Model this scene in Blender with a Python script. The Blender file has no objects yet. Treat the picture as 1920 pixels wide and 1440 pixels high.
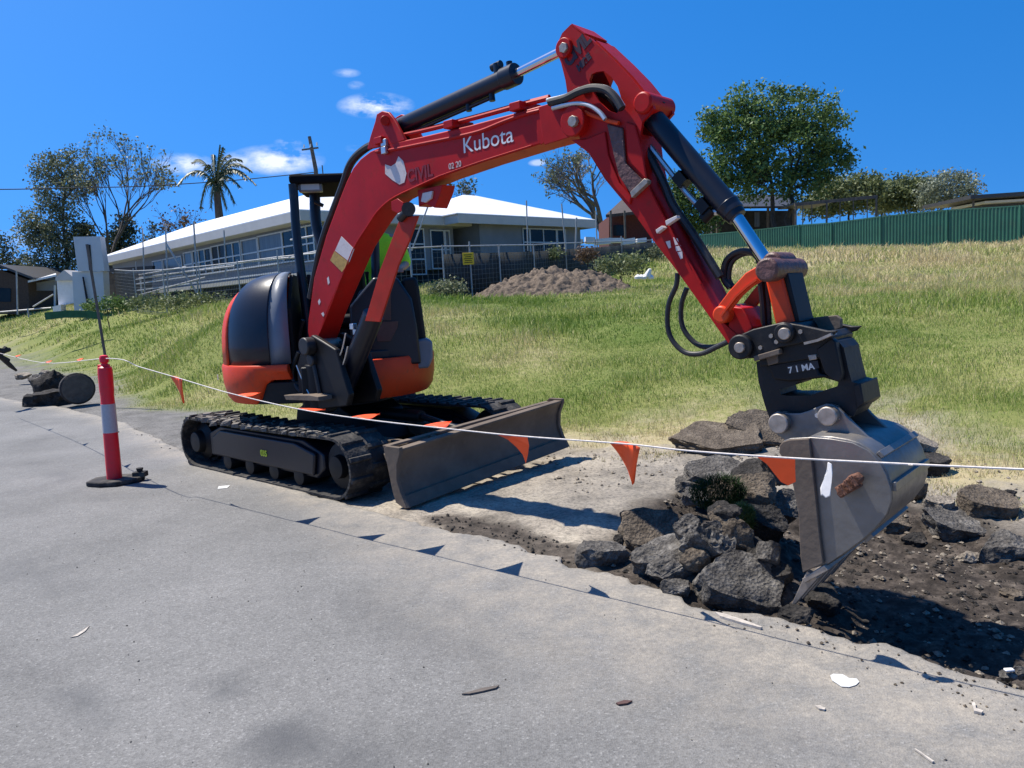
import bpy, bmesh, math, random
import numpy as np
from mathutils import Vector, Matrix
random.seed(7); RNG = np.random.default_rng(7)
SC = bpy.context.scene
COL = SC.collection
R = math.radians

# ---------------------------------------------------------------- camera
CAMH = 1.55; FPX = 1400.0
PITCH = math.atan(0.118); ROLL = R(3.2)
_r0 = Vector((1, 0, 0)); _u0 = Vector((0, math.sin(PITCH), math.cos(PITCH))); _f0 = Vector((0, math.cos(PITCH), -math.sin(PITCH)))
CR = math.cos(ROLL) * _r0 - math.sin(ROLL) * _u0
CU = math.cos(ROLL) * _u0 + math.sin(ROLL) * _r0
C0 = Vector((0, 0, CAMH))
cam_d = bpy.data.cameras.new('camera'); cam = bpy.data.objects.new('camera', cam_d); COL.objects.link(cam)
cam_d.sensor_width = 36; cam_d.lens = FPX / 1920 * 36; cam_d.clip_end = 2000; cam_d.clip_start = 0.05
m = Matrix((CR, CU, -_f0)).transposed().to_4x4(); m.translation = C0
cam.matrix_world = m
SC.camera = cam

# ---------------------------------------------------------------- light
SUNV = Vector((0.46, -0.24, -1.0)).normalized()      # direction the light travels
SELEV = math.asin(-SUNV.z); SAZ = math.atan2(-SUNV.x, -SUNV.y)   # azimuth from +Y, clockwise
sun_d = bpy.data.lights.new('sun', 'SUN'); sun_d.energy = 5.0; sun_d.angle = R(0.53); sun_d.color = (1.0, 0.94, 0.84)
sun = bpy.data.objects.new('sun', sun_d); COL.objects.link(sun)
sun.rotation_euler = SUNV.to_track_quat('-Z', 'Y').to_euler(); sun.location = (-10, 10, 30)
world = bpy.data.worlds.new('World'); SC.world = world; world.use_nodes = True
SC.view_settings.view_transform = 'Standard'; SC.view_settings.look = 'None'
SC.view_settings.exposure = 0.56; SC.view_settings.gamma = 1.0

def pxdir(px, py):
    return (CR * ((px - 960) / FPX) - CU * ((py - 720) / FPX) + _f0)
def WY(px, py, Y):
    d = pxdir(px, py); return C0 + d * (Y / d.y)
def GZ(px, py, z=0.0):
    d = pxdir(px, py); return C0 + d * ((z - CAMH) / d.z)

def build_world():
    nt = world.node_tree; nt.nodes.clear(); N = nt.nodes.new; L = nt.links.new
    out = N('ShaderNodeOutputWorld'); bg = N('ShaderNodeBackground'); bg.inputs['Strength'].default_value = 0.085
    sky = N('ShaderNodeTexSky'); sky.sky_type = 'NISHITA'; sky.sun_disc = False
    sky.sun_elevation = SELEV; sky.sun_rotation = SAZ; sky.air_density = 1.0; sky.dust_density = 0.25; sky.ozone_density = 3.0
    hs = N('ShaderNodeHueSaturation'); hs.inputs['Saturation'].default_value = 1.40; hs.inputs['Value'].default_value = 1.58; hs.inputs['Hue'].default_value=0.505
    L(sky.outputs[0], hs.inputs['Color'])
    tc = N('ShaderNodeTexCoord')
    # the air was very clear: read the sky a little above the true direction so that the horizon stays deep blue
    va = N('ShaderNodeVectorMath'); va.operation = 'ADD'; va.inputs[1].default_value = (0, 0, 0.34); L(tc.outputs['Generated'], va.inputs[0])
    vn = N('ShaderNodeVectorMath'); vn.operation = 'NORMALIZE'; L(va.outputs[0], vn.inputs[0]); L(vn.outputs[0], sky.inputs['Vector'])
    nz = N('ShaderNodeTexNoise'); nz.inputs['Scale'].default_value = 14; nz.inputs['Detail'].default_value = 8; nz.inputs['Roughness'].default_value = 0.62
    mp = N('ShaderNodeMapping'); mp.inputs['Scale'].default_value = (1, 1, 2.2)
    L(tc.outputs['Generated'], mp.inputs['Vector']); L(mp.outputs[0], nz.inputs['Vector'])
    acc = None
    # small cumulus scraps: direction, half width, half height, strength
    for px, py, hw, hh, st in [(705, 198, 60, 20, 1.0), (345, 308, 48, 17, .85), (520, 300, 72, 24, .95), (455, 300, 34, 14, .6), (540, 268, 22, 8, .5),
                               (650, 137, 22, 7, .35), (668, 160, 14, 7, .35), (1008, 305, 16, 6, .5), (670, 278, 20, 8, .22), (60, 470, 90, 30, .3)]:
        d = pxdir(px, py).normalized(); rt = d.cross(Vector((0, 0, 1))).normalized(); up = rt.cross(d)
        def dot(v, sc):
            n = N('ShaderNodeVectorMath'); n.operation = 'DOT_PRODUCT'; n.inputs[1].default_value = v * sc
            L(tc.outputs['Generated'], n.inputs[0]); return n.outputs['Value']
        a = dot(rt, FPX / hw); b = dot(up, FPX / hh)
        def mth(op, x, y=None, c=None):
            n = N('ShaderNodeMath'); n.operation = op
            for i, v in enumerate((x, y)):
                if v is None: continue
                if isinstance(v, (int, float)): n.inputs[i].default_value = v
                else: L(v, n.inputs[i])
            return n.outputs[0]
        b0 = mth('SUBTRACT', b, 0.0)
        r2 = mth('ADD', mth('MULTIPLY', a, a), mth('MULTIPLY', b0, b0))
        fr = mth('GREATER_THAN', dot(d, 1.0), 0.5)
        mk = mth('MULTIPLY', mth('MAXIMUM', mth('SUBTRACT', 1.15, mth('SQRT', r2)), 0.0), fr)
        nn = mth('MULTIPLY', mth('SUBTRACT', nz.outputs['Fac'], 0.375), 3.8)
        v = mth('MINIMUM', mth('MAXIMUM', mth('MULTIPLY', mth('MULTIPLY', mk, nn), 2.0 * st), 0.0), st)
        acc = v if acc is None else mth('MAXIMUM', acc, v)
    mx = N('ShaderNodeMix'); mx.data_type = 'RGBA'; mx.inputs['B'].default_value = (8.0, 8.6, 9.6, 1)
    L(acc, mx.inputs['Factor']); L(hs.outputs[0], mx.inputs['A']); L(mx.outputs['Result'], bg.inputs['Color'])
    L(bg.outputs[0], out.inputs['Surface'])
build_world()

# ---------------------------------------------------------------- materials
def mat(name, col, rough=0.6, metal=0.0, var=0.12, scale=6.0, bump=0.0, bscale=40.0, dirt=None, dirt_amt=0.0, dscale=3.0, coat=0.0, spec=0.5, aniso=(1,1,1), col2=None, sharp=(0.4,0.6)):
    m = bpy.data.materials.new(name); m.use_nodes = True; nt = m.node_tree; N = nt.nodes.new; L = nt.links.new
    b = nt.nodes['Principled BSDF']; b.inputs['Roughness'].default_value = rough; b.inputs['Metallic'].default_value = metal
    b.inputs['Specular IOR Level'].default_value = spec; b.inputs['Coat Weight'].default_value = coat; b.inputs['Coat Roughness'].default_value = 0.12
    tc = N('ShaderNodeTexCoord'); mp = N('ShaderNodeMapping'); mp.inputs['Scale'].default_value = aniso; L(tc.outputs['Object'], mp.inputs['Vector'])
    nz = N('ShaderNodeTexNoise'); nz.inputs['Scale'].default_value = scale; nz.inputs['Detail'].default_value = 7; nz.inputs['Roughness'].default_value = 0.6
    L(mp.outputs[0], nz.inputs['Vector'])
    cr = N('ShaderNodeValToRGB'); L(nz.outputs['Fac'], cr.inputs[0])
    c = Vector(col[:3]); c2 = Vector(col2[:3]) if col2 else None
    e = cr.color_ramp.elements
    e[0].position = 0.3 if not col2 else sharp[0]; e[1].position = 0.7 if not col2 else sharp[1]
    lo = c * (1 - var); hi = c * (1 + var) if c2 is None else c2
    e[0].color = (*lo, 1); e[1].color = (*[min(1, v) for v in hi], 1)
    src = cr.outputs[0]
    if dirt is not None:
        n2 = N('ShaderNodeTexNoise'); n2.inputs['Scale'].default_value = dscale; n2.inputs['Detail'].default_value = 10; n2.inputs['Roughness'].default_value = 0.7
        L(tc.outputs['Object'], n2.inputs['Vector'])
        mr = N('ShaderNodeMapRange'); mr.inputs[1].default_value = 0.62 - 0.25 * dirt_amt; mr.inputs[2].default_value = 0.78 - 0.1 * dirt_amt; mr.inputs[4].default_value = min(1, 0.35 + dirt_amt)
        L(n2.outputs['Fac'], mr.inputs[0])
        mx = N('ShaderNodeMix'); mx.data_type = 'RGBA'; L(mr.outputs[0], mx.inputs['Factor']); L(src, mx.inputs['A']); mx.inputs['B'].default_value = (*dirt[:3], 1)
        src = mx.outputs['Result']
        rr = N('ShaderNodeMapRange'); rr.inputs[3].default_value = rough; rr.inputs[4].default_value = min(1, rough + 0.35); L(mr.outputs[0], rr.inputs[0]); L(rr.outputs[0], b.inputs['Roughness'])
    L(src, b.inputs['Base Color'])
    if bump:
        nb = N('ShaderNodeTexNoise'); nb.inputs['Scale'].default_value = bscale; nb.inputs['Detail'].default_value = 8; L(tc.outputs['Object'], nb.inputs['Vector'])
        bn = N('ShaderNodeBump'); bn.inputs['Strength'].default_value = bump; bn.inputs['Distance'].default_value = 0.02; L(nb.outputs['Fac'], bn.inputs['Height']); L(bn.outputs[0], b.inputs['Normal'])
    return m

DUST = (0.25, 0.2, 0.15)
M = {}
M['red'] = mat('red_paint', (0.39, 0.007, 0.005), 0.45, var=0.2, scale=2.5, dirt=(0.16, 0.03, 0.02), dirt_amt=0.3, dscale=12, spec=.22, bump=0.03, bscale=14)
M['orange'] = mat('orange_paint', (0.66, 0.055, 0.010), 0.45, var=0.14, scale=3, dirt=(0.25, 0.08, 0.04), dirt_amt=0.3, dscale=10, spec=.3, bump=0.03, bscale=14)
M['navy'] = mat('navy_plastic', (0.008, 0.010, 0.018), 0.34, var=0.2, scale=4, dirt=(0.05, 0.048, 0.045), dirt_amt=0.12, dscale=7, spec=0.42, bump=0.02, bscale=30)
M['black'] = mat('black_steel', (0.006, 0.006, 0.007), 0.5, var=0.3, scale=9, spec=.3, dirt=(0.035, 0.03, 0.024), dirt_amt=0.25, dscale=11)
M['rubber'] = mat('track_rubber', (0.02, 0.019, 0.019), 0.85, var=0.35, scale=12, dirt=(0.13, 0.115, 0.095), dirt_amt=0.6, dscale=9, bump=0.6, bscale=35)
M['hose'] = mat('hose_rubber', (0.014, 0.014, 0.015), 0.5, var=0.2, dirt=(0.08, 0.07, 0.06), dirt_amt=0.3, dscale=20)
M['matte'] = mat('matte_black', (0.008, 0.008, 0.010), 0.9, var=0.2, spec=0.08)
M['litter'] = mat('dirty_litter', (0.40, 0.36, 0.31), 0.9, var=0.35, scale=40)
M['guard'] = mat('orange_paint_shaded', (0.40, 0.026, 0.010), 0.5, var=0.25, scale=3, dirt=(0.2, 0.06, 0.035), dirt_amt=0.4, dscale=10, spec=.2)  # darker copy of the orange paint; the guard's shade is put into its colour
M['chrome'] = mat('chrome_rod', (0.62, 0.66, 0.72), 0.16, metal=1.0, var=0.05)
M['blade'] = mat('worn_blade_steel', (0.135, 0.105, 0.08), 0.75, metal=0.0, var=0.25, spec=.25, scale=3, dirt=(0.2, 0.16, 0.12), dirt_amt=0.45, dscale=5, bump=0.15, bscale=25)
M['bucket'] = mat('bucket_steel', (0.20, 0.193, 0.185), 0.40, metal=0.6, var=0.35, scale=3, dirt=(0.24, 0.2, 0.155), dirt_amt=0.5, dscale=3.5, bump=0.1, bscale=25)
M['hitch'] = mat('hitch_black', (0.010, 0.010, 0.0105), 0.5, metal=0.1, var=0.3, scale=8, spec=.35, dirt=(0.05, 0.042, 0.035), dirt_amt=0.35, dscale=9, bump=0.1, bscale=30)
M['pin'] = mat('worn_pin_steel', (0.36, 0.31, 0.26), 0.5, metal=0.6, var=0.3, scale=20)
M['greasy'] = mat('greasy_brown', (0.11, 0.05, 0.04), 0.5, var=0.4, scale=25, bump=0.4, bscale=40)
M['spot'] = mat('road_paint', (0.55, 0.55, 0.53), 0.8, var=0.15, scale=30)
M['white'] = mat('white_paint', (0.75, 0.74, 0.72), 0.5, var=0.06, dirt=(0.35, 0.3, 0.27), dirt_amt=0.2, dscale=15)
M['sticker'] = mat('cream_sticker', (0.62, 0.55, 0.52), 0.55, var=0.1, dirt=(0.4, 0.3, 0.27), dirt_amt=0.5, dscale=25)
M['tan_sticker'] = mat('tan_sticker', (0.42, 0.26, 0.06), 0.6, var=0.3, scale=30)
M['decal_black'] = mat('black_decal', (0.03, 0.006, 0.012), 0.5, var=0.1)
M['decal_ghost'] = mat('faded_decal', (0.2, 0.008, 0.016), 0.55, var=0.4, scale=40)
M['lamp'] = mat('lamp_lens', (0.5, 0.5, 0.5), 0.2, var=0.1)
M['brown'] = mat('brown_panel', (0.09, 0.045, 0.035), 0.6, var=0.3)
M['silver'] = mat('silver_metal', (0.6, 0.6, 0.6), 0.35, metal=0.8, var=0.1)
M['bollard'] = mat('bollard_red_orange', (0.80, 0.010, 0.030), 0.45, var=0.08, scale=4, dirt=(0.3, 0.08, 0.06), dirt_amt=0.25, dscale=20)
M['reflect'] = mat('reflective_band', (0.42, 0.41, 0.43), 0.35, var=0.08, scale=60)
M['flag'] = mat('orange_flag', (0.95, 0.09, 0.012), 0.55, var=0.08, scale=15)
M['string'] = mat('white_string', (0.68, 0.62, 0.56), 0.8, var=0.2, scale=60)
M['concrete'] = mat('pale_concrete', (0.42, 0.40, 0.36), 0.85, var=0.15, scale=4)
M['rust'] = mat('rusty_steel', (0.14, 0.06, 0.035), 0.8, var=0.4, scale=40, bump=0.4)
M['cloth'] = mat('white_rag', (0.72, 0.7, 0.68), 0.9, var=0.1, scale=30)

# ---------------------------------------------------------------- mesh builder
class MB:
    def __init__(s): s.v = []; s.f = []; s.mi = []; s.cur = 0
    def add(s, vs, fs):
        n = len(s.v); s.v += [tuple(v) for v in vs]; s.f += [tuple(i + n for i in f) for f in fs]; s.mi += [s.cur] * len(fs); return s
    def hexa(s, p):   # 8 points: bottom 4 ccw, top 4 ccw
        return s.add(p, [(3, 2, 1, 0), (4, 5, 6, 7), (0, 1, 5, 4), (1, 2, 6, 5), (2, 3, 7, 6), (3, 0, 4, 7)])
    def box(s, c, size, ax=None):
        c = Vector(c); X, Y, Z = ax if ax else (Vector((1, 0, 0)), Vector((0, 1, 0)), Vector((0, 0, 1)))
        hx, hy, hz = [k / 2 for k in size]
        return s.hexa([c + X * a * hx + Y * b * hy + Z * e * hz for e in (-1, 1) for a, b in ((-1, -1), (1, -1), (1, 1), (-1, 1))])
    def bar(s, p0, p1, w, h=None, up=Vector((0, 0, 1))):
        p0 = Vector(p0); p1 = Vector(p1); h = h or w; d = (p1 - p0); l = d.length; d = d / l
        if abs(d.dot(up)) > 0.98: up = Vector((0, 1, 0))
        sd = d.cross(up).normalized(); u = sd.cross(d)
        return s.box((p0 + p1) / 2, (l, w, h), (d, sd, u))
    def tube(s, pts, r, seg=10, caps=True):
        pts = [Vector(p) for p in pts]; n = len(pts); rs = r if isinstance(r, (list, tuple)) else [r] * n
        t0 = (pts[1] - pts[0]).normalized(); a = t0.orthogonal().normalized(); base = len(s.v); vs = []
        for i, p in enumerate(pts):
            t = ((pts[min(i + 1, n - 1)] - pts[max(i - 1, 0)])).normalized()
            a = (a - t * a.dot(t)).normalized(); b = t.cross(a)
            for k in range(seg):
                an = 2 * math.pi * k / seg; vs.append(p + (a * math.cos(an) + b * math.sin(an)) * rs[i])
        fs = []
        for i in range(n - 1):
            for k in range(seg):
                k2 = (k + 1) % seg; fs.append((i * seg + k, i * seg + k2, (i + 1) * seg + k2, (i + 1) * seg + k))
        if caps: fs.append(tuple(reversed(range(seg)))); fs.append(tuple((n - 1) * seg + k for k in range(seg)))
        return s.add(vs, fs)
    def cyl(s, p0, p1, r0, r1=None, seg=20): return s.tube([p0, p1], [r0, r0 if r1 is None else r1], seg)
    def prism(s, poly, fr, y0, y1, hole=None):
        """poly: list of (a,b) ; fr(a,b,c)->Vector ; extruded along c"""
        if hole is None:
            n = len(poly); vs = [fr(a, b, y0) for a, b in poly] + [fr(a, b, y1) for a, b in poly]
            fs = [tuple(range(n)), tuple(reversed(range(n, 2 * n)))] + [(i, i + n, (i + 1) % n + n, (i + 1) % n) for i in range(n)]
            return s.add(vs, fs)
        bm = bmesh.new(); ed = []
        for lp in (poly, hole):
            vv = [bm.verts.new((a, b, 0)) for a, b in lp]
            ed += [bm.edges.new((vv[i], vv[(i + 1) % len(vv)])) for i in range(len(vv))]
        bmesh.ops.triangle_fill(bm, edges=ed, use_beauty=True, use_dissolve=False)
        bm.verts.index_update(); P = [(v.co.x, v.co.y) for v in bm.verts]; F = [tuple(v.index for v in f.verts) for f in bm.faces]; bm.free()
        n = len(P); vs = [fr(a, b, y0) for a, b in P] + [fr(a, b, y1) for a, b in P]
        fs = F + [tuple(i + n for i in reversed(f)) for f in F]; o = 0
        for lp in (poly, hole):
            k = len(lp); fs += [(o + i, o + i + n, o + (i + 1) % k + n, o + (i + 1) % k) for i in range(k)]; o += k
        return s.add(vs, fs)
    def lathe(s, prof, origin, axis=Vector((0, 0, 1)), seg=28):
        axis = Vector(axis).normalized(); a = axis.orthogonal().normalized(); b = axis.cross(a); o = Vector(origin); vs = []
        for r_, h in prof:
            for k in range(seg):
                an = 2 * math.pi * k / seg; vs.append(o + axis * h + (a * math.cos(an) + b * math.sin(an)) * r_)
        fs = []; n = len(prof)
        for i in range(n - 1):
            for k in range(seg):
                k2 = (k + 1) % seg; fs.append((i * seg + k, i * seg + k2, (i + 1) * seg + k2, (i + 1) * seg + k))
        fs.append(tuple(reversed(range(seg)))); fs.append(tuple((n - 1) * seg + k for k in range(seg)))
        return s.add(vs, fs)
    def build(s, name, m, parent=None, bevel=0.0, smooth=35, solid=0.0, fix=True):
        me = bpy.data.meshes.new(name); V = np.array([tuple(v) for v in s.v], dtype=float)
        c = (V.min(0) + V.max(0)) / 2; c[2] = V[:, 2].min()
        me.from_pydata((V - c).tolist(), [], s.f)
        ms = m if isinstance(m, (list, tuple)) else [m]
        for k in ms: me.materials.append(k)
        if len(ms) > 1: me.polygons.foreach_set('material_index', s.mi)
        if fix and len(s.f) < 40000:
            bm = bmesh.new(); bm.from_mesh(me); bmesh.ops.recalc_face_normals(bm, faces=bm.faces); bm.to_mesh(me); bm.free()
        if smooth:
            me.polygons.foreach_set('use_smooth', [True] * len(me.polygons)); me.set_sharp_from_angle(angle=R(smooth))
        o = bpy.data.objects.new(name, me); COL.objects.link(o); c = Vector(c)
        o['_w'] = (c.x, c.y, c.z)
        if parent is not None:
            o.parent = parent; o.location = c - Vector(parent['_w'])
        else: o.location = c
        if solid: md = o.modifiers.new('thickness', 'SOLIDIFY'); md.thickness = solid; md.offset = 0
        if bevel:
            md = o.modifiers.new('edge', 'BEVEL'); md.width = bevel; md.segments = 2; md.limit_method = 'ANGLE'; md.angle_limit = R(38); md.harden_normals = False
        return o

def tag(o, label=None, cat=None, group=None, kind=None):
    if label: o['label'] = label
    if cat: o['category'] = cat
    if group: o['group'] = group
    if kind: o['kind'] = kind
    return o
def thing(name, loc, label, cat, group=None):
    o = bpy.data.objects.new(name, None); COL.objects.link(o); o.location = loc; o['_w'] = tuple(loc); o.empty_display_size = 0.2
    return tag(o, label, cat, group)
def smoothpts(pts, n=6):
    """Catmull-Rom through Vectors/tuples"""
    P = [Vector(p) for p in pts]; P = [P[0]] + P + [P[-1]]; out = []
    for i in range(1, len(P) - 2):
        for k in range(n):
            t = k / n; a, b, c, d = P[i - 1], P[i], P[i + 1], P[i + 2]
            out.append(0.5 * ((2 * b) + (c - a) * t + (2 * a - 5 * b + 4 * c - d) * t * t + (3 * b - a - 3 * c + d) * t ** 3))
    out.append(P[-2]); return out
def text_mesh(name, body, size, fr, m, parent, bold=0.0, depth=0.002, squash=1.0):
    """text laid on a frame: fr(a,b,c) with a along the line, b up, c outwards"""
    cu = bpy.data.curves.new(name, 'FONT'); cu.body = body; cu.size = size; cu.extrude = depth; cu.offset = bold
    to = bpy.data.objects.new(name, cu); COL.objects.link(to)
    dg = bpy.context.evaluated_depsgraph_get(); me = bpy.data.meshes.new_from_object(to.evaluated_get(dg))
    mb = MB(); mb.add([fr(v.co.x * squash, v.co.y, v.co.z) for v in me.vertices], [tuple(p.vertices) for p in me.polygons])
    bpy.data.objects.remove(to); bpy.data.curves.remove(cu); bpy.data.meshes.remove(me)
    return mb.build(name, m, parent, smooth=0)
# ---------------------------------------------------------------- ground
EDIR = Vector((0.745, -0.667, 0)); NDIR = Vector((0.667, 0.745, 0))   # along the road edge / into the lot
P0 = GZ(700, 955)
def rs(x, y): return (x - P0.x) * EDIR.x + (y - P0.y) * EDIR.y, (x - P0.x) * NDIR.x + (y - P0.y) * NDIR.y
EDGE_PX = [(0, 745), (120, 765), (230, 792), (330, 838), (450, 885), (700, 957), (830, 990), (1000, 1034), (1080, 1062), (1240, 1108), (1290, 1142), (1450, 1160), (1600, 1196), (1800, 1240), (1920, 1280)]
_e = sorted(rs(*GZ(*p).xy) for p in EDGE_PX); ER = np.array([a for a, b in _e]); ES = np.array([b for a, b in _e])
def edge_s(r): return np.interp(r, ER, ES)
GRASS_PX = [(0, 668), (60, 690), (180, 712), (240, 762), (340, 775), (430, 785), (700, 800), (900, 830), (1060, 850), (1150, 845), (1290, 845), (1420, 800), (1640, 830), (1750, 915), (1920, 950)]
_g = sorted(rs(*GZ(*p).xy) for p in GRASS_PX); GR = np.array([a for a, b in _g]); GS = np.array([b for a, b in _g])
def grass_s(r): return np.interp(r, GR, GS)
# control points of the lot: pixel on the photo and distance
CTRL = [(0, 640, 26), (100, 603, 42), (30, 588, 62), (300, 577, 38), (430, 570, 28), (700, 562, 27), (1000, 552, 26), (1250, 528, 27),
        (1330, 492, 63), (1600, 474, 55), (1920, 458, 46), (1140, 468, 52), (640, 540, 42), (1100, 690, 11), (1500, 690, 10.5), (1800, 560, 15), (1800, 650, 10.5),
        (1600, 520, 27), (300, 640, 15), (850, 640, 14), (2300, 430, 40), (2300, 600, 12)]
_cp = [WY(*c) for c in CTRL]
_pts = [(p.x, p.y, p.z) for p in _cp]
for r_ in np.arange(-95, 9, 6.5):
    s_ = float(grass_s(r_)) + 0.2
    q = P0 + EDIR * float(r_) + NDIR * s_; _pts.append((q.x, q.y, 0.0))
for x_, y_, z_ in [(-110, 70, 2.4), (-70, 120, 3.4), (0, 130, 4.8), (90, 110, 4.6), (110, 40, 3.2), (60, 10, 1.5), (30, -8, .4)]: _pts.append((x_, y_, z_))
_pts = np.array(_pts); _n = len(_pts)
def _U(d2): return np.where(d2 < 1e-9, 0, 0.5 * d2 * np.log(np.maximum(d2, 1e-9)))
_A = np.zeros((_n + 3, _n + 3)); _d2 = ((_pts[:, None, :2] - _pts[None, :, :2]) ** 2).sum(-1)
_A[:_n, :_n] = _U(_d2) + np.eye(_n) * 2.0; _A[:_n, _n] = 1; _A[:_n, _n + 1:] = _pts[:, :2]; _A[_n, :_n] = 1; _A[_n + 1:, :_n] = _pts[:, :2].T
_w = np.linalg.solve(_A, np.concatenate([_pts[:, 2], [0, 0, 0]]))
def inside(px, py, poly):
    px = np.asarray(px, float); py = np.asarray(py, float); res = np.zeros(px.shape, bool); n = len(poly)
    for i in range(n):
        x0, y0 = poly[i]; x1, y1 = poly[(i + 1) % n]
        if y0 == y1: continue
        c = ((y0 > py) != (y1 > py)) & (px < (x1 - x0) * (py - y0) / (y1 - y0) + x0); res ^= c
    return res
def polydist(px, py, poly):
    """signed distance, negative inside"""
    px = np.asarray(px, float); py = np.asarray(py, float); d = np.full(px.shape, 1e9); n = len(poly)
    for i in range(n):
        x0, y0 = poly[i]; x1, y1 = poly[(i + 1) % n]; ex, ey = x1 - x0, y1 - y0
        t = np.clip(((px - x0) * ex + (py - y0) * ey) / (ex * ex + ey * ey + 1e-12), 0, 1)
        d = np.minimum(d, np.hypot(px - x0 - t * ex, py - y0 - t * ey))
    return np.where(inside(px, py, poly), -d, d)
PIT = [tuple(GZ(*p).xy) for p in [(1180, 1092), (1240, 1112), (1290, 1146), (1450, 1164), (1600, 1200), (1800, 1246), (1920, 1284), (2250, 1400), (2300, 1040), (1920, 985), (1760, 960), (1640, 935), (1460, 950), (1300, 900), (1210, 960), (1140, 1050)]]
HUMPS = [(*GZ(px_, py_).xy, r_, h_) for px_, py_, r_, h_ in [(1300, 1060, .55, .16), (1390, 1070, .5, .17), (1400, 1000, .5, .20), (1330, 980, .45, .12), (1500, 1110, .35, .06)]]
# fast value noise on arrays
_perm = RNG.random((256, 256))
def vnoise(x, y, sc):
    x = np.asarray(x) * sc + 1000.3; y = np.asarray(y) * sc + 1000.7; xi = np.floor(x).astype(int); yi = np.floor(y).astype(int); fx = x - xi; fy = y - yi
    fx = fx * fx * (3 - 2 * fx); fy = fy * fy * (3 - 2 * fy); g = lambda a, b: _perm[a & 255, b & 255]
    return (g(xi, yi) * (1 - fx) + g(xi + 1, yi) * fx) * (1 - fy) + (g(xi, yi + 1) * (1 - fx) + g(xi + 1, yi + 1) * fx) * fy
def fbm(x, y, sc, o=4): return sum(vnoise(x, y, sc * 2 ** k) * 0.5 ** k for k in range(o)) / sum(0.5 ** k for k in range(o))
def sstep(a, b, x): t = np.clip((x - a) / (b - a), 0, 1); return t * t * (3 - 2 * t)
def tps(x, y):
    x = np.asarray(x, float).ravel(); y = np.asarray(y, float).ravel(); out = np.zeros(x.shape)
    for i in range(0, len(x), 20000):
        a = x[i:i + 20000]; b = y[i:i + 20000]; d2 = (a[:, None] - _pts[None, :, 0]) ** 2 + (b[:, None] - _pts[None, :, 1]) ** 2
        out[i:i + 20000] = _U(d2) @ _w[:_n] + _w[_n] + _w[_n + 1] * a + _w[_n + 2] * b
    return out
def zfun(x, y, fine=True):
    shp = np.shape(x); x = np.asarray(x, float).ravel(); y = np.asarray(y, float).ravel()
    r, s = rs(x, y); e = edge_s(r); g = grass_s(r)
    z = np.maximum(tps(x, y), 0); far = sstep(100, 170, np.hypot(x, y)); z = z * (1 - far) + 4.2 * far
    k = sstep(0, 2.5, s - g); z = z * k
    z = z + (fbm(x, y, 0.5) - 0.5) * 0.22 * sstep(0.2, 3, s - g) * sstep(50, 30, y) * (1 - far)
    under = sstep(0.02, -0.10, s - e)
    z = np.where(s < e, -0.045, z - 0.01 * (1 - k)) * 1.0
    z = np.where(s - e < 0.10, np.minimum(z, -0.012 - 0.033 * sstep(0.06, -0.06, s - e)), z)
    if fine:
        pd = polydist(x, y, PIT); ins = sstep(0.12, -0.35, pd)
        nz = fbm(x, y, 3.0, 5)
        z = z - 0.14 * ins + (nz - 0.5) * 0.11 * sstep(0.3, -0.2, pd) * (s > e - 0.02)
        for hx, hy, hr, hh_ in HUMPS: z = z + hh_ * sstep(1.0, 0.0, np.hypot(x - hx, y - hy) / hr)
        z = z + (fbm(x, y, 9.0, 4) - 0.5) * 0.035 * sstep(0.8, 0.0, pd) * (s > e)
        z = z + (fbm(x + 9, y, 2.0, 5) - 0.45) * 0.05 * (s > e + .05) * sstep(-.5, 0.2, s - g)
        z = z + (fbm(x, y + 3, 12.0, 3) - .5) * .03 * (s > e + .08) * sstep(3.0, 1.0, s - g) * sstep(-2.5, -.5, r)
        z = np.where((s < e - 0.02), np.minimum(z, -0.045), z)
    return z.reshape(shp)
def zg(x, y): return float(zfun(np.array([x]), np.array([y]))[0])
def GT(px, py):
    """first hit of the pixel ray with the lot"""
    d = pxdir(px, py); Y = np.concatenate([np.arange(2, 20, 0.05), np.arange(20, 120, 0.25)]); k = Y / d.y
    z = CAMH + d.z * k; g = zfun(d.x * k, Y); i = np.argmax(z <= g)
    if z[i] > g[i]: i = len(Y) - 1
    return Vector((d.x * k[i], Y[i], g[i]))
def axis(lo, hi, f0, f1, step, grow=1.07):
    c = list(np.arange(f0, f1, step)); a = c[-1]; st = step
    while a < hi: st *= grow; a += st; c.append(a)
    a = c[0]; st = step
    while a > lo: st *= grow; a -= st; c.insert(0, a)
    return np.array(c)
gx = axis(-500, 500, -4.5, 4.2, 0.035); gy = axis(-60, 700, 2.2, 8.6, 0.035)
GX, GY = np.meshgrid(gx, gy); GZZ = zfun(GX, GY)
def grid_mesh(name, X, Y, Z, mt, attrs=None, keep=None):
    ny, nx = X.shape; V = np.stack([X.ravel(), Y.ravel(), Z.ravel()], 1); idx = np.arange(nx * ny).reshape(ny, nx)
    F = np.stack([idx[:-1, :-1], idx[:-1, 1:], idx[1:, 1:], idx[1:, :-1]], -1).reshape(-1, 4)
    me = bpy.data.meshes.new(name); me.vertices.add(len(V)); me.vertices.foreach_set('co', V.ravel()); me.loops.add(F.size); me.loops.foreach_set('vertex_index', F.ravel().astype(np.int32))
    me.polygons.add(len(F)); me.polygons.foreach_set('loop_start', np.arange(0, F.size, 4, dtype=np.int32)); me.polygons.foreach_set('use_smooth', np.ones(len(F), bool)); me.update(); me.validate()
    for k, a in (attrs or {}).items(): at = me.attributes.new(k, 'FLOAT', 'POINT'); at.data.foreach_set('value', a.ravel().astype(np.float32))
    me.materials.append(mt); o = bpy.data.objects.new(name, me); COL.objects.link(o); o['_w'] = (0, 0, 0); return o

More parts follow.
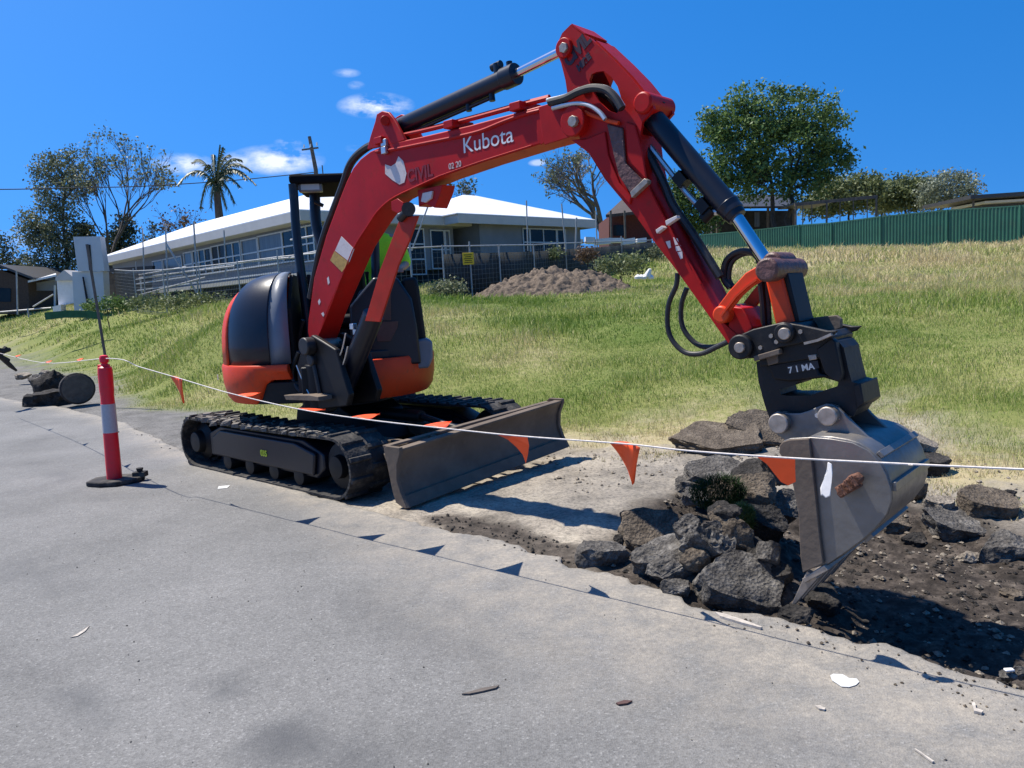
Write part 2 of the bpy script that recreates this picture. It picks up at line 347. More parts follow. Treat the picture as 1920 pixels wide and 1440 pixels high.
def dryness(x, y):
    """0 lush green .. 1 straw"""
    r, s = rs(x, y); g = grass_s(r)
    d = 0.47 + 0.9 * (fbm(x, y, 0.16, 4) - 0.5) + 0.5 * (fbm(x, y, 1.1, 3) - 0.5)
    d = d + 0.45 * (vnoise(x + 50, y, .55) - .5) + 0.55 * sstep(1.9, 0.1, s - g) * sstep(-2.0, 0.5, x)
    d = d + 0.30 * sstep(1.5, 11, x - 0.12 * y) + 0.30 * sstep(1.0, 0.0, (s - g) / 1.6) * sstep(-3.0, -0.5, x) + 0.06 * sstep(25, 45, y) * sstep(0, 15, x)
    return np.clip(d, 0, 1)
RR, SS = rs(GX, GY)
g_edge = SS - grass_s(RR) + (fbm(GX, GY, 1.3, 4) - 0.5) * 0.9
a_grass = sstep(-0.15, 0.5, g_edge) * (SS > edge_s(RR)) * (1 - .8 * sstep(3.2, .4, g_edge) * sstep(-1.0, 1.0, RR) * sstep(.42, .58, fbm(GX, GY, 1.9, 4)))
pdm = polydist(GX, GY, PIT) + (fbm(GX, GY, 2.2, 4) - 0.5) * 0.5
a_soil = sstep(0.22, -0.05, pdm)
# crumbs of soil along the slab edge in front of the blade
_strip = [tuple(GZ(*p).xy) for p in [(800, 965), (870, 962), (960, 985), (1060, 1015), (1110, 1050), (1085, 1068), (1000, 1042), (900, 1012), (830, 993)]]
a_soil = np.maximum(a_soil, 0.9 * sstep(0.07, -0.05, polydist(GX, GY, _strip) + (fbm(GX, GY, 7, 3) - .5) * .12))
a_dry = dryness(GX, GY)
a_sandy = np.clip(sstep(-1.6, 0.2, RR) * (1 - .35 * sstep(.55, 1.0, SS - edge_s(RR) + (fbm(GX, GY, 2.5, 3) - .5) * .6) * sstep(.3, 1.2, RR)), 0, 1)

def nodes(m):
    nt = m.node_tree; return nt, nt.nodes.new, nt.links.new
def ramp(N, stops):
    c = N('ShaderNodeValToRGB'); e = c.color_ramp.elements
    while len(e) < len(stops): e.new(0.5)
    for i, (p, col) in enumerate(stops): e[i].position = p; e[i].color = (*col, 1) if len(col) == 3 else col
    return c
def ground_mat():
    m = bpy.data.materials.new('verge_and_soil'); m.use_nodes = True; nt, N, L = nodes(m); b = nt.nodes['Principled BSDF']; b.inputs['Roughness'].default_value = 0.95; b.inputs['Specular IOR Level'].default_value = 0.15
    tc = N('ShaderNodeTexCoord')
    def noise(sc, det=8, ro=0.62):
        n = N('ShaderNodeTexNoise'); n.inputs['Scale'].default_value = sc; n.inputs['Detail'].default_value = det; n.inputs['Roughness'].default_value = ro; L(tc.outputs['Object'], n.inputs['Vector']); return n.outputs['Fac']
    def attr(n): a = N('ShaderNodeAttribute'); a.attribute_name = n; return a.outputs['Fac']
    def mix(f, A, B):
        x = N('ShaderNodeMix'); x.data_type = 'RGBA'; L(f, x.inputs['Factor']); L(A, x.inputs['A']); L(B, x.inputs['B']); return x.outputs['Result']
    # pale dusty paving and sand
    s1 = ramp(N, [(0.36, (0.19, 0.17, 0.14)), (0.5, (0.32, 0.285, 0.235)), (0.66, (0.43, 0.385, 0.31))]); L(noise(1.7), s1.inputs[0])
    s2 = ramp(N, [(0.38, (0.02, 0.02, 0.02)), (0.50, (0.42, 0.4, 0.38)), (0.7, (0.75, 0.72, 0.68))]); L(noise(38, 6, .75), s2.inputs[0])
    mm = N('ShaderNodeMix'); mm.data_type = 'RGBA'; mm.blend_type = 'MULTIPLY'; mm.inputs['Factor'].default_value = 1; L(s1.outputs[0], mm.inputs['A']); 
    sc2 = N('ShaderNodeMix'); sc2.data_type = 'RGBA'; sc2.blend_type = 'ADD'; sc2.inputs['Factor'].default_value = 1; L(s2.outputs[0], sc2.inputs['A']); sc2.inputs['B'].default_value = (.55, .55, .55, 1); L(sc2.outputs['Result'], mm.inputs['B'])
    gy_ = ramp(N, [(0.34, (0.12, 0.118, 0.112)), (0.5, (0.165, 0.162, 0.155)), (0.68, (0.21, 0.205, 0.195))]); L(noise(2.2), gy_.inputs[0])
    m3 = N('ShaderNodeMix'); m3.data_type = 'RGBA'; m3.blend_type = 'MULTIPLY'; m3.inputs['Factor'].default_value = 1; L(gy_.outputs[0], m3.inputs['A']); L(sc2.outputs['Result'], m3.inputs['B'])
    sand = mix(attr('sandy'), m3.outputs['Result'], mm.outputs['Result'])
    so = ramp(N, [(0.3, (0.014, 0.012, 0.010)), (0.48, (0.045, 0.037, 0.031)), (0.62, (0.105, 0.086, 0.07)), (0.76, (0.22, 0.19, 0.155))]); L(noise(11, 10, .75), so.inputs[0])
    gr = ramp(N, [(0.0, (0.09, 0.13, 0.025)), (0.5, (0.20, 0.21, 0.07)), (1.0, (0.38, 0.32, 0.19))])
    gd = N('ShaderNodeMath'); gd.operation = 'ADD'; L(attr('dry'), gd.inputs[0])
    g2 = N('ShaderNodeMapRange'); g2.inputs[3].default_value = -0.35; g2.inputs[4].default_value = 0.35; g2.inputs[1].default_value = .25; g2.inputs[2].default_value = .75; L(noise(9, 8, .75), g2.inputs[0]); L(g2.outputs[0], gd.inputs[1]); L(gd.outputs[0], gr.inputs[0])
    c = mix(attr('grassm'), sand, gr.outputs[0]); c = mix(attr('soil'), c, so.outputs[0])
    L(c, b.inputs['Base Color'])
    bp = N('ShaderNodeBump'); bp.inputs['Strength'].default_value = 0.7; bp.inputs['Distance'].default_value = 0.02; L(noise(30, 10, .75), bp.inputs['Height']); L(bp.outputs[0], b.inputs['Normal'])
    return m
ground = grid_mesh('ground', GX, GY, GZZ, ground_mat(), {'grassm': a_grass, 'soil': a_soil, 'dry': a_dry, 'sandy': a_sandy}); tag(ground, kind='structure')
del GZZ

# ---- road slab
def road_mat():
    m = bpy.data.materials.new('asphalt'); m.use_nodes = True; nt, N, L = nodes(m); b = nt.nodes['Principled BSDF']; b.inputs['Roughness'].default_value = 0.82; b.inputs['Specular IOR Level'].default_value = 0.3
    tc = N('ShaderNodeTexCoord')
    def noise(sc, det=6, ro=0.6, loc=(0, 0, 0), asp=(1, 1, 1)):
        mp = N('ShaderNodeMapping'); mp.inputs['Location'].default_value = loc; mp.inputs['Scale'].default_value = asp; L(tc.outputs['Object'], mp.inputs['Vector'])
        n = N('ShaderNodeTexNoise'); n.inputs['Scale'].default_value = sc; n.inputs['Detail'].default_value = det; n.inputs['Roughness'].default_value = ro; L(mp.outputs[0], n.inputs['Vector']); return n.outputs['Fac']
    base = ramp(N, [(0.32, (0.142, 0.140, 0.134)), (0.5, (0.168, 0.165, 0.158)), (0.68, (0.192, 0.188, 0.18))]); L(noise(0.9, 5, .55), base.inputs[0])
    agg = N('ShaderNodeTexVoronoi'); agg.inputs['Scale'].default_value = 130; L(tc.outputs['Object'], agg.inputs['Vector'])
    ar = ramp(N, [(0.0, (0.52, 0.52, 0.52)), (0.5, (1.0, 1.0, 1.0)), (0.93, (1.25, 1.25, 1.25)), (1.0, (2.0, 2.0, 2.0))]); 
    sepc = N('ShaderNodeSeparateColor'); L(agg.outputs['Color'], sepc.inputs[0]); L(sepc.outputs[0], ar.inputs[0])
    def mul(A, B, f=1.0, mode='MULTIPLY'):
        x = N('ShaderNodeMix'); x.data_type = 'RGBA'; x.blend_type = mode; x.inputs['Factor'].default_value = f; L(A, x.inputs['A']); L(B, x.inputs['B']); return x.outputs['Result']
    c = mul(base.outputs[0], ar.outputs[0], .5)
    g2 = ramp(N, [(0.3, (0.82, 0.82, 0.82)), (0.5, (1, 1, 1)), (0.72, (1.09, 1.09, 1.09))]); L(noise(14, 8, .72), g2.inputs[0]); c = mul(c, g2.outputs[0], .8)
    # soft dark tyre and oil stains stretched along the road
    st = ramp(N, [(0.56, (1, 1, 1)), (0.70, (0.62, 0.62, 0.63))]); L(noise(1.15, 4, .5, (3.1, 1.7, 0), (1, 1, 1)), st.inputs[0]); c = mul(c, st.outputs[0], .4)
    sa = N('ShaderNodeAttribute'); sa.attribute_name = 'stain'; x = N('ShaderNodeMix'); x.data_type = 'RGBA'; L(sa.outputs['Fac'], x.inputs['Factor']); L(c, x.inputs['A']); x.inputs['B'].default_value = (.075, .077, .08, 1); c = x.outputs['Result']
    # sandy dust near the broken edge
    a = N('ShaderNodeAttribute'); a.attribute_name = 'dust'
    dn = N('ShaderNodeMapRange'); dn.inputs[1].default_value = .3; dn.inputs[2].default_value = .65; L(noise(5, 9, .7), dn.inputs[0])
    dm = N('ShaderNodeMath'); dm.operation = 'MULTIPLY'; L(a.outputs['Fac'], dm.inputs[0]); L(dn.outputs[0], dm.inputs[1])
    ds = ramp(N, [(0.35, (0.25, 0.222, 0.185)), (0.65, (0.37, 0.33, 0.27))]); L(noise(40, 8, .75), ds.inputs[0])
    x = N('ShaderNodeMix'); x.data_type = 'RGBA'; L(dm.outputs[0], x.inputs['Factor']); L(c, x.inputs['A']); L(ds.outputs[0], x.inputs['B']); c = x.outputs['Result']
    L(c, b.inputs['Base Color'])
    bp = N('ShaderNodeBump'); bp.inputs['Strength'].default_value = 0.35; bp.inputs['Distance'].default_value = 0.006; L(agg.outputs['Distance'], bp.inputs['Height'])
    b2 = N('ShaderNodeBump'); b2.inputs['Strength'].default_value = 0.3; b2.inputs['Distance'].default_value = 0.02; L(noise(22, 8, .7), b2.inputs['Height']); L(bp.outputs[0], b2.inputs['Normal']); L(b2.outputs[0], b.inputs['Normal'])
    return m
rl = axis(-260, 60, -9, 7.0, 0.02, 1.05)
e = edge_s(rl) + (fbm(rl, rl * 0, 1.2, 3) - 0.5) * 0.16 + (fbm(rl, rl * 0 + 7, 7, 4) - 0.5) * 0.15 * sstep(-1, 1, rl) + (fbm(rl, rl * 0 + 7, 9, 3) - 0.5) * 0.05
offs = np.array([0, 0, 0.004, 0.03, 0.08, 0.16, 0.28, 0.45, 0.6] + list(np.arange(.75, 5.2, .12)) + [7, 11, 16]); zz = np.array([-0.06, -0.008, 0.0, 0.002] + [0.002] * (len(offs) - 4))
RL, OF = np.meshgrid(rl, offs); EE = np.tile(e, (len(offs), 1)); ZZ = np.tile(zz[:, None], (1, len(rl)))
S_ = EE - OF + (ZZ < -0.05) * 0.02
XX = P0.x + EDIR.x * RL + NDIR.x * S_; YY = P0.y + EDIR.y * RL + NDIR.y * S_
ZZ = ZZ + (fbm(XX, YY, 3, 3) - .5) * .008 * (OF < .5)
dust = sstep(1.0, 0.0, OF / (0.4 + 1.1 * sstep(-1.5, 3, RL) + .5 * (fbm(XX, YY, 1.5, 3) - .5)))
stain = np.zeros(XX.shape)
for px_, py_, rx_, ry_, k_, in [(415, 1302, .20, .09, .8), (540, 1385, .34, .16, .8), (150, 1312, .30, .12, .55), (640, 1420, .3, .14, .45), (110, 890, .5, .2, .35), (60, 1080, .7, .25, .3), (760, 1180, .9, .12, .25), (1480, 1390, .6, .1, .2)]:
    c_ = GZ(px_, py_); rr_, ss_ = (XX - c_.x) * EDIR.x + (YY - c_.y) * EDIR.y, (XX - c_.x) * NDIR.x + (YY - c_.y) * NDIR.y
    stain = np.maximum(stain, k_ * sstep(1.15, .2, np.sqrt((rr_ / rx_) ** 2 + (ss_ / ry_) ** 2) + (fbm(XX, YY, 5, 3) - .5) * 1.2))
road = grid_mesh('road', XX, YY, ZZ, road_mat(), {'dust': dust, 'stain': stain}); tag(road, kind='structure')
# ---------------------------------------------------------------- excavator
OB = Vector((-1.6, 6.5, 0)); DB = Vector((0.727, -0.686, 0)).normalized(); YB = Vector((-DB.y, DB.x, 0)); ZB = Vector((0, 0, 1))
def FB(t, z, w): return OB + DB * t + YB * w + ZB * z
def BP(px, py, w=0.0):
    d = pxdir(px, py); k = (OB - C0).dot(YB); k = (k + w) / d.dot(YB); p = C0 + d * k; return ((p - OB).dot(DB), p.z)
def BPs(pts, w=0.0): return [BP(x, y, w) for x, y in pts]
def BW(px, py, w=0.0): t, z = BP(px, py, w); return FB(t, z, w)
def rounded(pts, w, idx=None): return BPs(pts, w)
def disc(c, r, n=18, a0=0, a1=2 * math.pi): return [(c[0] + r * math.cos(a0 + (a1 - a0) * i / n), c[1] + r * math.sin(a0 + (a1 - a0) * i / n)) for i in range(n + (1 if a1 - a0 < 6.2 else 0))]

FT = Vector((0.745, -0.667, 0)).normalized(); LT = Vector((FT.y, -FT.x, 0)) * -1     # track forward, machine's left (away from camera)
LT = Vector((0.667, 0.745, 0)).normalized()
MO = (GZ(350, 872) + GZ(652, 941)) / 2                                             # middle of near track's outer foot line
CT = MO + LT * 1.08
ex = thing('excavator', (CT.x, CT.y, 0), 'red mini excavator on rubber tracks with its boom reaching over the broken road edge', 'excavator')
def FTk(a, z, c): return CT + FT * a + LT * c + ZB * z     # track frame: a forward, c to the left

# --- tracks
def track_profile(n=120):
    """closed rounded outline in (a,z), length 2.9, height .52; sprocket at the rear"""
    ra, rf = 0.235, 0.235; H = 0.50; a0, a1 = -1.20, 1.20; pts = []
    for i in range(12): an = -math.pi / 2 + math.pi * i / 11; pts.append((a1 + rf * math.cos(an), 0.25 + rf * 1.0 * math.sin(an)))
    top = [(0.6, .475), (0.0, .47), (-0.6, .478)]
    pts += top
    for i in range(12): an = math.pi / 2 + math.pi * i / 11; pts.append((a0 + ra * math.cos(an), 0.25 + ra * math.sin(an)))
    pts += [(-0.5, .015), (0.5, .015)]
    # resample evenly
    P = [Vector((a, b)) for a, b in pts]; P.append(P[0]); L = [0]
    for i in range(1, len(P)): L.append(L[-1] + (P[i] - P[i - 1]).length)
    out = []
    for k in range(n):
        d = L[-1] * k / n; i = max(j for j in range(len(L)) if L[j] <= d); i = min(i, len(P) - 2); u = (d - L[i]) / (L[i + 1] - L[i] + 1e-9); out.append(P[i].lerp(P[i + 1], u))
    return out, L[-1]
def make_track(c0):
    w = 0.42; cs = c0
    TP, LEN = track_profile(168)
    mb = MB(); n = len(TP); nrm = []
    for i in range(n):
        t = (TP[(i + 1) % n] - TP[i - 1]).normalized(); nrm.append(Vector((t.y, -t.x)))
    vs = []
    for i in range(n):
        p = TP[i]; nn = nrm[i]; j = random.uniform(-.003, .003)
        for cc, off in ((-w / 2, 0), (-w / 2, 0.022), (-w / 4, 0.026), (0, 0.026), (w / 4, 0.026), (w / 2, 0.022), (w / 2, 0), (0, 0)):
            q = p + nn * (off + j * (off > 0)); vs.append(FTk(q.x, q.y, cs + cc))
    k8 = 8; fs = []
    for i in range(n):
        for k in range(k8):
            k2 = (k + 1) % k8; i2 = (i + 1) % n; fs.append((i * k8 + k, i * k8 + k2, i2 * k8 + k2, i2 * k8 + k))
    mb.add(vs, fs)
    tr = mb.build('track', M['rubber'], ex, smooth=30)
    g = MB(); ng = 42
    for k in range(ng):
        i = k * n // ng; p = TP[i]; nn = nrm[i]; t = Vector((-nn.y, nn.x))
        for sgn in (-1, 1):
            off = 0 if sgn < 0 else n // (2 * ng); p = TP[(i + off) % n]; nn = nrm[(i + off) % n]; t = Vector((-nn.y, nn.x))
            for q0, q1 in (((0.02), (w / 2 - .004)),):
                a = p + nn * 0.04; c_in = cs + sgn * 0.0; c_out = cs + sgn * q1
                sk = 0.012 * sgn
                h = 0.024 + random.uniform(-.004, .003)
                A = [p + nn * .02 - t * .026, p + nn * .02 + t * .026, p + nn * (.02 + h) + t * .017, p + nn * (.02 + h) - t * .017]
                v = [FTk(q.x, q.y, c_in) for q in A] + [FTk(q.x, q.y, c_out) for q in A]
                g.add(v, [(0, 1, 2, 3), (7, 6, 5, 4), (0, 4, 5, 1), (1, 5, 6, 2), (2, 6, 7, 3), (3, 7, 4, 0)])
    g.build('grousers', M['rubber'], tr, bevel=0.004, smooth=0)
    # side frame, rollers, idler, sprocket
    f = MB(); prof = [(-0.98, .13), (0.86, .11), (0.98, .2), (0.98, .33), (0.7, .43), (-0.75, .44), (-0.98, .36)]
    f.prism(prof, lambda a, b, c: FTk(a, b, cs + c), -0.13, 0.13)
    f.prism([(-0.85, .15), (0.86, .14), (0.9, .33), (0.6, .40), (-0.7, .41), (-0.87, .33)], lambda a, b, c: FTk(a, b, cs + c), -0.165, -0.13)
    f.build('track_frame', M['navy'], tr, bevel=0.015)
    for a in (-0.62, -0.2, 0.22, 0.62):
        MB().lathe([(0.02, -.16), (0.075, -.155), (0.085, -.1), (0.085, .1), (0.075, .155), (0.02, .16)], FTk(a, .105, cs), LT, 18).build('roller', M['black'], tr)
    MB().lathe([(0.03, -.17), (0.09, -.165), (0.10, -.11), (0.19, -.1), (0.205, -.06), (0.205, .06), (0.19, .1), (0.03, .17)], FTk(1.19, .25, cs), LT, 24).build('idler', M['black'], tr)
    sp = MB(); sp.lathe([(0.03, -.19), (0.10, -.185), (0.115, -.12), (0.19, -.08), (0.19, .08), (0.03, .17)], FTk(-1.2, .25, cs), LT, 24)
    for k in range(13):
        an = 2 * math.pi * k / 13; d = FT * math.cos(an) + ZB * math.sin(an); sp.bar(FTk(-1.2, .25, cs) + d * .17, FTk(-1.2, .25, cs) + d * .222, .045, .1)
    sp.build('sprocket', M['black'], tr, bevel=0.004)
    return tr
near_c = -1.08 + 0.21; far_c = 1.08 - 0.21
tr1 = make_track(near_c); tr2 = make_track(far_c)
# lettering on the near track frame
M['yellow'] = mat('yellow_mark', (0.55, 0.6, 0.03), 0.6, var=0.2, scale=60)
_tp = lambda a, b, c: FTk(0.04 + a, 0.235 + b, near_c - 0.168 - c)
text_mesh('size_mark', '035', 0.075, _tp, M['yellow'], tr1, bold=0.003)
# dried mud caked on top of the near track
mud = MB()
for k in range(150):
    a = random.uniform(-1.25, 1.1); c = near_c - random.uniform(-.03, 0.24); s_ = random.uniform(.012, .045) * (1.2 if a < -.2 else .8)
    zt = .505 + random.uniform(-.012, .012); o = FTk(a, zt, c); vs = []
    for i in range(8): vs.append(o + Vector([random.uniform(.5, 1) * s_ * q for q in [(-1) ** (i & 1), (-1) ** ((i >> 1) & 1), .6 * (-1) ** (i >> 2)]]))
    mud.add(vs, [(0, 1, 3, 2), (4, 6, 7, 5), (0, 4, 5, 1), (2, 3, 7, 6), (0, 2, 6, 4), (1, 5, 7, 3)])
mud.build('mud', mat('dry_mud', (0.17, 0.155, 0.135), 0.95, var=0.35, scale=20, bump=0.8, bscale=60), tr1, smooth=0)['kind'] = 'stuff'

# --- undercarriage centre
u = MB()
u.prism([(-0.55, .22), (0.55, .22), (0.45, .52), (0.3, .60), (-0.3, .60), (-0.45, .52)], lambda a, b, c: FTk(a, b, c), -0.32, 0.32)
for a in (-0.4, 0.4): u.box(FTk(a, .31, 0), (.2, 1.4, .17), (FT, LT, ZB))
u.build('undercarriage', M['black'], ex, bevel=0.015)
MB().lathe([(0.42, .58), (0.45, .60), (0.45, .68), (0.40, .70)], Vector((CT.x, CT.y, 0)), seg=36).build('slewing_ring', M['black'], ex)

# --- dozer blade
bl0 = Vector((WY(745, 955, 5.62).x, 5.62, 0)); 
BC = CT + FT * 1.86 + LT * .06; 
def FBl(a, z, c): return BC + FT * a + LT * c + ZB * z
def bl_z(c): return 0.012 + (c + 1.0) / 2.0 * 0.09
bw = 1.0; bh = 0.44
prof = [(0.085, 0.0), (0.03, .06), (-0.012, .14), (-0.025, .22), (-0.018, .30), (0.012, .38), (0.05, .425), (0.05, .44), (-0.03, .44), (-0.055, .41), (-0.07, .30), (-0.075, .2), (-0.06, .1), (-0.01, .03), (0.06, 0.0)]
mb = MB(); n = len(prof); vs = [FBl(a, z + bl_z(s * bw), s * bw) for s in (-1, 1) for a, z in prof]
mb.add(vs, [tuple(range(n)), tuple(reversed(range(n, 2 * n)))] + [(i, i + n, (i + 1) % n + n, (i + 1) % n) for i in range(n)])
blade = mb.build('blade', M['blade'], ex, bevel=0.004)
# end plates, rear stiffeners
for s in (-1, 1):
    e_ = MB(); pp = [(0.10, -.005), (0.035, .10), (0.0, .2), (0.012, .32), (0.06, .42), (0.055, .455), (-0.10, .455), (-0.13, .43), (-0.10, .3), (-0.06, .1), (-0.03, .02), (0.06, -.01)]
    e_.prism(pp, lambda a, z, c: FBl(a, z + bl_z(s * bw), s * bw + c), -0.018, 0.018); e_.build('end_plate', M['blade'], blade, bevel=0.004)
e_ = MB()
for c in (-0.55, -0.18, 0.18, 0.62): e_.prism([(-0.06, .06), (-0.055, .42), (-0.12, .42), (-0.16, .2), (-0.12, .06)], lambda a, z, cc: FBl(a, z + .05, c + cc), -0.015, 0.015)
e_.bar(FBl(-.13, .455, -bw), FBl(-.13, .455 + .06, bw), .06, .02)
e_.build('stiffener', M['blade'], blade, bevel=0.003)
e_ = MB(); v = [FBl(a, z + bl_z(s * bw), s * bw) for s in (-1, 1) for a, z in ((0.088, -.012), (0.10, -.004), (0.045, .075), (0.033, .072))]
e_.add(v, [(0, 1, 2, 3), (7, 6, 5, 4), (0, 4, 5, 1), (1, 5, 6, 2), (2, 6, 7, 3), (3, 7, 4, 0)]).build('cutting_edge', M['blade'], blade)
e_ = MB()
for s in (-1, 1):
    e_.bar(FTk(0.45, .3, s * .36), FBl(-.07, .23 + .05, s * .42), .09, .13)
    # gusset tray behind the near corner
e_.prism([(-1.0, .05), (-0.55, .05), (-.45, .1)], lambda a, b, c: FBl(-0.10 - b, .36 + bl_z(0) + c, a), 0, .02)
e_.build('push_arm', M['blade'], ex, bevel=0.008)
e_ = MB(); e_.cyl(FTk(.35, .5, 0), FTk(1.1, .50, 0), .055); e_.cyl(FTk(1.1, .50, 0), FBl(-.06, .36, 0), .03); 
e_.build('blade_cylinder', M['black'], ex)
e_ = MB(); e_.hexa([FBl(-.10, .335, -1.02), FBl(-.42, .30, -.78), FBl(-.40, .30, -.70), FBl(-.1, .36, -.62), FBl(-.10, .385, -1.02), FBl(-.42, .34, -.80), FBl(-.40, .34, -.70), FBl(-.1, .40, -.62)])
e_.build('gusset', M['blade'], blade, bevel=0.004)

# --- house
HC = Vector((-1.815, 7.60, 0)); HF = Vector((0.15, -0.989, 0)).normalized(); HR = Vector((HF.y, -HF.x, 0)) # HR to image left
def FH(a, b, z): return HC + HF * a + HR * b + ZB * z
def plan(an, r=1.06, p=2.5):
    """squircle plan; an measured from front towards image left"""
    c, s = math.cos(an), math.sin(an); k = (abs(c) ** p + abs(s) ** p) ** (-1 / p); return r * k * c, r * k * s
# orange lower skirt, front gap for the swing bracket
def skirt(name, a0, a1, z0, z1, m, n=40, r0=0.96, r1=1.03, thick=.05, lip=True, zfun_=None):
    mb = MB(); rows = [(z0, r0), (z0 + .06, r0 + (r1 - r0) * .6), ((z0 + z1) / 2 - .001, r1 - .005), (z1 - .025, r1), (z1, r1 - .012), (z1, r1 - thick), (z0, r0 - thick)]
    vs = []
    for i in range(n + 1):
        an = a0 + (a1 - a0) * i / n
        for z, r_ in rows:
            a, b = plan(an, r_); zz_ = z if zfun_ is None or z > (z0 + z1) / 2 else min(z + zfun_(an), z1 - .06); vs.append(FH(a, b, zz_))
    k = len(rows); fs = []
    for i in range(n):
        for j in range(k): j2 = (j + 1) % k; fs.append((i * k + j, i * k + j2, (i + 1) * k + j2, (i + 1) * k + j))
    fs += [tuple(range(k)), tuple(reversed(range(n * k, (n + 1) * k)))]
    mb.add(vs, fs); return mb.build(name, m, ex, bevel=0.006)
skirt('counterweight', R(17), R(265), .70, 1.06, M['orange'], 70, zfun_=lambda an: .22 * max(0, min(1, (R(36) - an) / R(6))))
skirt('front_skirt', R(-3), R(-95), .68, 1.05, M['orange'], 24, zfun_=lambda an: 0.0)
# deck between
dk = MB(); pl = [plan(2 * math.pi * i / 48, .95) for i in range(48)]
dk.prism(pl, lambda a, b, c: FH(a, b, c), .70, .90); dk.build('deck', M['black'], ex, bevel=0.01)
# bonnet: superellipsoid clipped at b > cut
def dome(name, m, a_lo, a_hi, z0, zt, r, cut, rtop=.06, n=44, nz=16, pz=2.6, cutmode='b', grow=0.0):
    vs = []; rows = nz + 1
    for i in range(n + 1):
        an = a_lo + (a_hi - a_lo) * i / n
        for j in range(rows):
            ph = (math.pi / 2) * j / nz; zz_ = z0 + (zt - z0) * (math.sin(ph) ** (2 / pz)); k = math.cos(ph) ** (2 / pz) if j < nz else 0.0
            a, b = plan(an, r + grow, 2.6)
            # collapse towards the cut line rather than the centre
            b2 = cut + (b - cut) * k if b > cut else cut; a2 = a * (0.42 + 0.58 * k)
            vs.append(FH(a2, b2, zz_))
    fs = [(i * rows + j, i * rows + j + 1, (i + 1) * rows + j + 1, (i + 1) * rows + j) for i in range(n) for j in range(nz)]
    mb = MB(); mb.add(vs, fs); return mb.build(name, m, ex, smooth=50, solid=0.02, bevel=0)
CUT = 0.30
an_f = R(33); 
dome('bonnet', M['navy'], R(26), R(54), 1.06, 1.88, .99, CUT, pz=2.9)
dome('rear_cover', M['orange'], R(54), R(205), 1.06, 1.84, 1.0, CUT, pz=2.9)
# front face panel of the bonnet (light grey-blue) and closing wall
fp = MB(); a0_, b0_ = plan(R(26), .99, 2.6)
pts = []
for j in range(17):
    ph = (math.pi / 2) * j / 16; zz_ = 1.06 + .82 * (math.sin(ph) ** (2 / 2.9)); k = math.cos(ph) ** (2 / 2.9) if j < 16 else 0
    pts.append((CUT + (b0_ - CUT) * k, zz_, a0_ * (.42 + .58 * k)))
vs = [FH(a - .012, b, z) for b, z, a in pts] + [FH(a - .012, CUT - .02, z) for b, z, a in pts]
fp.add(vs, [(j, j + 1, 17 + j + 1, 17 + j) for j in range(16)]); 
M['panel'] = mat('grey_panel', (0.16, 0.18, 0.21), 0.4, var=0.1, scale=4)
fp.build('bonnet_front', M['panel'], ex, solid=.02)
cl = MB(); cl.prism([(.80, 1.0), (.80, 1.55), (.45, 1.86), (-.5, 1.86), (-.9, 1.5), (-.9, 1.0)], lambda a, z, c: FH(a, CUT - .01 + c, z), -.03, .0)
cl.build('bonnet_side', M['black'], ex)
# rear engine cover behind the seat
rc = MB(); pl = [plan(R(150 + i * 8), .99) for i in range(13)]
rc.prism(pl + [(-.5, -.75), (-.5, .35)], lambda a, b, c: FH(a, b, c), 1.0, 1.5); rc.build('engine_cover', M['navy'], ex, bevel=.04)
# floor, front dark panels, console
fl = MB(); fl.prism([(.86, .25), (.80, -.55), (.55, -.92), (-.5, -.95), (-.5, .28)], lambda a, b, c: FH(a, b, c), .9, 1.12); fl.build('cab_floor', M['navy'], ex, bevel=.01)
def HP(px, py, a):
    """pixel onto the house plane at forward offset a"""
    d = pxdir(px, py); k = ((HC - C0).dot(HF) + a) / d.dot(HF); p = C0 + d * k; return ((p - HC).dot(HR), p.z)
def hprism(name, pts, a, th, m, bevel=.01, par=None):
    mb = MB(); mb.prism([HP(x, y, a) for x, y in pts], lambda b, z, c: FH(a + c, b, z), 0, -th); return mb.build(name, m, par or ex, bevel=bevel)
hprism('front_panel', [(660, 690), (655, 575), (700, 520), (745, 520), (772, 560), (782, 612), (790, 682)], .78, .22, M['navy'], .02)
hprism('side_wall', [(752, 522), (780, 518), (786, 540), (800, 640), (802, 684), (764, 690), (758, 600)], .62, .7, M['black'], .03)
hprism('cab_step', [(764, 640), (800, 634), (811, 640), (812, 672), (804, 690), (766, 694)], .70, .3, M['panel'], .02)
hprism('floor_panel', [(702, 604), (747, 602), (745, 615), (732, 640), (708, 640)], .80, .02, M['brown'], .002)
hprism('floor_mat', [(722, 545), (733, 545), (733, 600), (715, 600)], .81, .02, M['brown'], .002)
# seat (at HR -0.15)
st = MB(); st.box(FH(-.02, -.14, 1.40), (.46, .5, .12), (HF, HR, ZB)); st.box(FH(-.05, -.14, 1.22), (.4, .4, .24), (HF, HR, ZB)); st.build('seat', M['black'], ex, bevel=.04)
st = MB(); st.box(FH(-.26, -.14, 1.72), (.1, .48, .62), (HF, HR, ZB)); st.build('seat_back', M['black'], ex, bevel=.04)
for b in (-.42, .14):
    c = MB(); c.box(FH(.06, b, 1.50), (.42, .14, .3), (HF, HR, ZB)); cs = c.build('console', M['black'], ex, bevel=.03)
    l = MB(); l.tube([FH(.2, b, 1.65), FH(.24, b, 1.78), FH(.22, b, 1.86)], [.012, .012, .022], 8); l.build('control_lever', M['black'], cs)
l = MB(); 
for b in (-.12, -.02): l.tube([FH(.6, b, 1.12), FH(.56, b, 1.5), FH(.62, b, 1.78)], .011, 8)
l.build('travel_lever', M['black'], ex)
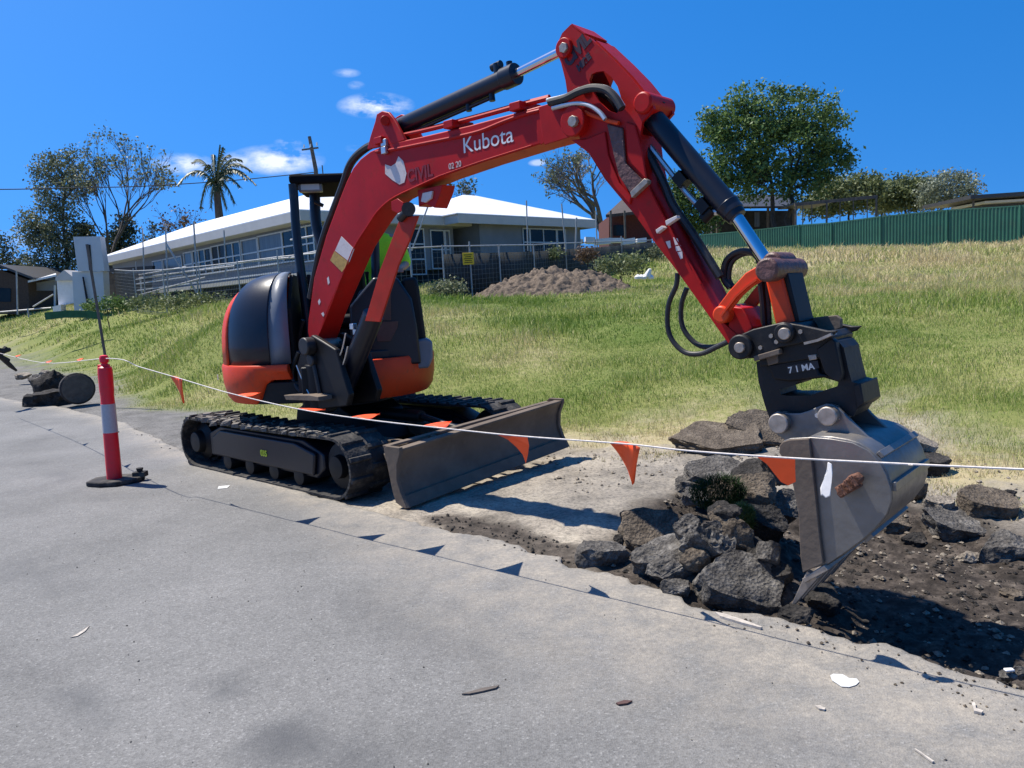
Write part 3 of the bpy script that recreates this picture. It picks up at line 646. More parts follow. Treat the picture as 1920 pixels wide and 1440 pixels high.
# canopy: 4 posts and roof
ZR = WY(548, 334, 7.3).z
LP0 = FH(.42, HP(573, 570, .42)[0], 1.5); _b, _z = HP(549, 345, .36); LP1 = FH(.36, _b, _z)
cp = MB(); cp.tube(smoothpts([LP0 - ZB * .45, LP0, LP0.lerp(LP1, .55) + HR * .015, LP1 - ZB * .12, LP1], 5), .042, 12)
_b2, _z2 = HP(700, 345, .36); R1 = FH(.36, _b2, _z2); R0 = FH(.42, HP(705, 600, .42)[0], 1.2); cp.tube(smoothpts([R0, R0.lerp(R1, .6), R1], 5), .042, 12)
can = cp.build('canopy_post', M['navy'], ex)
cp = MB(); _b, _z = HP(590, 360, -.35); T0 = FH(-.35, _b, _z); _b, _z = HP(607, 478, -.3); T1 = FH(-.3, _b, _z)
cp.tube(smoothpts([T0, T0.lerp(T1, .5) + HR * .03, T1, T1 - ZB * .6 - HR * .02], 5), .055, 12)
_b, _z = HP(700, 360, -.35); T2 = FH(-.35, _b, _z); cp.tube([T2, T2 - ZB * 1.3], .05, 12); cp.build('canopy_post', M['navy'], ex)
rf = MB(); q = [LP1 + HR * .03 + HF * .05, R1 - HR * .03 + HF * .05, T2 - HR * .03 - HF * .25, T0 + HR * .12 - HF * .25]
q = [Vector((v_.x, v_.y, ZR - .07)) for v_ in q]; rf.hexa(q + [v_ + ZB * .085 for v_ in q]); rf.build('canopy_roof', M['matte'], ex, bevel=.025)
wl = MB(); _b, _z = HP(578, 349, .30); wl.box(FH(.28, _b - .02, _z), (.1, .22, .11), (HF, HR, ZB)); wlo = wl.build('work_light', M['panel'], ex, bevel=.01)
wl = MB(); wl.box(FH(.335, _b - .02, _z), (.012, .17, .08), (HF, HR, ZB)); wl.build('lens', M['lamp'], wlo)
mr = MB(); A = BW(600, 372, .5); mr.tube([FH(.3, HP(590, 378, .3)[0], HP(590, 378, .3)[1]), FH(.3, HP(606, 386, .3)[0], HP(606, 386, .3)[1])], .018, 8); mr.build('mirror_bracket', M['black'], ex)

# --- swing bracket and boom cylinder
def bprism(name, pts, w0, w1, m, par=None, bevel=.008, wt=None):
    """outline read in the boom plane at lateral offset wt (default the near side w0)"""
    mb = MB(); mb.prism(BPs(pts, w0 if wt is None else wt), FB, w0, w1); return mb.build(name, m, par or ex, bevel=bevel)
sb = MB(); WB = .11
sb.prism(BPs([(584, 628), (604, 640), (628, 655), (642, 700), (655, 740), (650, 762), (600, 768), (560, 740), (556, 690), (566, 650)], -.17), FB, -.17, -.115)
sb.prism(BPs([(584, 628), (604, 640), (628, 655), (642, 700), (655, 740), (650, 762), (600, 768), (560, 740), (556, 690), (566, 650)], -.17), FB, .115, .17)
sb.box(FH(1.05, .0, .86), (.34, .34, .36), (HF, HR, ZB)); sb.cyl(FH(1.16, .02, .64), FH(1.16, .02, 1.06), .12)
sbo = sb.build('swing_bracket', M['black'], ex, bevel=.012)
pn = MB()
pc = BW(573, 650, -.22); pn.cyl(pc, pc + YB * .44, .055); pn.build('pivot_pin', M['pin'], sbo)
for px, py, w in ((662, 612, -.05), (668, 622, .0)):
    f_ = MB(); c = BW(px, py, w); f_.box(c, (.05, .04, .05), (DB, YB, ZB)); f_.build('hose_fitting', M['silver'], sbo, bevel=.005)
# guard plate and barrel of the boom cylinder, under the boom
cy = MB(); A = BW(640, 742, 0.0); B = BW(700, 590, 0.0); Cc = BW(770, 405, 0.0)
cy.cyl(A, B, .085, .085); cyo = cy.build('boom_cylinder', M['navy'], ex)
MB().cyl(B, Cc, .04).build('rod', M['chrome'], cyo)
bprism('cylinder_guard', [(750, 408), (784, 404), (768, 450), (747, 497), (712, 604), (684, 602), (712, 507)], -.085, -.07, M['guard'], cyo, .004)
gg = MB(); P_ = BPs([(750, 408), (784, 404), (768, 450), (747, 497), (712, 604), (684, 602), (712, 507)], -.085)
gg.prism([P_[0], P_[6], P_[5], (P_[5][0] + .012, P_[5][1]), (P_[6][0] + .012, P_[6][1]), (P_[0][0] + .012, P_[0][1])], FB, -.07, .04); gg.build('guard_side', M['guard'], cyo, bevel=.002)

# --- boom
WBM = .10
BO = [(577, 622), (578, 600), (583, 565), (589, 520), (600, 482), (612, 440), (626, 402), (640, 365), (650, 340), (662, 315), (676, 298), (694, 284), (715, 275), (745, 266), (800, 254), (880, 235), (960, 213), (1012, 198), (1050, 196), (1072, 202), (1086, 214), (1090, 228), (1086, 243), (1072, 254), (1010, 271), (905, 304), (825, 332), (790, 347), (760, 358), (735, 371), (716, 388), (702, 405), (690, 423), (665, 463), (647, 505), (630, 545), (612, 588), (598, 630), (592, 648), (582, 644)]
mb = MB(); mb.prism(BPs(BO, -WBM), FB, -WBM, WBM); boom = mb.build('boom', M['red'], ex, bevel=.008)
# raised welded edge on the near side and the pipe rail on top
ri = MB(); E1 = [(705, 285), (745, 279), (800, 268), (850, 258), (900, 246), (945, 228), (985, 214), (1012, 207)]
ri.tube(smoothpts([BW(x, y, -WBM - .004) for x, y in E1], 4), .012, 8)
ri.build('edge_rib', M['red'], boom)
for k, (dy, w) in enumerate(((-6, -.06), (-8, .0))):
    pipe = MB(); pipe.tube(smoothpts([BW(x, y + dy, w) for x, y in [(720, 270), (745, 262), (800, 250), (880, 230), (960, 208), (1030, 190)]], 4), .016, 8); pipe.build('hydraulic_pipe', M['red'], boom)
for px, py in ((728, 266), (860, 236), (985, 203)):
    c = MB(); c.box(BW(px, py, -.03), (.09, .2, .05), (DB, YB, ZB)); c.build('pipe_clamp', M['red'], boom, bevel=.005)
c = MB()
c.box(BW(722, 268, -.1), (.06, .04, .05), (DB, YB, ZB)); c.box(BW(721, 282, -.12), (.05, .03, .05), (DB, YB, ZB)); c.build('grease_fitting', M['silver'], boom, bevel=.004)
# hose guard strip along the outer back
hg = MB(); G1 = [(583, 560), (598, 482), (612, 432), (628, 390), (645, 345), (655, 315), (668, 295), (690, 277), (712, 268)]
for w in (-.06, .0, .06): hg.tube(smoothpts([BW(x - 1, y - 1, w) for x, y in G1], 4), .03, 8)
hg.build('boom_hose', M['hose'], boom)
ear = MB(); 
for w0, w1 in ((-.10, -.075), (.075, .10)):
    ear.prism(BPs([(688, 280), (694, 256), (703, 228), (706, 214), (716, 208), (728, 210), (738, 222), (748, 240), (760, 262), (740, 270)], -.1), FB, w0, w1)
ear.cyl(BW(722, 226, -.125), BW(722, 226, .12), .035); ear.build('cylinder_lug', M['red'], boom, bevel=.006)
# patch plates of the cranked section
bprism('knuckle_boss', [(733, 378), (745, 372), (756, 380), (756, 394), (745, 400), (734, 394)], -.108, -.095, M['red'], boom, .003)
bprism('lamp_bracket', [(783, 356), (830, 346), (826, 362), (815, 390), (797, 382), (785, 388)], -.06, .06, M['red'], boom, .004)
bprism('boom_lamp', [(792, 362), (810, 358), (808, 372), (797, 380), (789, 378)], -.075, -.058, M['sticker'], boom, .002)
bl = MB(); bl.cyl(BW(766, 392, -.13), BW(766, 392, .02), .05); bl.cyl(BW(762, 398, -.1), BW(750, 410, -.1), .03); bl.build('hose_elbow', M['hose'], boom)
# stickers
bprism('label_plate', [(640, 443), (664, 467), (655, 491), (628, 470)], -.1025, -.0995, M['sticker'], boom, 0)
bprism('label_plate', [(627, 471), (654, 492), (641, 510), (619, 488)], -.1025, -.0995, M['tan_sticker'], boom, 0)
bprism('worn_patch', [(722, 308), (733, 312), (742, 306), (747, 293), (756, 302), (762, 325), (758, 342), (749, 346), (736, 338), (722, 326)], -.1025, -.0995, M['sticker'], boom, 0)
# arrows of wear near the foot
for pts in ([(602, 588), (606, 585), (608, 590), (606, 594)], [(596, 565), (599, 560), (601, 566), (598, 572)], [(613, 522), (616, 518), (618, 530), (615, 534)]):
    bprism('paint_chip', pts, -.1025, -.0995, M['sticker'], boom, 0)
# boom lettering
t0 = Vector(BP(868, 288, -WBM)); t1 = Vector(BP(965, 265, -WBM)); ax_ = (t1 - t0); L_ = ax_.length; ax_ /= L_; upv = Vector((-ax_.y, ax_.x))
def lett(t0, ax, up, w): return lambda a, b, c: FB(t0.x + ax.x * a + up.x * b, t0.y + ax.y * a + up.y * b, w - c)
text_mesh('lettering', 'Kubota', L_ / 3.3 * 1.0, lett(t0, ax_, upv, -.1015), M['white'], boom, bold=.0, depth=.0008, squash=1.1)
t0 = Vector(BP(765, 342, -WBM)); t1 = Vector(BP(840, 322, -WBM)); ax2 = (t1 - t0).normalized(); up2 = Vector((-ax2.y, ax2.x))
text_mesh('faded_lettering', 'CIVIL', .12, lett(t0, ax2, up2, -.1015), M['decal_ghost'], boom, bold=.003)
t0 = Vector(BP(842, 318, -WBM)); text_mesh('faded_lettering', '02 20', .055, lett(t0, ax2, up2, -.1015), M['sticker'], boom)
pb = MB(); c = BW(1072, 227, -.16); pb.cyl(c, c + YB * .32, .085); pb.build('pivot_boss', M['red'], boom, bevel=.006)
pb = MB(); c = BW(1072, 227, -.185); pb.cyl(c, c + YB * .03, .032, seg=8); pb.build('pin', M['pin'], boom, bevel=.003)
bprism('fork_cheek', [(1010, 200), (1036, 192), (1060, 198), (1080, 210), (1090, 228), (1084, 246), (1066, 258), (1020, 272), (1014, 240)], -.118, -.0995, M['red'], boom, .004)
for q_ in ([(1012, 207), (1024, 234), (1026, 262), (1014, 272), (1008, 262), (1006, 225)],): bprism('weld_plate', q_, -.108, -.0995, M['red'], boom, .003)

# --- arm cylinder (over the boom)
A = BW(738, 243, 0); B = BW(962, 141, 0); E_ = BW(1055, 95, 0)
cy = MB(); cy.cyl(A, B, .059, seg=24); cy.cyl(B - (B - A).normalized() * .08, B + (B - A).normalized() * .03, .068, seg=24)
cy.cyl(A - YB * .07, A + YB * .07, .05)
cyo = cy.build('arm_cylinder', M['navy'], ex, bevel=.004)
MB().cyl(B, E_, .028, seg=20).build('rod', M['chrome'], cyo)
dd = (B - A).normalized(); up_ = YB.cross(dd) * -1
if up_.z < 0: up_ = -up_
k_ = MB(); q = B - dd * .12; k_.cyl(q + up_ * .05, q + up_ * .11, .03); k_.cyl(q + up_ * .10 - dd * .05, q + up_ * .10 + dd * .03, .024)
for s_ in (.2, .42): q = B - dd * s_; k2_ = MB(); k2_.cyl(q - up_ * .05, q - up_ * .10, .02); k2_.build('port', M['navy'], cyo)
k_.cyl(B - dd * .02 + up_ * .06, B - dd * .02 + up_ * .09, .02)
k_.build('port', M['navy'], cyo)
pp_ = MB(); pp_.tube([A + dd * .2 - up_ * .075, B - dd * .22 - up_ * .075], .014, 8); pp_.build('hydraulic_pipe', M['navy'], cyo)

# --- arm (dipper)
WA = .105
AO = [(1070, 46), (1112, 76), (1150, 112), (1182, 145), (1206, 175), (1222, 190), (1226, 204), (1216, 216), (1204, 228), (1200, 255), (1205, 300), (1215, 345), (1245, 405), (1285, 475), (1315, 530), (1350, 600), (1395, 640), (1392, 655), (1375, 655), (1360, 636), (1315, 572), (1267, 505), (1222, 447), (1190, 402), (1160, 367), (1135, 337), (1107, 292), (1088, 262), (1074, 225), (1066, 190), (1060, 150), (1052, 118), (1044, 98), (1046, 80), (1054, 62)]
HO = [(1118, 135), (1132, 133), (1146, 144), (1158, 162), (1165, 185), (1165, 203), (1156, 213), (1140, 207), (1122, 190), (1110, 168), (1105, 150), (1109, 139)]
mb = MB()
mb.prism(BPs(AO[:15] + AO[15:], -WA), FB, -WA, -WA + .02, hole=BPs(HO, -WA)); mb.prism(BPs(AO, -WA), FB, WA - .02, WA, hole=BPs(HO, -WA))
arm = mb.build('arm', M['red'], ex, bevel=0, smooth=20)
# inner web: solid box from under the pivot down to the tip, and rim strips above
mb = MB(); mb.prism(BPs([(1200, 250), (1205, 300), (1215, 345), (1245, 405), (1285, 475), (1315, 530), (1345, 592), (1388, 640), (1375, 650), (1360, 632), (1316, 570), (1268, 503), (1224, 446), (1192, 401), (1162, 366), (1137, 336), (1110, 291), (1095, 262)], -WA), FB, -WA + .004, WA - .004); mb.build('arm_box', M['red'], arm, bevel=.004)
def strip(pts, par, m, w0=-WA, w1=WA, th=.012, name='flange'):
    P_ = [Vector(p) for p in BPs(pts, -WA)]; mb = MB(); vs = []
    for i, p in enumerate(P_):
        t = (P_[min(i + 1, len(P_) - 1)] - P_[max(i - 1, 0)]).normalized(); nn = Vector((-t.y, t.x))
        for q, w in ((p, w0), (p + nn * th, w0), (p + nn * th, w1), (p, w1)): vs.append(FB(q.x, q.y, w))
    fs = [(i * 4 + j, i * 4 + (j + 1) % 4, i * 4 + 4 + (j + 1) % 4, i * 4 + 4 + j) for i in range(len(P_) - 1) for j in range(4)] + [(0, 1, 2, 3), tuple(reversed(range(4 * len(P_) - 4, 4 * len(P_))))]
    mb.add(vs, fs); return mb.build(name, m, par)
strip([(1070, 48), (1095, 66)], arm, M['red']); strip([(1112, 78), (1150, 114), (1182, 147), (1206, 177)], arm, M['red'], -WA + .02, WA - .02)
strip([(1066, 205), (1061, 150), (1053, 118)], arm, M['red'], -WA + .02, WA - .02)
pb = MB(); c = BW(1055, 89, -.13); pb.cyl(c, c + YB * .26, .055); pb.build('pin_boss', M['red'], arm, bevel=.005)
pb = MB(); c = BW(1055, 89, -.145); pb.cyl(c, c + YB * .02, .03, seg=6); pb.build('pin', M['pin'], arm, bevel=.002)
pb = MB(); c = BW(1203, 192, -.128); pb.cyl(c, c + YB * .256, .058); pb.build('pin_boss', M['red'], arm, bevel=.012)
# swept reinforcement ribs on the near side
bprism('side_rib', [(1137, 232), (1166, 240), (1172, 305), (1204, 338), (1183, 365), (1160, 330), (1150, 290)], -.125, -.104, M['greasy'], arm, .006)
bprism('rib_foot', [(1181, 360), (1208, 334), (1214, 338), (1213, 344), (1184, 371)], -.14, -.10, M['pin'], arm, .003)
bprism('side_rib', [(1070, 262), (1098, 260), (1134, 246), (1140, 290), (1160, 342), (1184, 368), (1180, 384), (1135, 333), (1107, 290)], -.118, -.104, M['red'], arm, .006)
bprism('side_rib', [(1172, 228), (1190, 234), (1204, 285), (1212, 335), (1206, 332), (1176, 300)], -.118, -.104, M['red'], arm, .006)
for pts in ([(1247, 414), (1268, 404), (1270, 409), (1249, 423)], [(1229, 431), (1241, 423), (1245, 427), (1231, 438)]): bprism('hose_clamp', pts, -.14, -.105, M['sticker'], arm, .002)
for pts in ([(1262, 445), (1270, 447), (1273, 458), (1266, 460)], [(1266, 462), (1276, 460), (1278, 470), (1268, 471)], [(1270, 473), (1279, 471), (1280, 484), (1276, 486)], [(1248, 453), (1256, 451), (1258, 464), (1254, 466)]): bprism('paint_chip', pts, -.109, -.1045, M['sticker'], arm, 0)
# dark lettering by the head of the arm
t0 = Vector(BP(1066, 126, -WA)); t1 = Vector(BP(1104, 82, -WA)); ax3 = (t1 - t0).normalized(); up3 = Vector((-ax3.y, ax3.x))
text_mesh('lettering', 'CIVIL', .10, lett(t0, ax3, up3, -WA - .002), M['decal_black'], arm, bold=.006, squash=.85)
t0 = Vector(BP(1086, 134, -WA)); text_mesh('lettering', 'HIRE', .05, lett(t0, ax3, up3, -WA - .002), M['decal_black'], arm, bold=.004)
# silver hoses arching over the pivot
for pts, w, r_, m in (([(1030, 192), (1060, 184), (1085, 172), (1110, 165), (1135, 168), (1152, 182), (1166, 204)], -.15, .022, 'hose'), ([(1026, 188), (1060, 180), (1085, 168), (1110, 162), (1136, 164), (1155, 178), (1170, 200)], -.13, .012, 'silver'),
                   ([(1036, 203), (1060, 197), (1085, 194), (1106, 198), (1124, 210), (1135, 224)], -.15, .013, 'silver'), ([(1085, 206), (1110, 216), (1140, 226), (1160, 231)], -.12, .012, 'orange'),
                   ([(1034, 196), (1070, 184), (1112, 172), (1140, 180), (1158, 200), (1166, 225), (1172, 300)], -.0, .024, 'hose')):
    h = MB(); h.tube(smoothpts([BW(x, y, w) for x, y in pts], 6), r_, 10); h.build('hydraulic_hose', M[m], arm)

# --- bucket cylinder
A = BW(1216, 212, 0); B = BW(1376, 400, 0); E_ = BW(1438, 492, 0); dd = (B - A).normalized(); up_ = DB * 1.0 - dd * DB.dot(dd); up_.normalize()
cy = MB(); cy.cyl(A, B, .060, .060, seg=24); cy.cyl(B - dd * .06, B + dd * .03, .066, .05, seg=24); cy.cyl(A - YB * .06, A + YB * .06, .06)
cyo = cy.build('bucket_cylinder', M['navy'], ex, bevel=.004)
MB().cyl(B, E_, .032, seg=20).build('rod', M['chrome'], cyo)
k_ = MB(); k_.tube([A + dd * .12 - up_ * .11 , A + dd * .5 - up_ * .12, B - dd * .12 - up_ * .11, B - dd * .06 - up_ * .05], .016, 8); k_.build('hydraulic_pipe', M['silver'], cyo)
k_ = MB(); k_.cyl(A + dd * .02 + up_ * .05, A + dd * .02 + up_ * .10, .02); k_.build('port', M['black'], cyo); k_ = MB(); k_.cyl(B - dd * .1 - up_ * .07, B - dd * .1 - up_ * .14, .03)
for s_ in (.42, .62): k2_ = MB(); k2_.box(A + dd * s_ - up_ * .09, (.07, .08, .06), (dd, YB, up_)); k2_.build('pipe_clamp', M['black'], cyo)
k_.build('port', M['black'], cyo)
# hoses between arm and cylinder, along the arm's back
h = MB()
for w in (-.03, .04): h.tube(smoothpts([BW(x, y, w) for x, y in [(1175, 215), (1200, 262), (1222, 300), (1245, 345), (1262, 385), (1300, 440), (1330, 488), (1350, 520)]], 5), .024, 8)
h.build('hydraulic_hose', M['hose'], arm)
h = MB()
for o_ in (0, 10): h.tube(smoothpts([BW(x + o_, y + o_ * .3, .02 + o_ * .002) for x, y in [(1368, 540), (1356, 520), (1362, 488), (1385, 472), (1410, 474), (1424, 492), (1426, 530), (1430, 570), (1432, 610)]], 6), .016, 8)
h.build('loop_hose', M['hose'], arm)
for pts in ([(1270, 512), (1268, 535), (1254, 570), (1252, 612), (1262, 640), (1285, 661), (1315, 663), (1345, 650), (1366, 640)], [(1288, 540), (1278, 570), (1278, 605), (1290, 630), (1312, 648), (1340, 650), (1366, 640)]):
    h = MB(); h.tube(smoothpts([BW(x, y, -.03 - .06 * (len(pts) > 7)) for x, y in pts], 8), .014, 10); h.build('drooping_hose', M['hose'], arm)
# guide link and tipping link
for w0, w1 in ((-.15, -.125), (.125, .15)):
    lk = MB(); lk.prism(BPs([(1338, 588), (1348, 570), (1367, 545), (1397, 512), (1422, 497), (1440, 496), (1446, 510), (1432, 524), (1410, 537), (1390, 555), (1372, 578), (1362, 594), (1348, 600)], -.15), FB, w0, w1); lk.build('guide_link', M['orange'], arm, bevel=.006)
strip([(1364, 592), (1392, 556), (1412, 538), (1430, 525)], arm, M['orange'], -.17, -.12, .01, 'link_rib')
lk = MB(); lk.prism(BPs([(1432, 515), (1464, 512), (1487, 600), (1490, 625), (1460, 625), (1452, 602)], -.09), FB, -.09, .09); lk.build('tipping_link', M['orange'], arm, bevel=.01)
lk = MB(); lk.prism(BPs([(1464, 512), (1474, 512), (1496, 604), (1487, 610)], -.09), FB, -.07, .11); lk.build('link_side', M['black'], arm, bevel=.004)
pb = MB(); c = BW(1436, 506, -.19); pb.cyl(c, c + YB * .38, .058, .055); pb.build('joint_pin', M['greasy'], arm, bevel=.012)
pb = MB(); c = BW(1446, 492, -.08); pb.cyl(c, c + YB * .2, .05); pb.cyl(BW(1462, 498, .05), BW(1462, 498, .16), .05); pb.build('rod_eye', M['greasy'], cyo, bevel=.012)
pb = MB(); c = BW(1350, 590, -.165); pb.cyl(c, c + YB * .33, .045); pb.build('link_pin', M['orange'], arm, bevel=.01)
bprism('arm_nose', [(1374, 575), (1392, 577), (1412, 614), (1400, 640), (1385, 648), (1362, 622)], -.10, .10, M['red'], arm, .006)

# --- tilting hitch
ht = MB()
UP = [(1366, 647), (1370, 636), (1382, 630), (1412, 617), (1467, 604), (1500, 609), (1550, 620), (1570, 620), (1560, 630), (1520, 640), (1462, 652), (1440, 668), (1412, 672), (1390, 673), (1374, 666)]
for w0, w1 in ((-.17, -.145), (.145, .17)): ht.prism(BPs(UP, -.17), FB, w0, w1)
ht.prism(BPs([(1420, 640), (1548, 622), (1560, 632), (1556, 668), (1424, 688)], -.14), FB, -.14, .14)
hitch = ht.build('tilt_hitch', M['hitch'], ex, bevel=.006)
bprism('hitch_wing', [(1490, 600), (1520, 596), (1568, 591), (1577, 598), (1577, 614), (1552, 626), (1500, 612)], .10, .125, M['blade'], hitch, .004, wt=.1)
hh = MB()
for px, py, r_ in ((1386, 651, .062), (1468, 625, .048)):
    c = BW(px, py, -.205); hh.cyl(c, c + YB * .41, r_)
hh.build('hitch_boss', M['hitch'], hitch, bevel=.008)
for px, py, r_ in ((1385, 652, .026), (1469, 626, .028)):
    p_ = MB(); c = BW(px, py, -.222); p_.cyl(c, c + YB * .03, r_); p_.build('pin', M['pin'], hitch, bevel=.003)
strip([(1570, 622), (1545, 633), (1520, 639)], hitch, M['pin'], -.19, -.12, .012, 'worn_edge')
hh = MB(); hh.prism(BPs([(1412, 668), (1460, 654), (1462, 664), (1414, 678)], -.19), FB, -.19, -.15); hh.build('step_bar', M['blade'], hitch, bevel=.004)
# lower tilting body with a window through it
LBd = [(1418, 678), (1440, 672), (1530, 655), (1558, 634), (1572, 640), (1582, 652), (1590, 690), (1597, 716), (1612, 720), (1617, 757), (1607, 768), (1600, 780), (1500, 776), (1462, 774), (1445, 790), (1434, 760), (1422, 715)]
WIN = [(1461, 730), (1490, 722), (1498, 714), (1545, 708), (1572, 716), (1570, 724), (1548, 732), (1528, 738), (1520, 742), (1475, 742), (1464, 740)]
ht = MB(); ht.prism(BPs(LBd, -.10), FB, -.10, .10, hole=BPs(WIN, -.10)); tb = ht.build('tilt_body', M['hitch'], ex, bevel=0, smooth=25)
bprism('actuator', [(1438, 684), (1528, 668), (1536, 700), (1560, 706), (1480, 716), (1450, 712)], -.13, -.10, M['black'], tb, .01)
bprism('side_plate', [(1530, 655), (1558, 634), (1566, 640), (1578, 700), (1576, 716), (1560, 712), (1546, 700)], -.15, -.10, M['hitch'], tb, .006)
bprism('block', [(1435, 668), (1458, 664), (1459, 680), (1440, 686)], -.145, -.10, M['blade'], tb, .004)
bprism('bolt_block', [(1514, 666), (1530, 664), (1531, 674), (1517, 676)], -.145, -.10, M['pin'], tb, .003)
bprism('rating_plate', [(1475, 686), (1533, 676), (1536, 690), (1478, 701)], -.136, -.129, M['navy'], tb, 0)
t0 = Vector(BP(1479, 700, -.137)); t1 = Vector(BP(1536, 690, -.137)); ax4 = (t1 - t0).normalized(); up4 = Vector((-ax4.y, ax4.x))
text_mesh('lettering', '7 1 MA', .042, lett(t0, ax4, up4, -.1365), M['silver'], tb, bold=.001, depth=.0008)
bprism('clevis', [(1600, 722), (1613, 718), (1620, 757), (1606, 768)], -.12, .12, M['hitch'], tb, .006)

# --- bucket
WK = .27
EAR = [(1440, 792), (1446, 778), (1457, 771), (1478, 775), (1500, 775), (1517, 770), (1532, 763), (1548, 757), (1560, 758), (1572, 765), (1586, 778), (1602, 795), (1640, 830), (1655, 845), (1640, 850), (1590, 832), (1480, 832), (1452, 812), (1442, 802)]
bk = MB()
for w0, w1 in ((-.14, -.118), (.118, .14)): bk.prism(BPs(EAR, -.14), FB, w0, w1)
ears = bk
# shell profile (near side silhouette), opened towards the machine
SH = [(1522, 820), (1560, 822), (1590, 827), (1612, 834), (1630, 846), (1647, 862), (1660, 885), (1668, 910), (1670, 935), (1662, 962), (1642, 988), (1615, 1012), (1580, 1038), (1550, 1057)]
P_ = [Vector(p) for p in BPs(SH, -WK)]; n = len(P_); vs = []
for i, p in enumerate(P_):
    t = (P_[min(i + 1, n - 1)] - P_[max(i - 1, 0)]).normalized(); nn = Vector((t.y, -t.x)) * -1
    bulge = .045 * math.sin(math.pi * i / (n - 1)) ** .6
    for q, w in ((p, -WK), (p + nn * 0.0, -WK + .001), (p, WK)): pass
    for w in (-WK, -WK * .97, -WK * .5, 0, WK * .5, WK * .97, WK):
        vs.append(FB(p.x, p.y, w))
sh = MB(); fs = [(i * 7 + j, i * 7 + j + 1, (i + 1) * 7 + j + 1, (i + 1) * 7 + j) for i in range(n - 1) for j in range(6)]; sh.add(vs, fs)
bucket = sh.build('bucket', M['bucket'], ex, solid=.016, smooth=50)
ears.build('ear_plate', M['bucket'], bucket, bevel=.005)
SP = [(1465, 847), (1466, 834), (1472, 825), (1484, 821), (1522, 819), (1560, 822), (1600, 829), (1630, 844), (1650, 864), (1664, 890), (1672, 915), (1673, 938), (1664, 964), (1642, 990), (1615, 1014), (1582, 1038), (1552, 1058), (1510, 1068), (1507, 1040), (1505, 1000), (1503, 960), (1497, 925), (1490, 890), (1480, 868)]
for w0, w1 in ((-WK - .012, -WK + .004), (WK - .004, WK + .012)):
    s_ = MB(); s_.prism(BPs(SP, -WK), FB, w0, w1); s_.build('side_plate', M['bucket'], bucket, bevel=.003)
for w0, w1 in ((-WK - .034, -WK - .012), (WK + .012, WK + .034)):
    s_ = MB(); s_.prism(BPs([(1466, 846), (1467, 833), (1473, 826), (1486, 822), (1522, 820), (1526, 850), (1534, 920), (1542, 1000), (1549, 1053), (1510, 1070), (1506, 1040), (1504, 1000), (1502, 960), (1496, 925), (1488, 890), (1479, 866)], -WK), FB, w0, w1); s_.build('side_cutter', M['blade'], bucket, bevel=.004)
# wrap of wear strips across the back
for a, b in (((1640, 852), (1650, 862)), ((1668, 905), (1669, 922)), ((1630, 1000), (1616, 1012))):
    s_ = MB(); p, q = Vector(BP(*a, -WK)), Vector(BP(*b, -WK)); t = (q - p).normalized(); nn = Vector((-t.y, t.x)); 
    if nn.x < 0: nn = -nn
    v = [FB(*(p + nn * .004), -WK + .01), FB(*(q + nn * .004), -WK + .01), FB(*(q + nn * .022), -WK + .01), FB(*(p + nn * .022), -WK + .01)]; v += [k + YB * (2 * WK - .02) for k in v]
    s_.hexa(v).build('wear_strip', M['bucket'], bucket, bevel=.002)
# top beam linking ears and shell
s_ = MB(); s_.prism(BPs([(1522, 816), (1590, 823), (1640, 845), (1648, 852), (1600, 838), (1530, 826)], -.2), FB, -WK + .02, WK - .02); s_.build('top_plate', M['bucket'], bucket, bevel=.003)
for px, py, r_ in ((1458, 795, .050), (1550, 781, .045)):
    p_ = MB(); c = BW(px, py, -.185); p_.cyl(c, c + YB * .37, r_, seg=18); p_.build('bucket_pin', M['pin'], bucket, bevel=.006)
for px, py in ((1476, 798), (1532, 779), (1569, 784)):
    p_ = MB(); c = BW(px, py, -.15); p_.cyl(c, c + YB * .03, .012, seg=6); p_.build('bolt', M['silver'], bucket)
# lip and teeth
lp0 = Vector(BP(1550, 1056, -WK)); lp1 = Vector(BP(1508, 1082, -WK)); tt = (lp1 - lp0).normalized(); nn = Vector((-tt.y, tt.x))
s_ = MB(); v = [FB(*lp0, -WK - .03), FB(*lp1, -WK - .03), FB(*(lp1 + nn * .022), -WK - .03), FB(*(lp0 + nn * .028), -WK - .03)]; v += [k + YB * (2 * WK + .06) for k in v]; s_.hexa(v).build('cutting_lip', M['pin'], bucket, bevel=.003)
tip = Vector(BP(1484, 1138, -WK)); 
for k in range(5):
    w = -WK - .02 + k * (2 * WK - .03) / 4; a = lp1 - tt * .05; d_ = (tip - a); nn2 = Vector((-d_.y, d_.x)).normalized()
    s_ = MB(); b_ = tip; v = [FB(*(a - nn2 * .02), w), FB(*(a + nn2 * .035), w), FB(*(a + nn2 * .035), w + .065), FB(*(a - nn2 * .02), w + .065), FB(*(b_ - nn2 * .004), w + .014), FB(*(b_ + nn2 * .006), w + .014), FB(*(b_ + nn2 * .006), w + .05), FB(*(b_ - nn2 * .004), w + .05)]
    s_.hexa(v).build('tooth', M['pin'], bucket, bevel=.003)

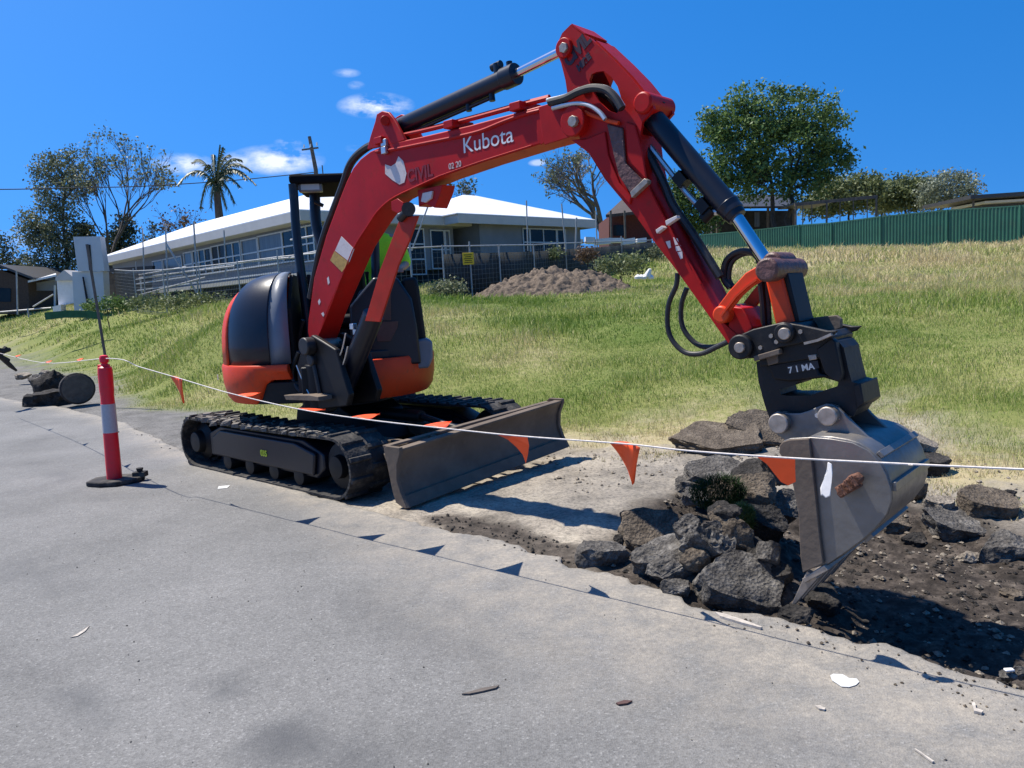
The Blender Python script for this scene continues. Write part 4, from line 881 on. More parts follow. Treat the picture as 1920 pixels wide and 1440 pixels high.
# rag and bracket hanging on the bucket's near side
def quadblob(pts, w0, w1, name, m, par=None): return bprism(name, pts, w0, w1, m, par, .006)
rb = bprism('steel_bracket', [(1567, 915), (1577, 908), (1590, 893), (1605, 888), (1616, 899), (1613, 906), (1596, 920), (1576, 936), (1568, 928)], -.35, -.305, M['rust'], bucket, .008)
MB_ = MB(); MB_.box(BW(1592, 912, -.30), (.10, .06, .05), ((DB + ZB * .7).normalized(), YB, (ZB - DB * .7).normalized())); MB_.build('bracket_foot', M['rust'], bucket, bevel=.006)
for px, py in ((1580, 918), (1590, 910), (1600, 902)):
    b_ = MB(); c = BW(px, py, -.365); b_.box(c, (.012, .02, .05), ((DB + ZB * .7).normalized(), YB, (ZB - DB * .7).normalized())); b_.build('bracket_rib', M['rust'], rb, bevel=.003)

# small cab details between boom and bonnet: hoses and levers
h = MB()
for pts, w in (([(560, 660), (548, 700), (560, 730), (584, 745)], -.12), ([(600, 650), (620, 690), (610, 730)], .02), ([(575, 640), (590, 690), (600, 740)], -.18), ([(640, 640), (655, 690), (640, 735)], .08), ([(568, 600), (560, 640), (566, 690), (590, 720)], .1)):
    h.tube(smoothpts([BW(x, y, w) for x, y in pts], 6), .02, 8)
h.build('bracket_hose', M['hose'], sbo)
for pts, w in (([(556, 685), (568, 715), (582, 743)], -.2), ([(648, 625), (640, 660), (624, 692)], -.14), ([(652, 650), (640, 690), (613, 720)], -.14)):
    h = MB(); h.tube(smoothpts([BW(x, y, w) for x, y in pts], 5), .006, 6); h.build('steel_line', M['silver'], sbo)
b_ = MB(); c = BW(568, 650, -.26); b_.cyl(c, c + YB * .09, .075); b_.cyl(c + YB * .05 - ZB * .12, c + YB * .12 - ZB * .12, .05); b_.build('swing_valve', M['hose'], sbo, bevel=.01)
bprism('bracket_plate', [(532, 741), (552, 741), (580, 741), (596, 744), (598, 752), (536, 750)], -.30, -.05, M['blade'], sbo, .004)
# tail light recess and marks on the counterweight band
for px, py, nm, m_ in ((461, 708, 'rating_label', 'white'),):
    p_ = WY(px, py, 7.0); 
for an, z, sz, m_ in ((R(74), .93, (.03, .05), 'white'),):
    a, b = plan(an, 1.075); pp_ = FH(a, b, z); nrm_ = (FH(a, b, 0) - HC); nrm_.z = 0; nrm_.normalize(); tg = Vector((-nrm_.y, nrm_.x, 0))
    b_ = MB(); b_.box(pp_, (sz[0], .006, sz[1]), (tg, nrm_, ZB)); b_.build('rating_label', M[m_], ex)

# bolts on the hitch and frame, weld beads along the boom
for px, py in ((1400, 640), (1445, 630), (1500, 622), (1425, 652), (1455, 641)): bb = MB(); c = BW(px, py, -.176); bb.cyl(c, c + YB * .01, .011, seg=6); bb.build('bolt', M['pin'], hitch)
for pts in ([(603, 628), (652, 503), (668, 465), (694, 424), (712, 398), (740, 374), (790, 350), (825, 334)], [(825, 334), (905, 306), (1000, 276)]):
    wb = MB(); wb.tube(smoothpts([BW(x - 3, y - 3, -WBM - .001) for x, y in pts], 6), .006, 6); wb.build('weld_bead', M['red'], boom)
for pts in ([(1205, 290), (1222, 352), (1250, 408), (1290, 478), (1318, 530)],):
    wb = MB(); wb.tube(smoothpts([BW(x - 4, y + 2, -WA - .001) for x, y in pts], 6), .005, 6); wb.build('weld_bead', M['red'], arm)
# ---------------------------------------------------------------- background buildings
M['roof_w'] = mat('pale_steel_roof', (0.72, 0.73, 0.74), 0.45, var=0.04, scale=1.5)
M['fascia'] = mat('cream_fascia', (0.50, 0.48, 0.45), 0.6, var=0.06, scale=2)
M['greywall'] = mat('grey_cladding', (0.21, 0.215, 0.225), 0.7, var=0.1, scale=1.2)
M['bluewall'] = mat('dark_grey_cladding', (0.20, 0.21, 0.225), 0.7, var=0.12, scale=1.2)
M['frame'] = mat('white_aluminium', (0.55, 0.56, 0.57), 0.5, var=0.05)
M['glass'] = mat('window_glass', (0.012, 0.013, 0.014), 0.12, var=0.4, scale=1.5, spec=0.25)
M['curtain'] = mat('curtained_glass', (0.10, 0.105, 0.11), 0.3, var=0.4, scale=5, aniso=(3, 3, .1))
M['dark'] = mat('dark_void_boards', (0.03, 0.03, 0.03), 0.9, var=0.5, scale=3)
M['brick'] = mat('brown_brick', (0.07, 0.045, 0.032), 0.9, var=0.3, scale=8)
M['redbrick'] = mat('red_brick', (0.10, 0.025, 0.02), 0.9, var=0.3, scale=8)
M['galv'] = mat('galvanised_pipe', (0.38, 0.38, 0.37), 0.5, metal=0.3, var=0.25, scale=6)
M['wire'] = mat('wire_mesh', (0.16, 0.17, 0.17), 0.6, var=0.2)
M['timber'] = mat('weathered_timber', (0.12, 0.10, 0.085), 0.9, var=0.35, scale=5)
M['greenfence'] = mat('green_steel_sheet', (0.03, 0.12, 0.08), 0.5, var=0.15, scale=1.2, dirt=(0.08, 0.13, 0.09), dirt_amt=0.25, dscale=1.5)
M['tiles'] = mat('dark_tiles', (0.06, 0.045, 0.04), 0.8, var=0.35, scale=9)
M['shedroof'] = mat('dark_sheet_roof', (0.05, 0.05, 0.052), 0.5, var=0.2)
HD = Vector((.70, -.714, 0)).normalized(); HNm = Vector((.714, .70, 0)).normalized()
ZE = 5.36
Bc = Vector((-7.9, 29.8, 0)); 
def hip(mb, P, U, V, lu, lv, z0, rise, over=0.0, th=.05):
    """hip roof on rectangle P + U*lu + V*lv"""
    P = P - U * over - V * over; lu += 2 * over; lv += 2 * over; h = lv / 2 if lv < lu else lu / 2
    c = [P, P + U * lu, P + U * lu + V * lv, P + V * lv]
    if lv <= lu: r0 = P + U * h + V * h; r1 = P + U * (lu - h) + V * h; F = [(0, 1, 5, 4), (1, 2, 5), (2, 3, 4, 5), (3, 0, 4)]
    else: r0 = P + U * h + V * h; r1 = P + U * h + V * (lv - h); F = [(0, 1, 4), (1, 2, 5, 4), (2, 3, 5), (3, 0, 4, 5)]
    z = lambda v, a: Vector((v.x, v.y, a))
    top = [z(v, z0) for v in c] + [z(r0, z0 + rise), z(r1, z0 + rise)]
    n = 6; bot = [v - Vector((0, 0, th)) for v in top]
    mb.add(top + bot, F + [tuple(i + n for i in reversed(f)) for f in F] + [(i, i + n, (i + 1) % 4 + n, (i + 1) % 4) for i in range(4)])
def ring_box(mb, P, U, V, lu, lv, z0, z1, t):
    for a, b, l, ax in ((0, 0, lu, U), (0, lv - t, lu, U)):
        p = P + U * a + V * b; mb.hexa([Vector((q.x, q.y, z)) for z in (z0, z1) for q in (p, p + ax * l, p + ax * l + V * t, p + V * t)])
    for a in (0, lu - t):
        p = P + U * a + V * t; mb.hexa([Vector((q.x, q.y, z)) for z in (z0, z1) for q in (p, p + U * t, p + U * t + V * (lv - 2 * t), p + V * (lv - 2 * t))])
house = thing('house', (Bc.x, Bc.y, 2.2), 'long low grey house with white hipped roofs and ribbon windows behind the excavator', 'house')
LWG = 25.6; DWG = 9.0
PA = Bc - HD * LWG   # far-left eave corner
wm = MB(); Pw = PA + HD * .6 + HNm * .7
def wallbox(P, U, V, lu, lv, z0, z1, m, name='wall'):
    mb = MB(); mb.hexa([Vector((q.x, q.y, z)) for z in (z0, z1) for q in (P, P + U * lu, P + U * lu + V * lv, P + V * lv)]); return mb.build(name, m, house, smooth=0)
wallbox(Pw, HD, HNm, LWG - 1.2, DWG - 1.4, 2.95, ZE - .1, M['greywall'])
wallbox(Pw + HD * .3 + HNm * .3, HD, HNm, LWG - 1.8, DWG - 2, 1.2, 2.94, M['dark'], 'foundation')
r_ = MB(); hip(r_, PA, HD, HNm, LWG, DWG, ZE, 1.75); rf1 = r_.build('roof', M['roof_w'], house, smooth=0)
r_ = MB(); ring_box(r_, PA, HD, HNm, LWG, DWG, ZE - .42, ZE - .055, .06); r_.build('fascia', M['fascia'], rf1, smooth=0)
r_ = MB(); q = PA + HD * .06 + HNm * .06; r_.hexa([Vector((v.x, v.y, z)) for z in (ZE - .44, ZE - .40) for v in (q, q + HD * (LWG - .12), q + HD * (LWG - .12) + HNm * (DWG - .12), q + HNm * (DWG - .12))]); r_.build('soffit', M['fascia'], rf1, smooth=0)
b_ = MB(); q = PA + HD * .3 + HNm * .2; b_.hexa([Vector((v.x, v.y, z)) for z in (2.78, 2.95) for v in (q, q + HD * (LWG - .6), q + HD * (LWG - .6) + HNm * .5, q + HNm * .5)]); b_.build('floor_beam', M['fascia'], house, smooth=0)
def onwall(px, P, U):
    """distance along the wall line P + U t that the pixel column px meets (eye-level ray)"""
    d = pxdir(px, 470); d = Vector((d.x, d.y)); A = Vector((P.x, P.y)); u2 = Vector((U.x, U.y)); return A.cross(d) / -u2.cross(d)
def window(P, U, Nn, t0, t1, z0, z1, cols, rows, mg='glass', par=None, fr=.06):
    if t1 < t0: t0, t1 = t1, t0
    g = MB(); p = P + Nn * -.02; 
    def bx(mb, a0, a1, c0, c1, n0, n1):
        mb.hexa([P + U * a + Nn * n + ZB * c for c in (c0, c1) for a, n in ((a0, n0), (a1, n0), (a1, n1), (a0, n1))])
    bx(g, t0, t1, z0, z1, -.03, .01); w = g.build('window', M[mg], par or house, smooth=0)
    f = MB()
    for k in range(cols + 1): a = t0 + (t1 - t0) * k / cols; bx(f, a - fr / 2, a + fr / 2, z0 - fr / 2, z1 + fr / 2, -.07, -.031)
    for k in range(rows + 1): c = z0 + (z1 - z0) * k / rows; bx(f, t0 - fr / 2, t1 + fr / 2, c - fr / 2, c + fr / 2, -.074, -.071 + .04)
    f.build('frame', M['frame'], w, smooth=0); return w
W0 = Bc + HNm * .7   # front wall line, measured along -HD from B
Uf = -HD
for x0, x1, z0, z1, c, r, mg in ((345, 360, 3.5, 4.72, 1, 2, 'curtain'), (362, 396, 3.5, 4.72, 3, 2, 'glass'), (398, 452, 3.5, 4.75, 4, 2, 'glass'), (455, 485, 3.5, 4.75, 1, 2, 'curtain'), (487, 532, 3.5, 4.78, 1, 2, 'curtain'), (533, 560, 3.5, 4.78, 1, 2, 'glass'), (566, 592, 3.4, 4.8, 2, 2, 'glass'), (305, 340, 3.6, 4.6, 1, 1, 'curtain'), (285, 303, 3.6, 4.6, 1, 1, 'curtain')):
    window(W0, Uf, HNm, onwall(x0, W0, Uf), onwall(x1, W0, Uf), z0, z1, c, r, mg)
# end wall of the long wing
W1 = Bc - HD * .6 + HNm * .7
for x0, x1, z0, z1, c, r, mg in ((768, 795, 2.75, 4.8, 1, 3, 'glass'), (808, 833, 3.0, 4.75, 1, 2, 'glass'), (835, 843, 3.0, 4.75, 1, 2, 'curtain'), (655, 700, 3.2, 4.8, 2, 3, 'glass')):
    window(W1, HNm, -HD, onwall(x0, W1, HNm), onwall(x1, W1, HNm), z0, z1, c, r, mg)
# second wing
C1 = Vector((-1.0, 35.2, 0)); VW = 8.4; UW = 9.0
P2 = C1 - HD * UW
wallbox(P2 + HD * .6 + HNm * .4, HD, HNm, UW - 1.2, VW - .8 - .2, 2.2, ZE - .08, M['bluewall'])
r_ = MB(); hip(r_, P2 - HNm * 1.5, HD, HNm, UW, VW + 1.5, ZE + .02, 1.62); rf2 = r_.build('roof', M['roof_w'], house, smooth=0)
r_ = MB(); ring_box(r_, P2 - HNm * 1.4, HD, HNm, UW, VW + 1.4, ZE - .42, ZE - .04, .06); r_.build('fascia', M['fascia'], rf2, smooth=0)
W2 = C1 - HD * .6 + HNm * 0
for x0, x1, z0, z1, c, r, mg in ((981, 993, 3.5, 4.85, 1, 2, 'glass'), (994, 1043, 3.5, 4.85, 2, 2, 'glass'), (1045, 1060, 3.5, 4.85, 1, 2, 'glass')):
    window(W2, HNm, -HD, onwall(x0, W2, HNm), onwall(x1, W2, HNm), z0, z1, c, r, mg)
# verandah posts and rails on the front of the long wing
v_ = MB()
for x in (345, 300, 262): 
    t = onwall(x, W0, Uf); p = W0 + Uf * t - HNm * 1.2; v_.bar((p.x, p.y, 1.4), (p.x, p.y, 3.6), .09)
for z_ in (3.0, 3.35, 3.6):
    a = W0 - HNm * 1.25 + Uf * 1.0; b = W0 - HNm * 1.25 + Uf * 24; v_.bar((a.x, a.y, z_), (b.x, b.y, z_), .06)
v_.build('balustrade', M['frame'], house, smooth=0)

# --- scaffold poles in front of the house
sc = thing('scaffold', WY(360, 560, 31), 'thin steel scaffold poles and rails standing in front of the long grey house', 'scaffold')
for a, b, Y, r_ in (((267, 428), (272, 560), 40, .035), ((310, 418), (316, 570), 36, .04), ((363, 415), (372, 560), 33, .04), ((420, 432), (424, 520), 31, .03), ((312, 458), (376, 560), 33.5, .05), ((255, 490), (258, 560), 42, .04),
                    ((1053, 382), (1062, 485), 33, .03), ((987, 376), (990, 470), 32.4, .03), ((1117, 395), (1120, 470), 34, .03), ((1081, 408), (1079, 470), 34, .04), ((802, 388), (772, 470), 27, .03)):
    t = MB(); t.tube([WY(*a, Y), WY(*b, Y)], r_, 6); t.build('pole', M['galv'], sc)
for a, Ya, b, Yb in (((258, 521), 42, (440, 499), 30), ((258, 516), 42, (350, 500), 34), ((262, 553), 41, (385, 520), 31), ((444, 492), 30, (560, 482), 25), ((545, 450), 27.5, (600, 440), 25.5), ((560, 478), 27, (602, 470), 25)):
    t = MB(); t.tube([WY(*a, Ya), WY(*b, Yb)], .035, 6); t.build('rail', M['galv'], sc)
# --- wire mesh site fence
FLN = [(200, 572, 44, 505), (250, 574, 38, 508), (305, 575, 34, 506), (372, 573, 31, 500), (445, 570, 28, 492), (520, 566, 26, 482), (600, 563, 24.5, 474), (690, 562, 24, 468), (768, 560, 24, 465), (829, 559, 24.5, 462), (880, 545, 25.5, 461), (935, 530, 26.5, 460), (1000, 515, 28, 459), (1060, 505, 30, 456), (1115, 495, 33, 454), (1165, 485, 37, 452), (1225, 478, 42, 450), (1290, 474, 50, 447)]
wf = thing('wire_fence', WY(690, 562, 24), 'rusty wire mesh site fence on steel posts running between the lawn and the grey house', 'fence')
Pb = [WY(x, y + 4, Y) for x, y, Y, t in FLN]; Pt = [WY(x, t, Y) for x, y, Y, t in FLN]
Pb = [Vector((t.x, t.y, min(b.z, zg(t.x, t.y) - .05))) for b, t in zip(Pb, Pt)]
for b, t in zip(Pb, Pt): q = MB(); q.tube([b, t + Vector((0, 0, random.uniform(.0, .25)))], .028, 6); q.build('post', M['galv'], wf)
for i in range(len(Pb) - 1):
    q = MB(); q.tube([Pt[i], Pt[i + 1]], .022, 6); q.build('top_rail', M['galv'], wf)
    q = MB(); b0, b1, t0, t1 = Pb[i], Pb[i + 1], Pt[i], Pt[i + 1]; L_ = (b1 - b0).length; n = int(L_ / .16)
    for k in range(1, n): u_ = k / n; q.bar(b0.lerp(b1, u_), t0.lerp(t1, u_), .008)
    H_ = (t0 - b0).length; n = int(H_ / .16)
    for k in range(1, n): u_ = k / n; q.bar(b0.lerp(t0, u_), b1.lerp(t1, u_), .008)
    q.build('mesh_panel', M['wire'], wf, smooth=0, fix=False)
# dark shade cloth on the fence behind the heap
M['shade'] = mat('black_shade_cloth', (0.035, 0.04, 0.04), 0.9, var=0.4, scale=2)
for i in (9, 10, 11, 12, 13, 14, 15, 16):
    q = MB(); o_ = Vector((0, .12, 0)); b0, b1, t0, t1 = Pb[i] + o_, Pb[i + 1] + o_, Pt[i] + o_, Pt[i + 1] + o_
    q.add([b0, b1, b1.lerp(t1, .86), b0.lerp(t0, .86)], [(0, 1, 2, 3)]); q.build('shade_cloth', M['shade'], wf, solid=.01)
M['signyellow'] = mat('yellow_sign', (0.75, 0.47, 0.01), 0.5, var=0.05)
sg = MB(); c = WY(878, 485, 24.3); sg.box(c, (.36, .02, .38)); s_ = sg.build('warning_sign', M['signyellow'], None, bevel=.004); tag(s_, 'small yellow warning sign hanging on the wire fence beside the dirt heap', 'sign')
for k, (zz_, wd) in enumerate(((.12, .26), (.06, .2), (.0, .28), (-.06, .22), (-.12, .26))):
    q = MB(); q.box(c + Vector((0, -.013, zz_)), (wd, .004, .022)); q.build('print_line', M['black'], s_, smooth=0)

# --- left edge buildings
def solidq(pts, Y, th, name, m, par=None, label=None, cat=None, group=None, bevel=0):
    """front face read at distance Y, given real thickness th away from the viewer"""
    mb = MB(); f = [WY(x, y, Y) for x, y in pts]; n = len(f); bk_ = [p + Vector((0, th, 0)) for p in f]
    mb.add(f + bk_, [tuple(range(n)), tuple(reversed(range(n, 2 * n)))] + [(i, i + n, (i + 1) % n + n, (i + 1) % n) for i in range(n)])
    o = mb.build(name, m, par, smooth=0, bevel=bevel)
    if label: tag(o, label, cat, group)
    return o
bh = thing('brick_house', WY(10, 588, 58), 'brown brick house at the left edge with a low dark gabled roof', 'house')
solidq([(-120, 508), (0, 506), (52, 524), (56, 588), (-120, 592)], 58, 8, 'wall', M['brick'], bh)
mb = MB(); a, b, c = WY(-125, 498, 57.6), WY(-2, 500, 57.6), WY(62, 524, 57.6); dz = Vector((0, 9, 0)); th = Vector((0, 0, .18))
mb.hexa([a, b, b + dz, a + dz] + [q + th for q in (a, b, b + dz, a + dz)]); mb.hexa([b, c, c + dz, b + dz] + [q + th for q in (b, c, c + dz, b + dz)]); mb.build('roof', M['shedroof'], bh, smooth=0)
solidq([(-5, 540), (20, 541), (20, 566), (-5, 566)], 57.95, .06, 'window', M['glass'], bh)
cpn = thing('carport', WY(80, 588, 60), 'open carport with a white sloping roof between the brick house and white shed', 'carport')
mb = MB(); a, b, c, d_ = WY(52, 530, 58), WY(106, 518, 58), WY(104, 515, 64), WY(60, 516, 64); mb.hexa([a, b, c, d_] + [q + Vector((0, 0, .15)) for q in (a, b, c, d_)]); mb.build('roof', M['roof_w'], cpn, smooth=0)
solidq([(56, 532), (104, 524), (104, 545), (56, 545)], 59, .1, 'gable_panel', M['greywall'], cpn)
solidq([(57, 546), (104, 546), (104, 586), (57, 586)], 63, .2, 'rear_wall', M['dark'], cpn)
for x in (58, 103): t = MB(); t.tube([WY(x, 535, 58.6), WY(x, 590, 58.6)], .08, 8); t.build('post', M['frame'], cpn)
ws = thing('white_shed', WY(120, 578, 46), 'small white panelled shed beside the tall white slab', 'shed')
solidq([(106, 524), (137, 524), (139, 568), (110, 574)], 46, 3, 'wall', M['white'], ws)
solidq([(104, 520), (120, 506), (140, 522), (140, 526), (104, 526)], 45.8, 3.3, 'roof', M['fascia'], ws)
solidq([(98, 575), (114, 571), (115, 585), (100, 585)], 45.5, .5, 'step', M['white'], ws)
M['slab'] = mat('white_slab', (0.52, 0.53, 0.54), 0.7, var=0.05, scale=1.5)
sl = thing('white_slab', WY(165, 578, 40), 'tall leaning white wall slab standing behind the fence at the left', 'slab')
solidq([(137, 444), (187, 443), (196, 508), (146, 509)], 40, .5, 'upper_slab', M['slab'], sl); solidq([(135, 510), (193, 509), (197, 582), (139, 582)], 40.1, .6, 'lower_slab', M['slab'], sl)
solidq([(154, 519), (157, 519), (167, 572), (162, 568)], 39.97, .02, 'slot', M['black'], sl)
solidq([(162, 458), (169, 459), (173, 507), (167, 507)], 39.97, .02, 'slot', M['black'], sl)
hf = thing('timber_fence', WY(230, 575, 43), 'dark weathered boarded fence between the white slab and the house', 'fence')
a_ = WY(192, 510, 42); 
for k in range(11):
    x = 190 + k * 8.6; solidq([(x, 512 + (k % 3)), (x + 8.2, 511 + (k % 2)), (x + 8.2, 575), (x, 576)], 42.5 - k * .1, .06, 'board', M['timber'], hf)
solidq([(188, 505), (286, 498), (286, 504), (188, 512)], 42, .3, 'capping', M['shedroof'], hf)
sp = MB(); sp.tube([WY(163, 458, 13), Vector((*WY(198, 634, 13).xy, zg(*WY(198, 634, 13).xy) - .1))], .024, 6); o = sp.build('star_picket', M['timber']); tag(o, 'tall dark leaning steel picket stuck in the lawn above the bollard', 'picket')
# posts and rails of a low fence by the brick house
lf = thing('rail_fence', WY(30, 592, 50), 'low pipe rail fence in front of the brown brick house', 'fence')
for x in (31, 32): pass
for x, y0, y1 in ((31, 508, 590), (52, 578, 595)): t = MB(); t.tube([WY(x, y0, 40), WY(x + 2, y1, 40)], .04, 6); t.build('post', M['galv'], lf)
for a, b in (((0, 585), (96, 577)), ((62, 575), (100, 552))): t = MB(); t.tube([WY(*a, 41), WY(*b, 41)], .04, 6); t.build('rail', M['galv'], lf)
sh = MB(); pts = [WY(x, y, 27) for x, y in ((84, 592), (120, 588), (165, 588), (192, 592))]; 
for i in range(3): a, b = pts[i], pts[i + 1]; sh.hexa([a - ZB * .15, b - ZB * .15, b - ZB * .15 + Vector((0, .02, 0)), a - ZB * .15 + Vector((0, .02, 0)), a + ZB * .12, b + ZB * .1, b + ZB * .1 + Vector((0, .02, 0)), a + ZB * .12 + Vector((0, .02, 0))])
o = sh.build('silt_cloth', mat('green_cloth', (0.03, 0.11, 0.045), .9, var=.3)); tag(o, 'low green silt cloth strip at the foot of the white slab', 'silt fence')

# --- power pole and wire
pp = thing('power_pole', WY(600, 500, 62), 'timber power pole with crossarm rising behind the canopy roof', 'power pole')
t = MB(); t.tube([WY(602, 470, 62), WY(592, 318, 62), WY(580, 256, 62)], [.2, .17, .13], 10); t.build('pole', M['timber'], pp)
t = MB(); t.bar(WY(566, 281, 61.8), WY(597, 277, 61.8), .1, .12); t.build('crossarm', M['timber'], pp)
for x, y in ((570, 277), (582, 276), (594, 273)): t = MB(); t.cyl(WY(x, y, 61.8), WY(x, y - 6, 61.8), .07, .05, 8); t.build('insulator', M['white'], pp)
t = MB(); t.tube([WY(604, 338, 62), WY(611, 382, 62), WY(604, 310, 62)], .05, 6); t.build('bracket', M['timber'], pp)
w = MB(); w.tube(smoothpts([WY(-1400, 330, 30), WY(-300, 354, 45), WY(0, 355, 50), WY(140, 352, 53), (WY(270, 349, 56)), WY(440, 338, 60), WY(590, 323, 62)], 6), .035, 6); o = w.build('power_line', M['hose']); tag(o, 'black overhead power line crossing the sky at the left', 'cable')
w = MB(); w.tube(smoothpts([WY(590, 323, 62), WY(700, 322, 62), WY(860, 326, 66), WY(1000, 340, 70)], 6), .012, 6)
# --- right: green steel fence
gf = thing('steel_fence', WY(1600, 460, 54), 'green corrugated steel fence closing the top of the grassy lot', 'fence')
FP = [(1308, 441, 478, 66), (1400, 433, 474, 61), (1500, 422, 468, 57.5), (1560, 418, 464, 55), (1652, 406, 459, 52), (1777, 394, 452, 49), (1914, 386, 446, 46), (2080, 366, 440, 43), (2300, 345, 436, 40)]
for i in range(len(FP) - 1):
    (x0, t0, b0, Y0), (x1, t1, b1, Y1) = FP[i], FP[i + 1]; A0, A1 = WY(x0, t0, Y0), WY(x1, t1, Y1); zb0 = min(WY(x0, b0, Y0).z, zg(A0.x, A0.y)) - .1; zb1 = min(WY(x1, b1, Y1).z, zg(A1.x, A1.y)) - .1
    L_ = (A1 - A0).xy.length; U_ = (A1 - A0); nrm_ = Vector((U_.y, -U_.x, 0)).normalized(); n = int(L_ / .2) * 4; q = MB(); vs = []
    for k in range(n + 1):
        p = A0.lerp(A1, k / n); off = (.0, 0.0, .045, .045)[k % 4]; p = p + nrm_ * off; vs += [p - ZB * .04, Vector((p.x, p.y, zb0 + (zb1 - zb0) * k / n))]
    q.add(vs, [(2 * k, 2 * k + 1, 2 * k + 3, 2 * k + 2) for k in range(n)]); q.build('panel', M['greenfence'], gf, smooth=0, solid=.004, fix=False)
    q = MB(); q.bar(A0 + ZB * .0, A1 + ZB * .0, .09, .07); q.build('top_rail', M['greenfence'], gf, smooth=0)
    q = MB(); p = A0 + nrm_ * .06; q.bar(Vector((p.x, p.y, zb0)), p + ZB * .04, .10, .08); q.build('post', M['greenfence'], gf, smooth=0)
pg = thing('pergola', WY(1560, 420, 62), 'open timber pergola frame showing above the green steel fence', 'pergola')
for x, y0 in ((1492, 384), (1505, 384), (1522, 384), (1550, 381), (1626, 374), (1643, 371), (1575, 379), (1600, 376)): t = MB(); t.bar(WY(x, y0, 64), WY(x, 425, 64), .12 if x in (1550, 1643, 1492) else .06); t.build('post', M['timber'], pg, smooth=0)
for a, b in (((1490, 385), (1645, 370)), ((1490, 382), (1645, 367))): t = MB(); t.bar(WY(*a, 64.1), WY(*b, 64.1), .1, .14); t.build('beam', M['timber'], pg, smooth=0)
t = MB(); a = WY(1490, 383, 64.2); b = WY(1560, 380, 64.2); t.hexa([a, b, b + Vector((0, 4, 0)), a + Vector((0, 4, 0))] + [q + ZB * .15 for q in (a, b, b + Vector((0, 4, 0)), a + Vector((0, 4, 0)))]); t.build('canopy', M['shedroof'], pg, smooth=0)
sr = thing('shed', WY(1880, 390, 52), 'dark flat roofed shed with a white gutter at the right edge behind the fence', 'shed')
solidq([(1820, 366), (2200, 340), (2200, 350), (1820, 373)], 52, 6, 'roof', M['shedroof'], sr); solidq([(1846, 377), (2200, 356), (2200, 362), (1846, 381)], 53, 4, 'gutter', M['roof_w'], sr)
solidq([(1842, 381), (2200, 362), (2200, 420), (1842, 420)], 54, 4, 'wall', M['shedroof'], sr)
t = MB(); t.bar(WY(1825, 372, 52.5), WY(1825, 420, 52.5), .1); t.build('post', M['timber'], sr)
rb_ = thing('brick_outbuilding', WY(1175, 460, 52), 'dark red brick building with a tiled roof beside the right wing of the grey house', 'outbuilding')
solidq([(1142, 405), (1222, 380), (1222, 470), (1142, 470)], 54, 6, 'wall', M['redbrick'], rb_)
mb = MB(); a, b, c, d_ = WY(1136, 408, 52), WY(1172, 374, 56), WY(1225, 366, 56), WY(1228, 398, 52); mb.hexa([a, d_, c, b] + [q + ZB * .2 for q in (a, d_, c, b)]); mb.build('roof', M['tiles'], rb_, smooth=0)
solidq([(1150, 422), (1172, 422), (1172, 442), (1150, 442)], 53.9, .05, 'window', M['glass'], rb_)
for x in (1145, 1171): t = MB(); t.bar(WY(x, 395, 51.5), WY(x + 2, 460, 51.5), .12); t.build('post', M['timber'], rb_)
tp = MB()
for k in range(6):
    x = 1082 + k * 24; c = WY(x, 453 - (k % 2) * 2, 44); tp.box(c, (random.uniform(.5, .9), .6, random.uniform(.15, .4)), (Vector((.97, random.uniform(-.2, .2), random.uniform(-.1, .1))).normalized(), Vector((0, 1, 0)), ZB))
o = tp.build('roof_sheets', M['roof_w'], None, smooth=0); tag(o, 'low stack of pale roofing sheets behind the fence below the brick building', 'sheet stack')
dh = thing('dark_house', WY(1420, 430, 72), 'dark timber house half hidden under the big green tree', 'house')
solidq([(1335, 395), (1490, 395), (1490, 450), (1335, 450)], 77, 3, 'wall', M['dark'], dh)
for x in (1345, 1385, 1440, 1488): t = MB(); t.bar(WY(x, 390, 74), WY(x, 450, 74), .2); t.build('post', M['timber'], dh, smooth=0); 
mb = MB(); a, b, c, d_ = WY(1325, 392, 73), WY(1498, 390, 73), WY(1470, 368, 78), WY(1350, 370, 78); mb.hexa([a, b, c, d_] + [q + ZB * .2 for q in (a, b, c, d_)]); mb.build('roof', M['shedroof'], dh, smooth=0)
solidq([(1415, 398), (1424, 398), (1424, 425), (1415, 425)], 73.9, .05, 'window', M['curtain'], dh)

# --- dirt heap
def heap(name, cx, cy, Y, rx, ry, h, m, label, cat, seedo=0):
    c = WY(cx, cy, Y); z0 = zg(c.x, c.y); n = 150; xs = np.linspace(-1.15, 1.15, n); X, Yg = np.meshgrid(xs, xs); r_ = np.sqrt(X ** 2 + Yg ** 2)
    prof = np.clip(1 - r_ ** 1.6, -.2, 1); wx = c.x + X * rx; wy = c.y + Yg * ry
    z = prof * h * (0.72 + .55 * (fbm(wx + seedo, wy, .9, 3))) + (fbm(wx, wy + seedo, 5, 4) - .5) * .30 * np.clip(prof * 4, 0, 1) + (fbm(wx, wy, 11, 4) - .5) * .24 * np.clip(prof * 4, 0, 1)
    Z = zfun(wx, wy, False) + z - .03; o = grid_mesh(name, wx, wy, Z, m); return tag(o, label, cat)
M['heap'] = mat('clod_soil', (0.115, 0.085, 0.06), 0.95, var=0.6, scale=9, bump=1.0, bscale=14, dirt=(0.24, 0.19, 0.14), dirt_amt=.4, dscale=12)
heap('dirt_heap', 1035, 535, 23.5, 2.75, 1.8, .88, M['heap'], 'wide heap of brown clods and soil in front of the wire fence', 'dirt heap')
pb_ = MB()
for k in range(5): c = WY(1196 + k * 6, 521 - (k == 3) * 4, 21.8); pb_.lathe([(.02, -.06), (.09, -.03), (.1, .03), (.05, .08 + .12 * (k == 3)), (.01, .1 + .12 * (k == 3))], c, (random.uniform(-.5, .5), 0, 1), 9)
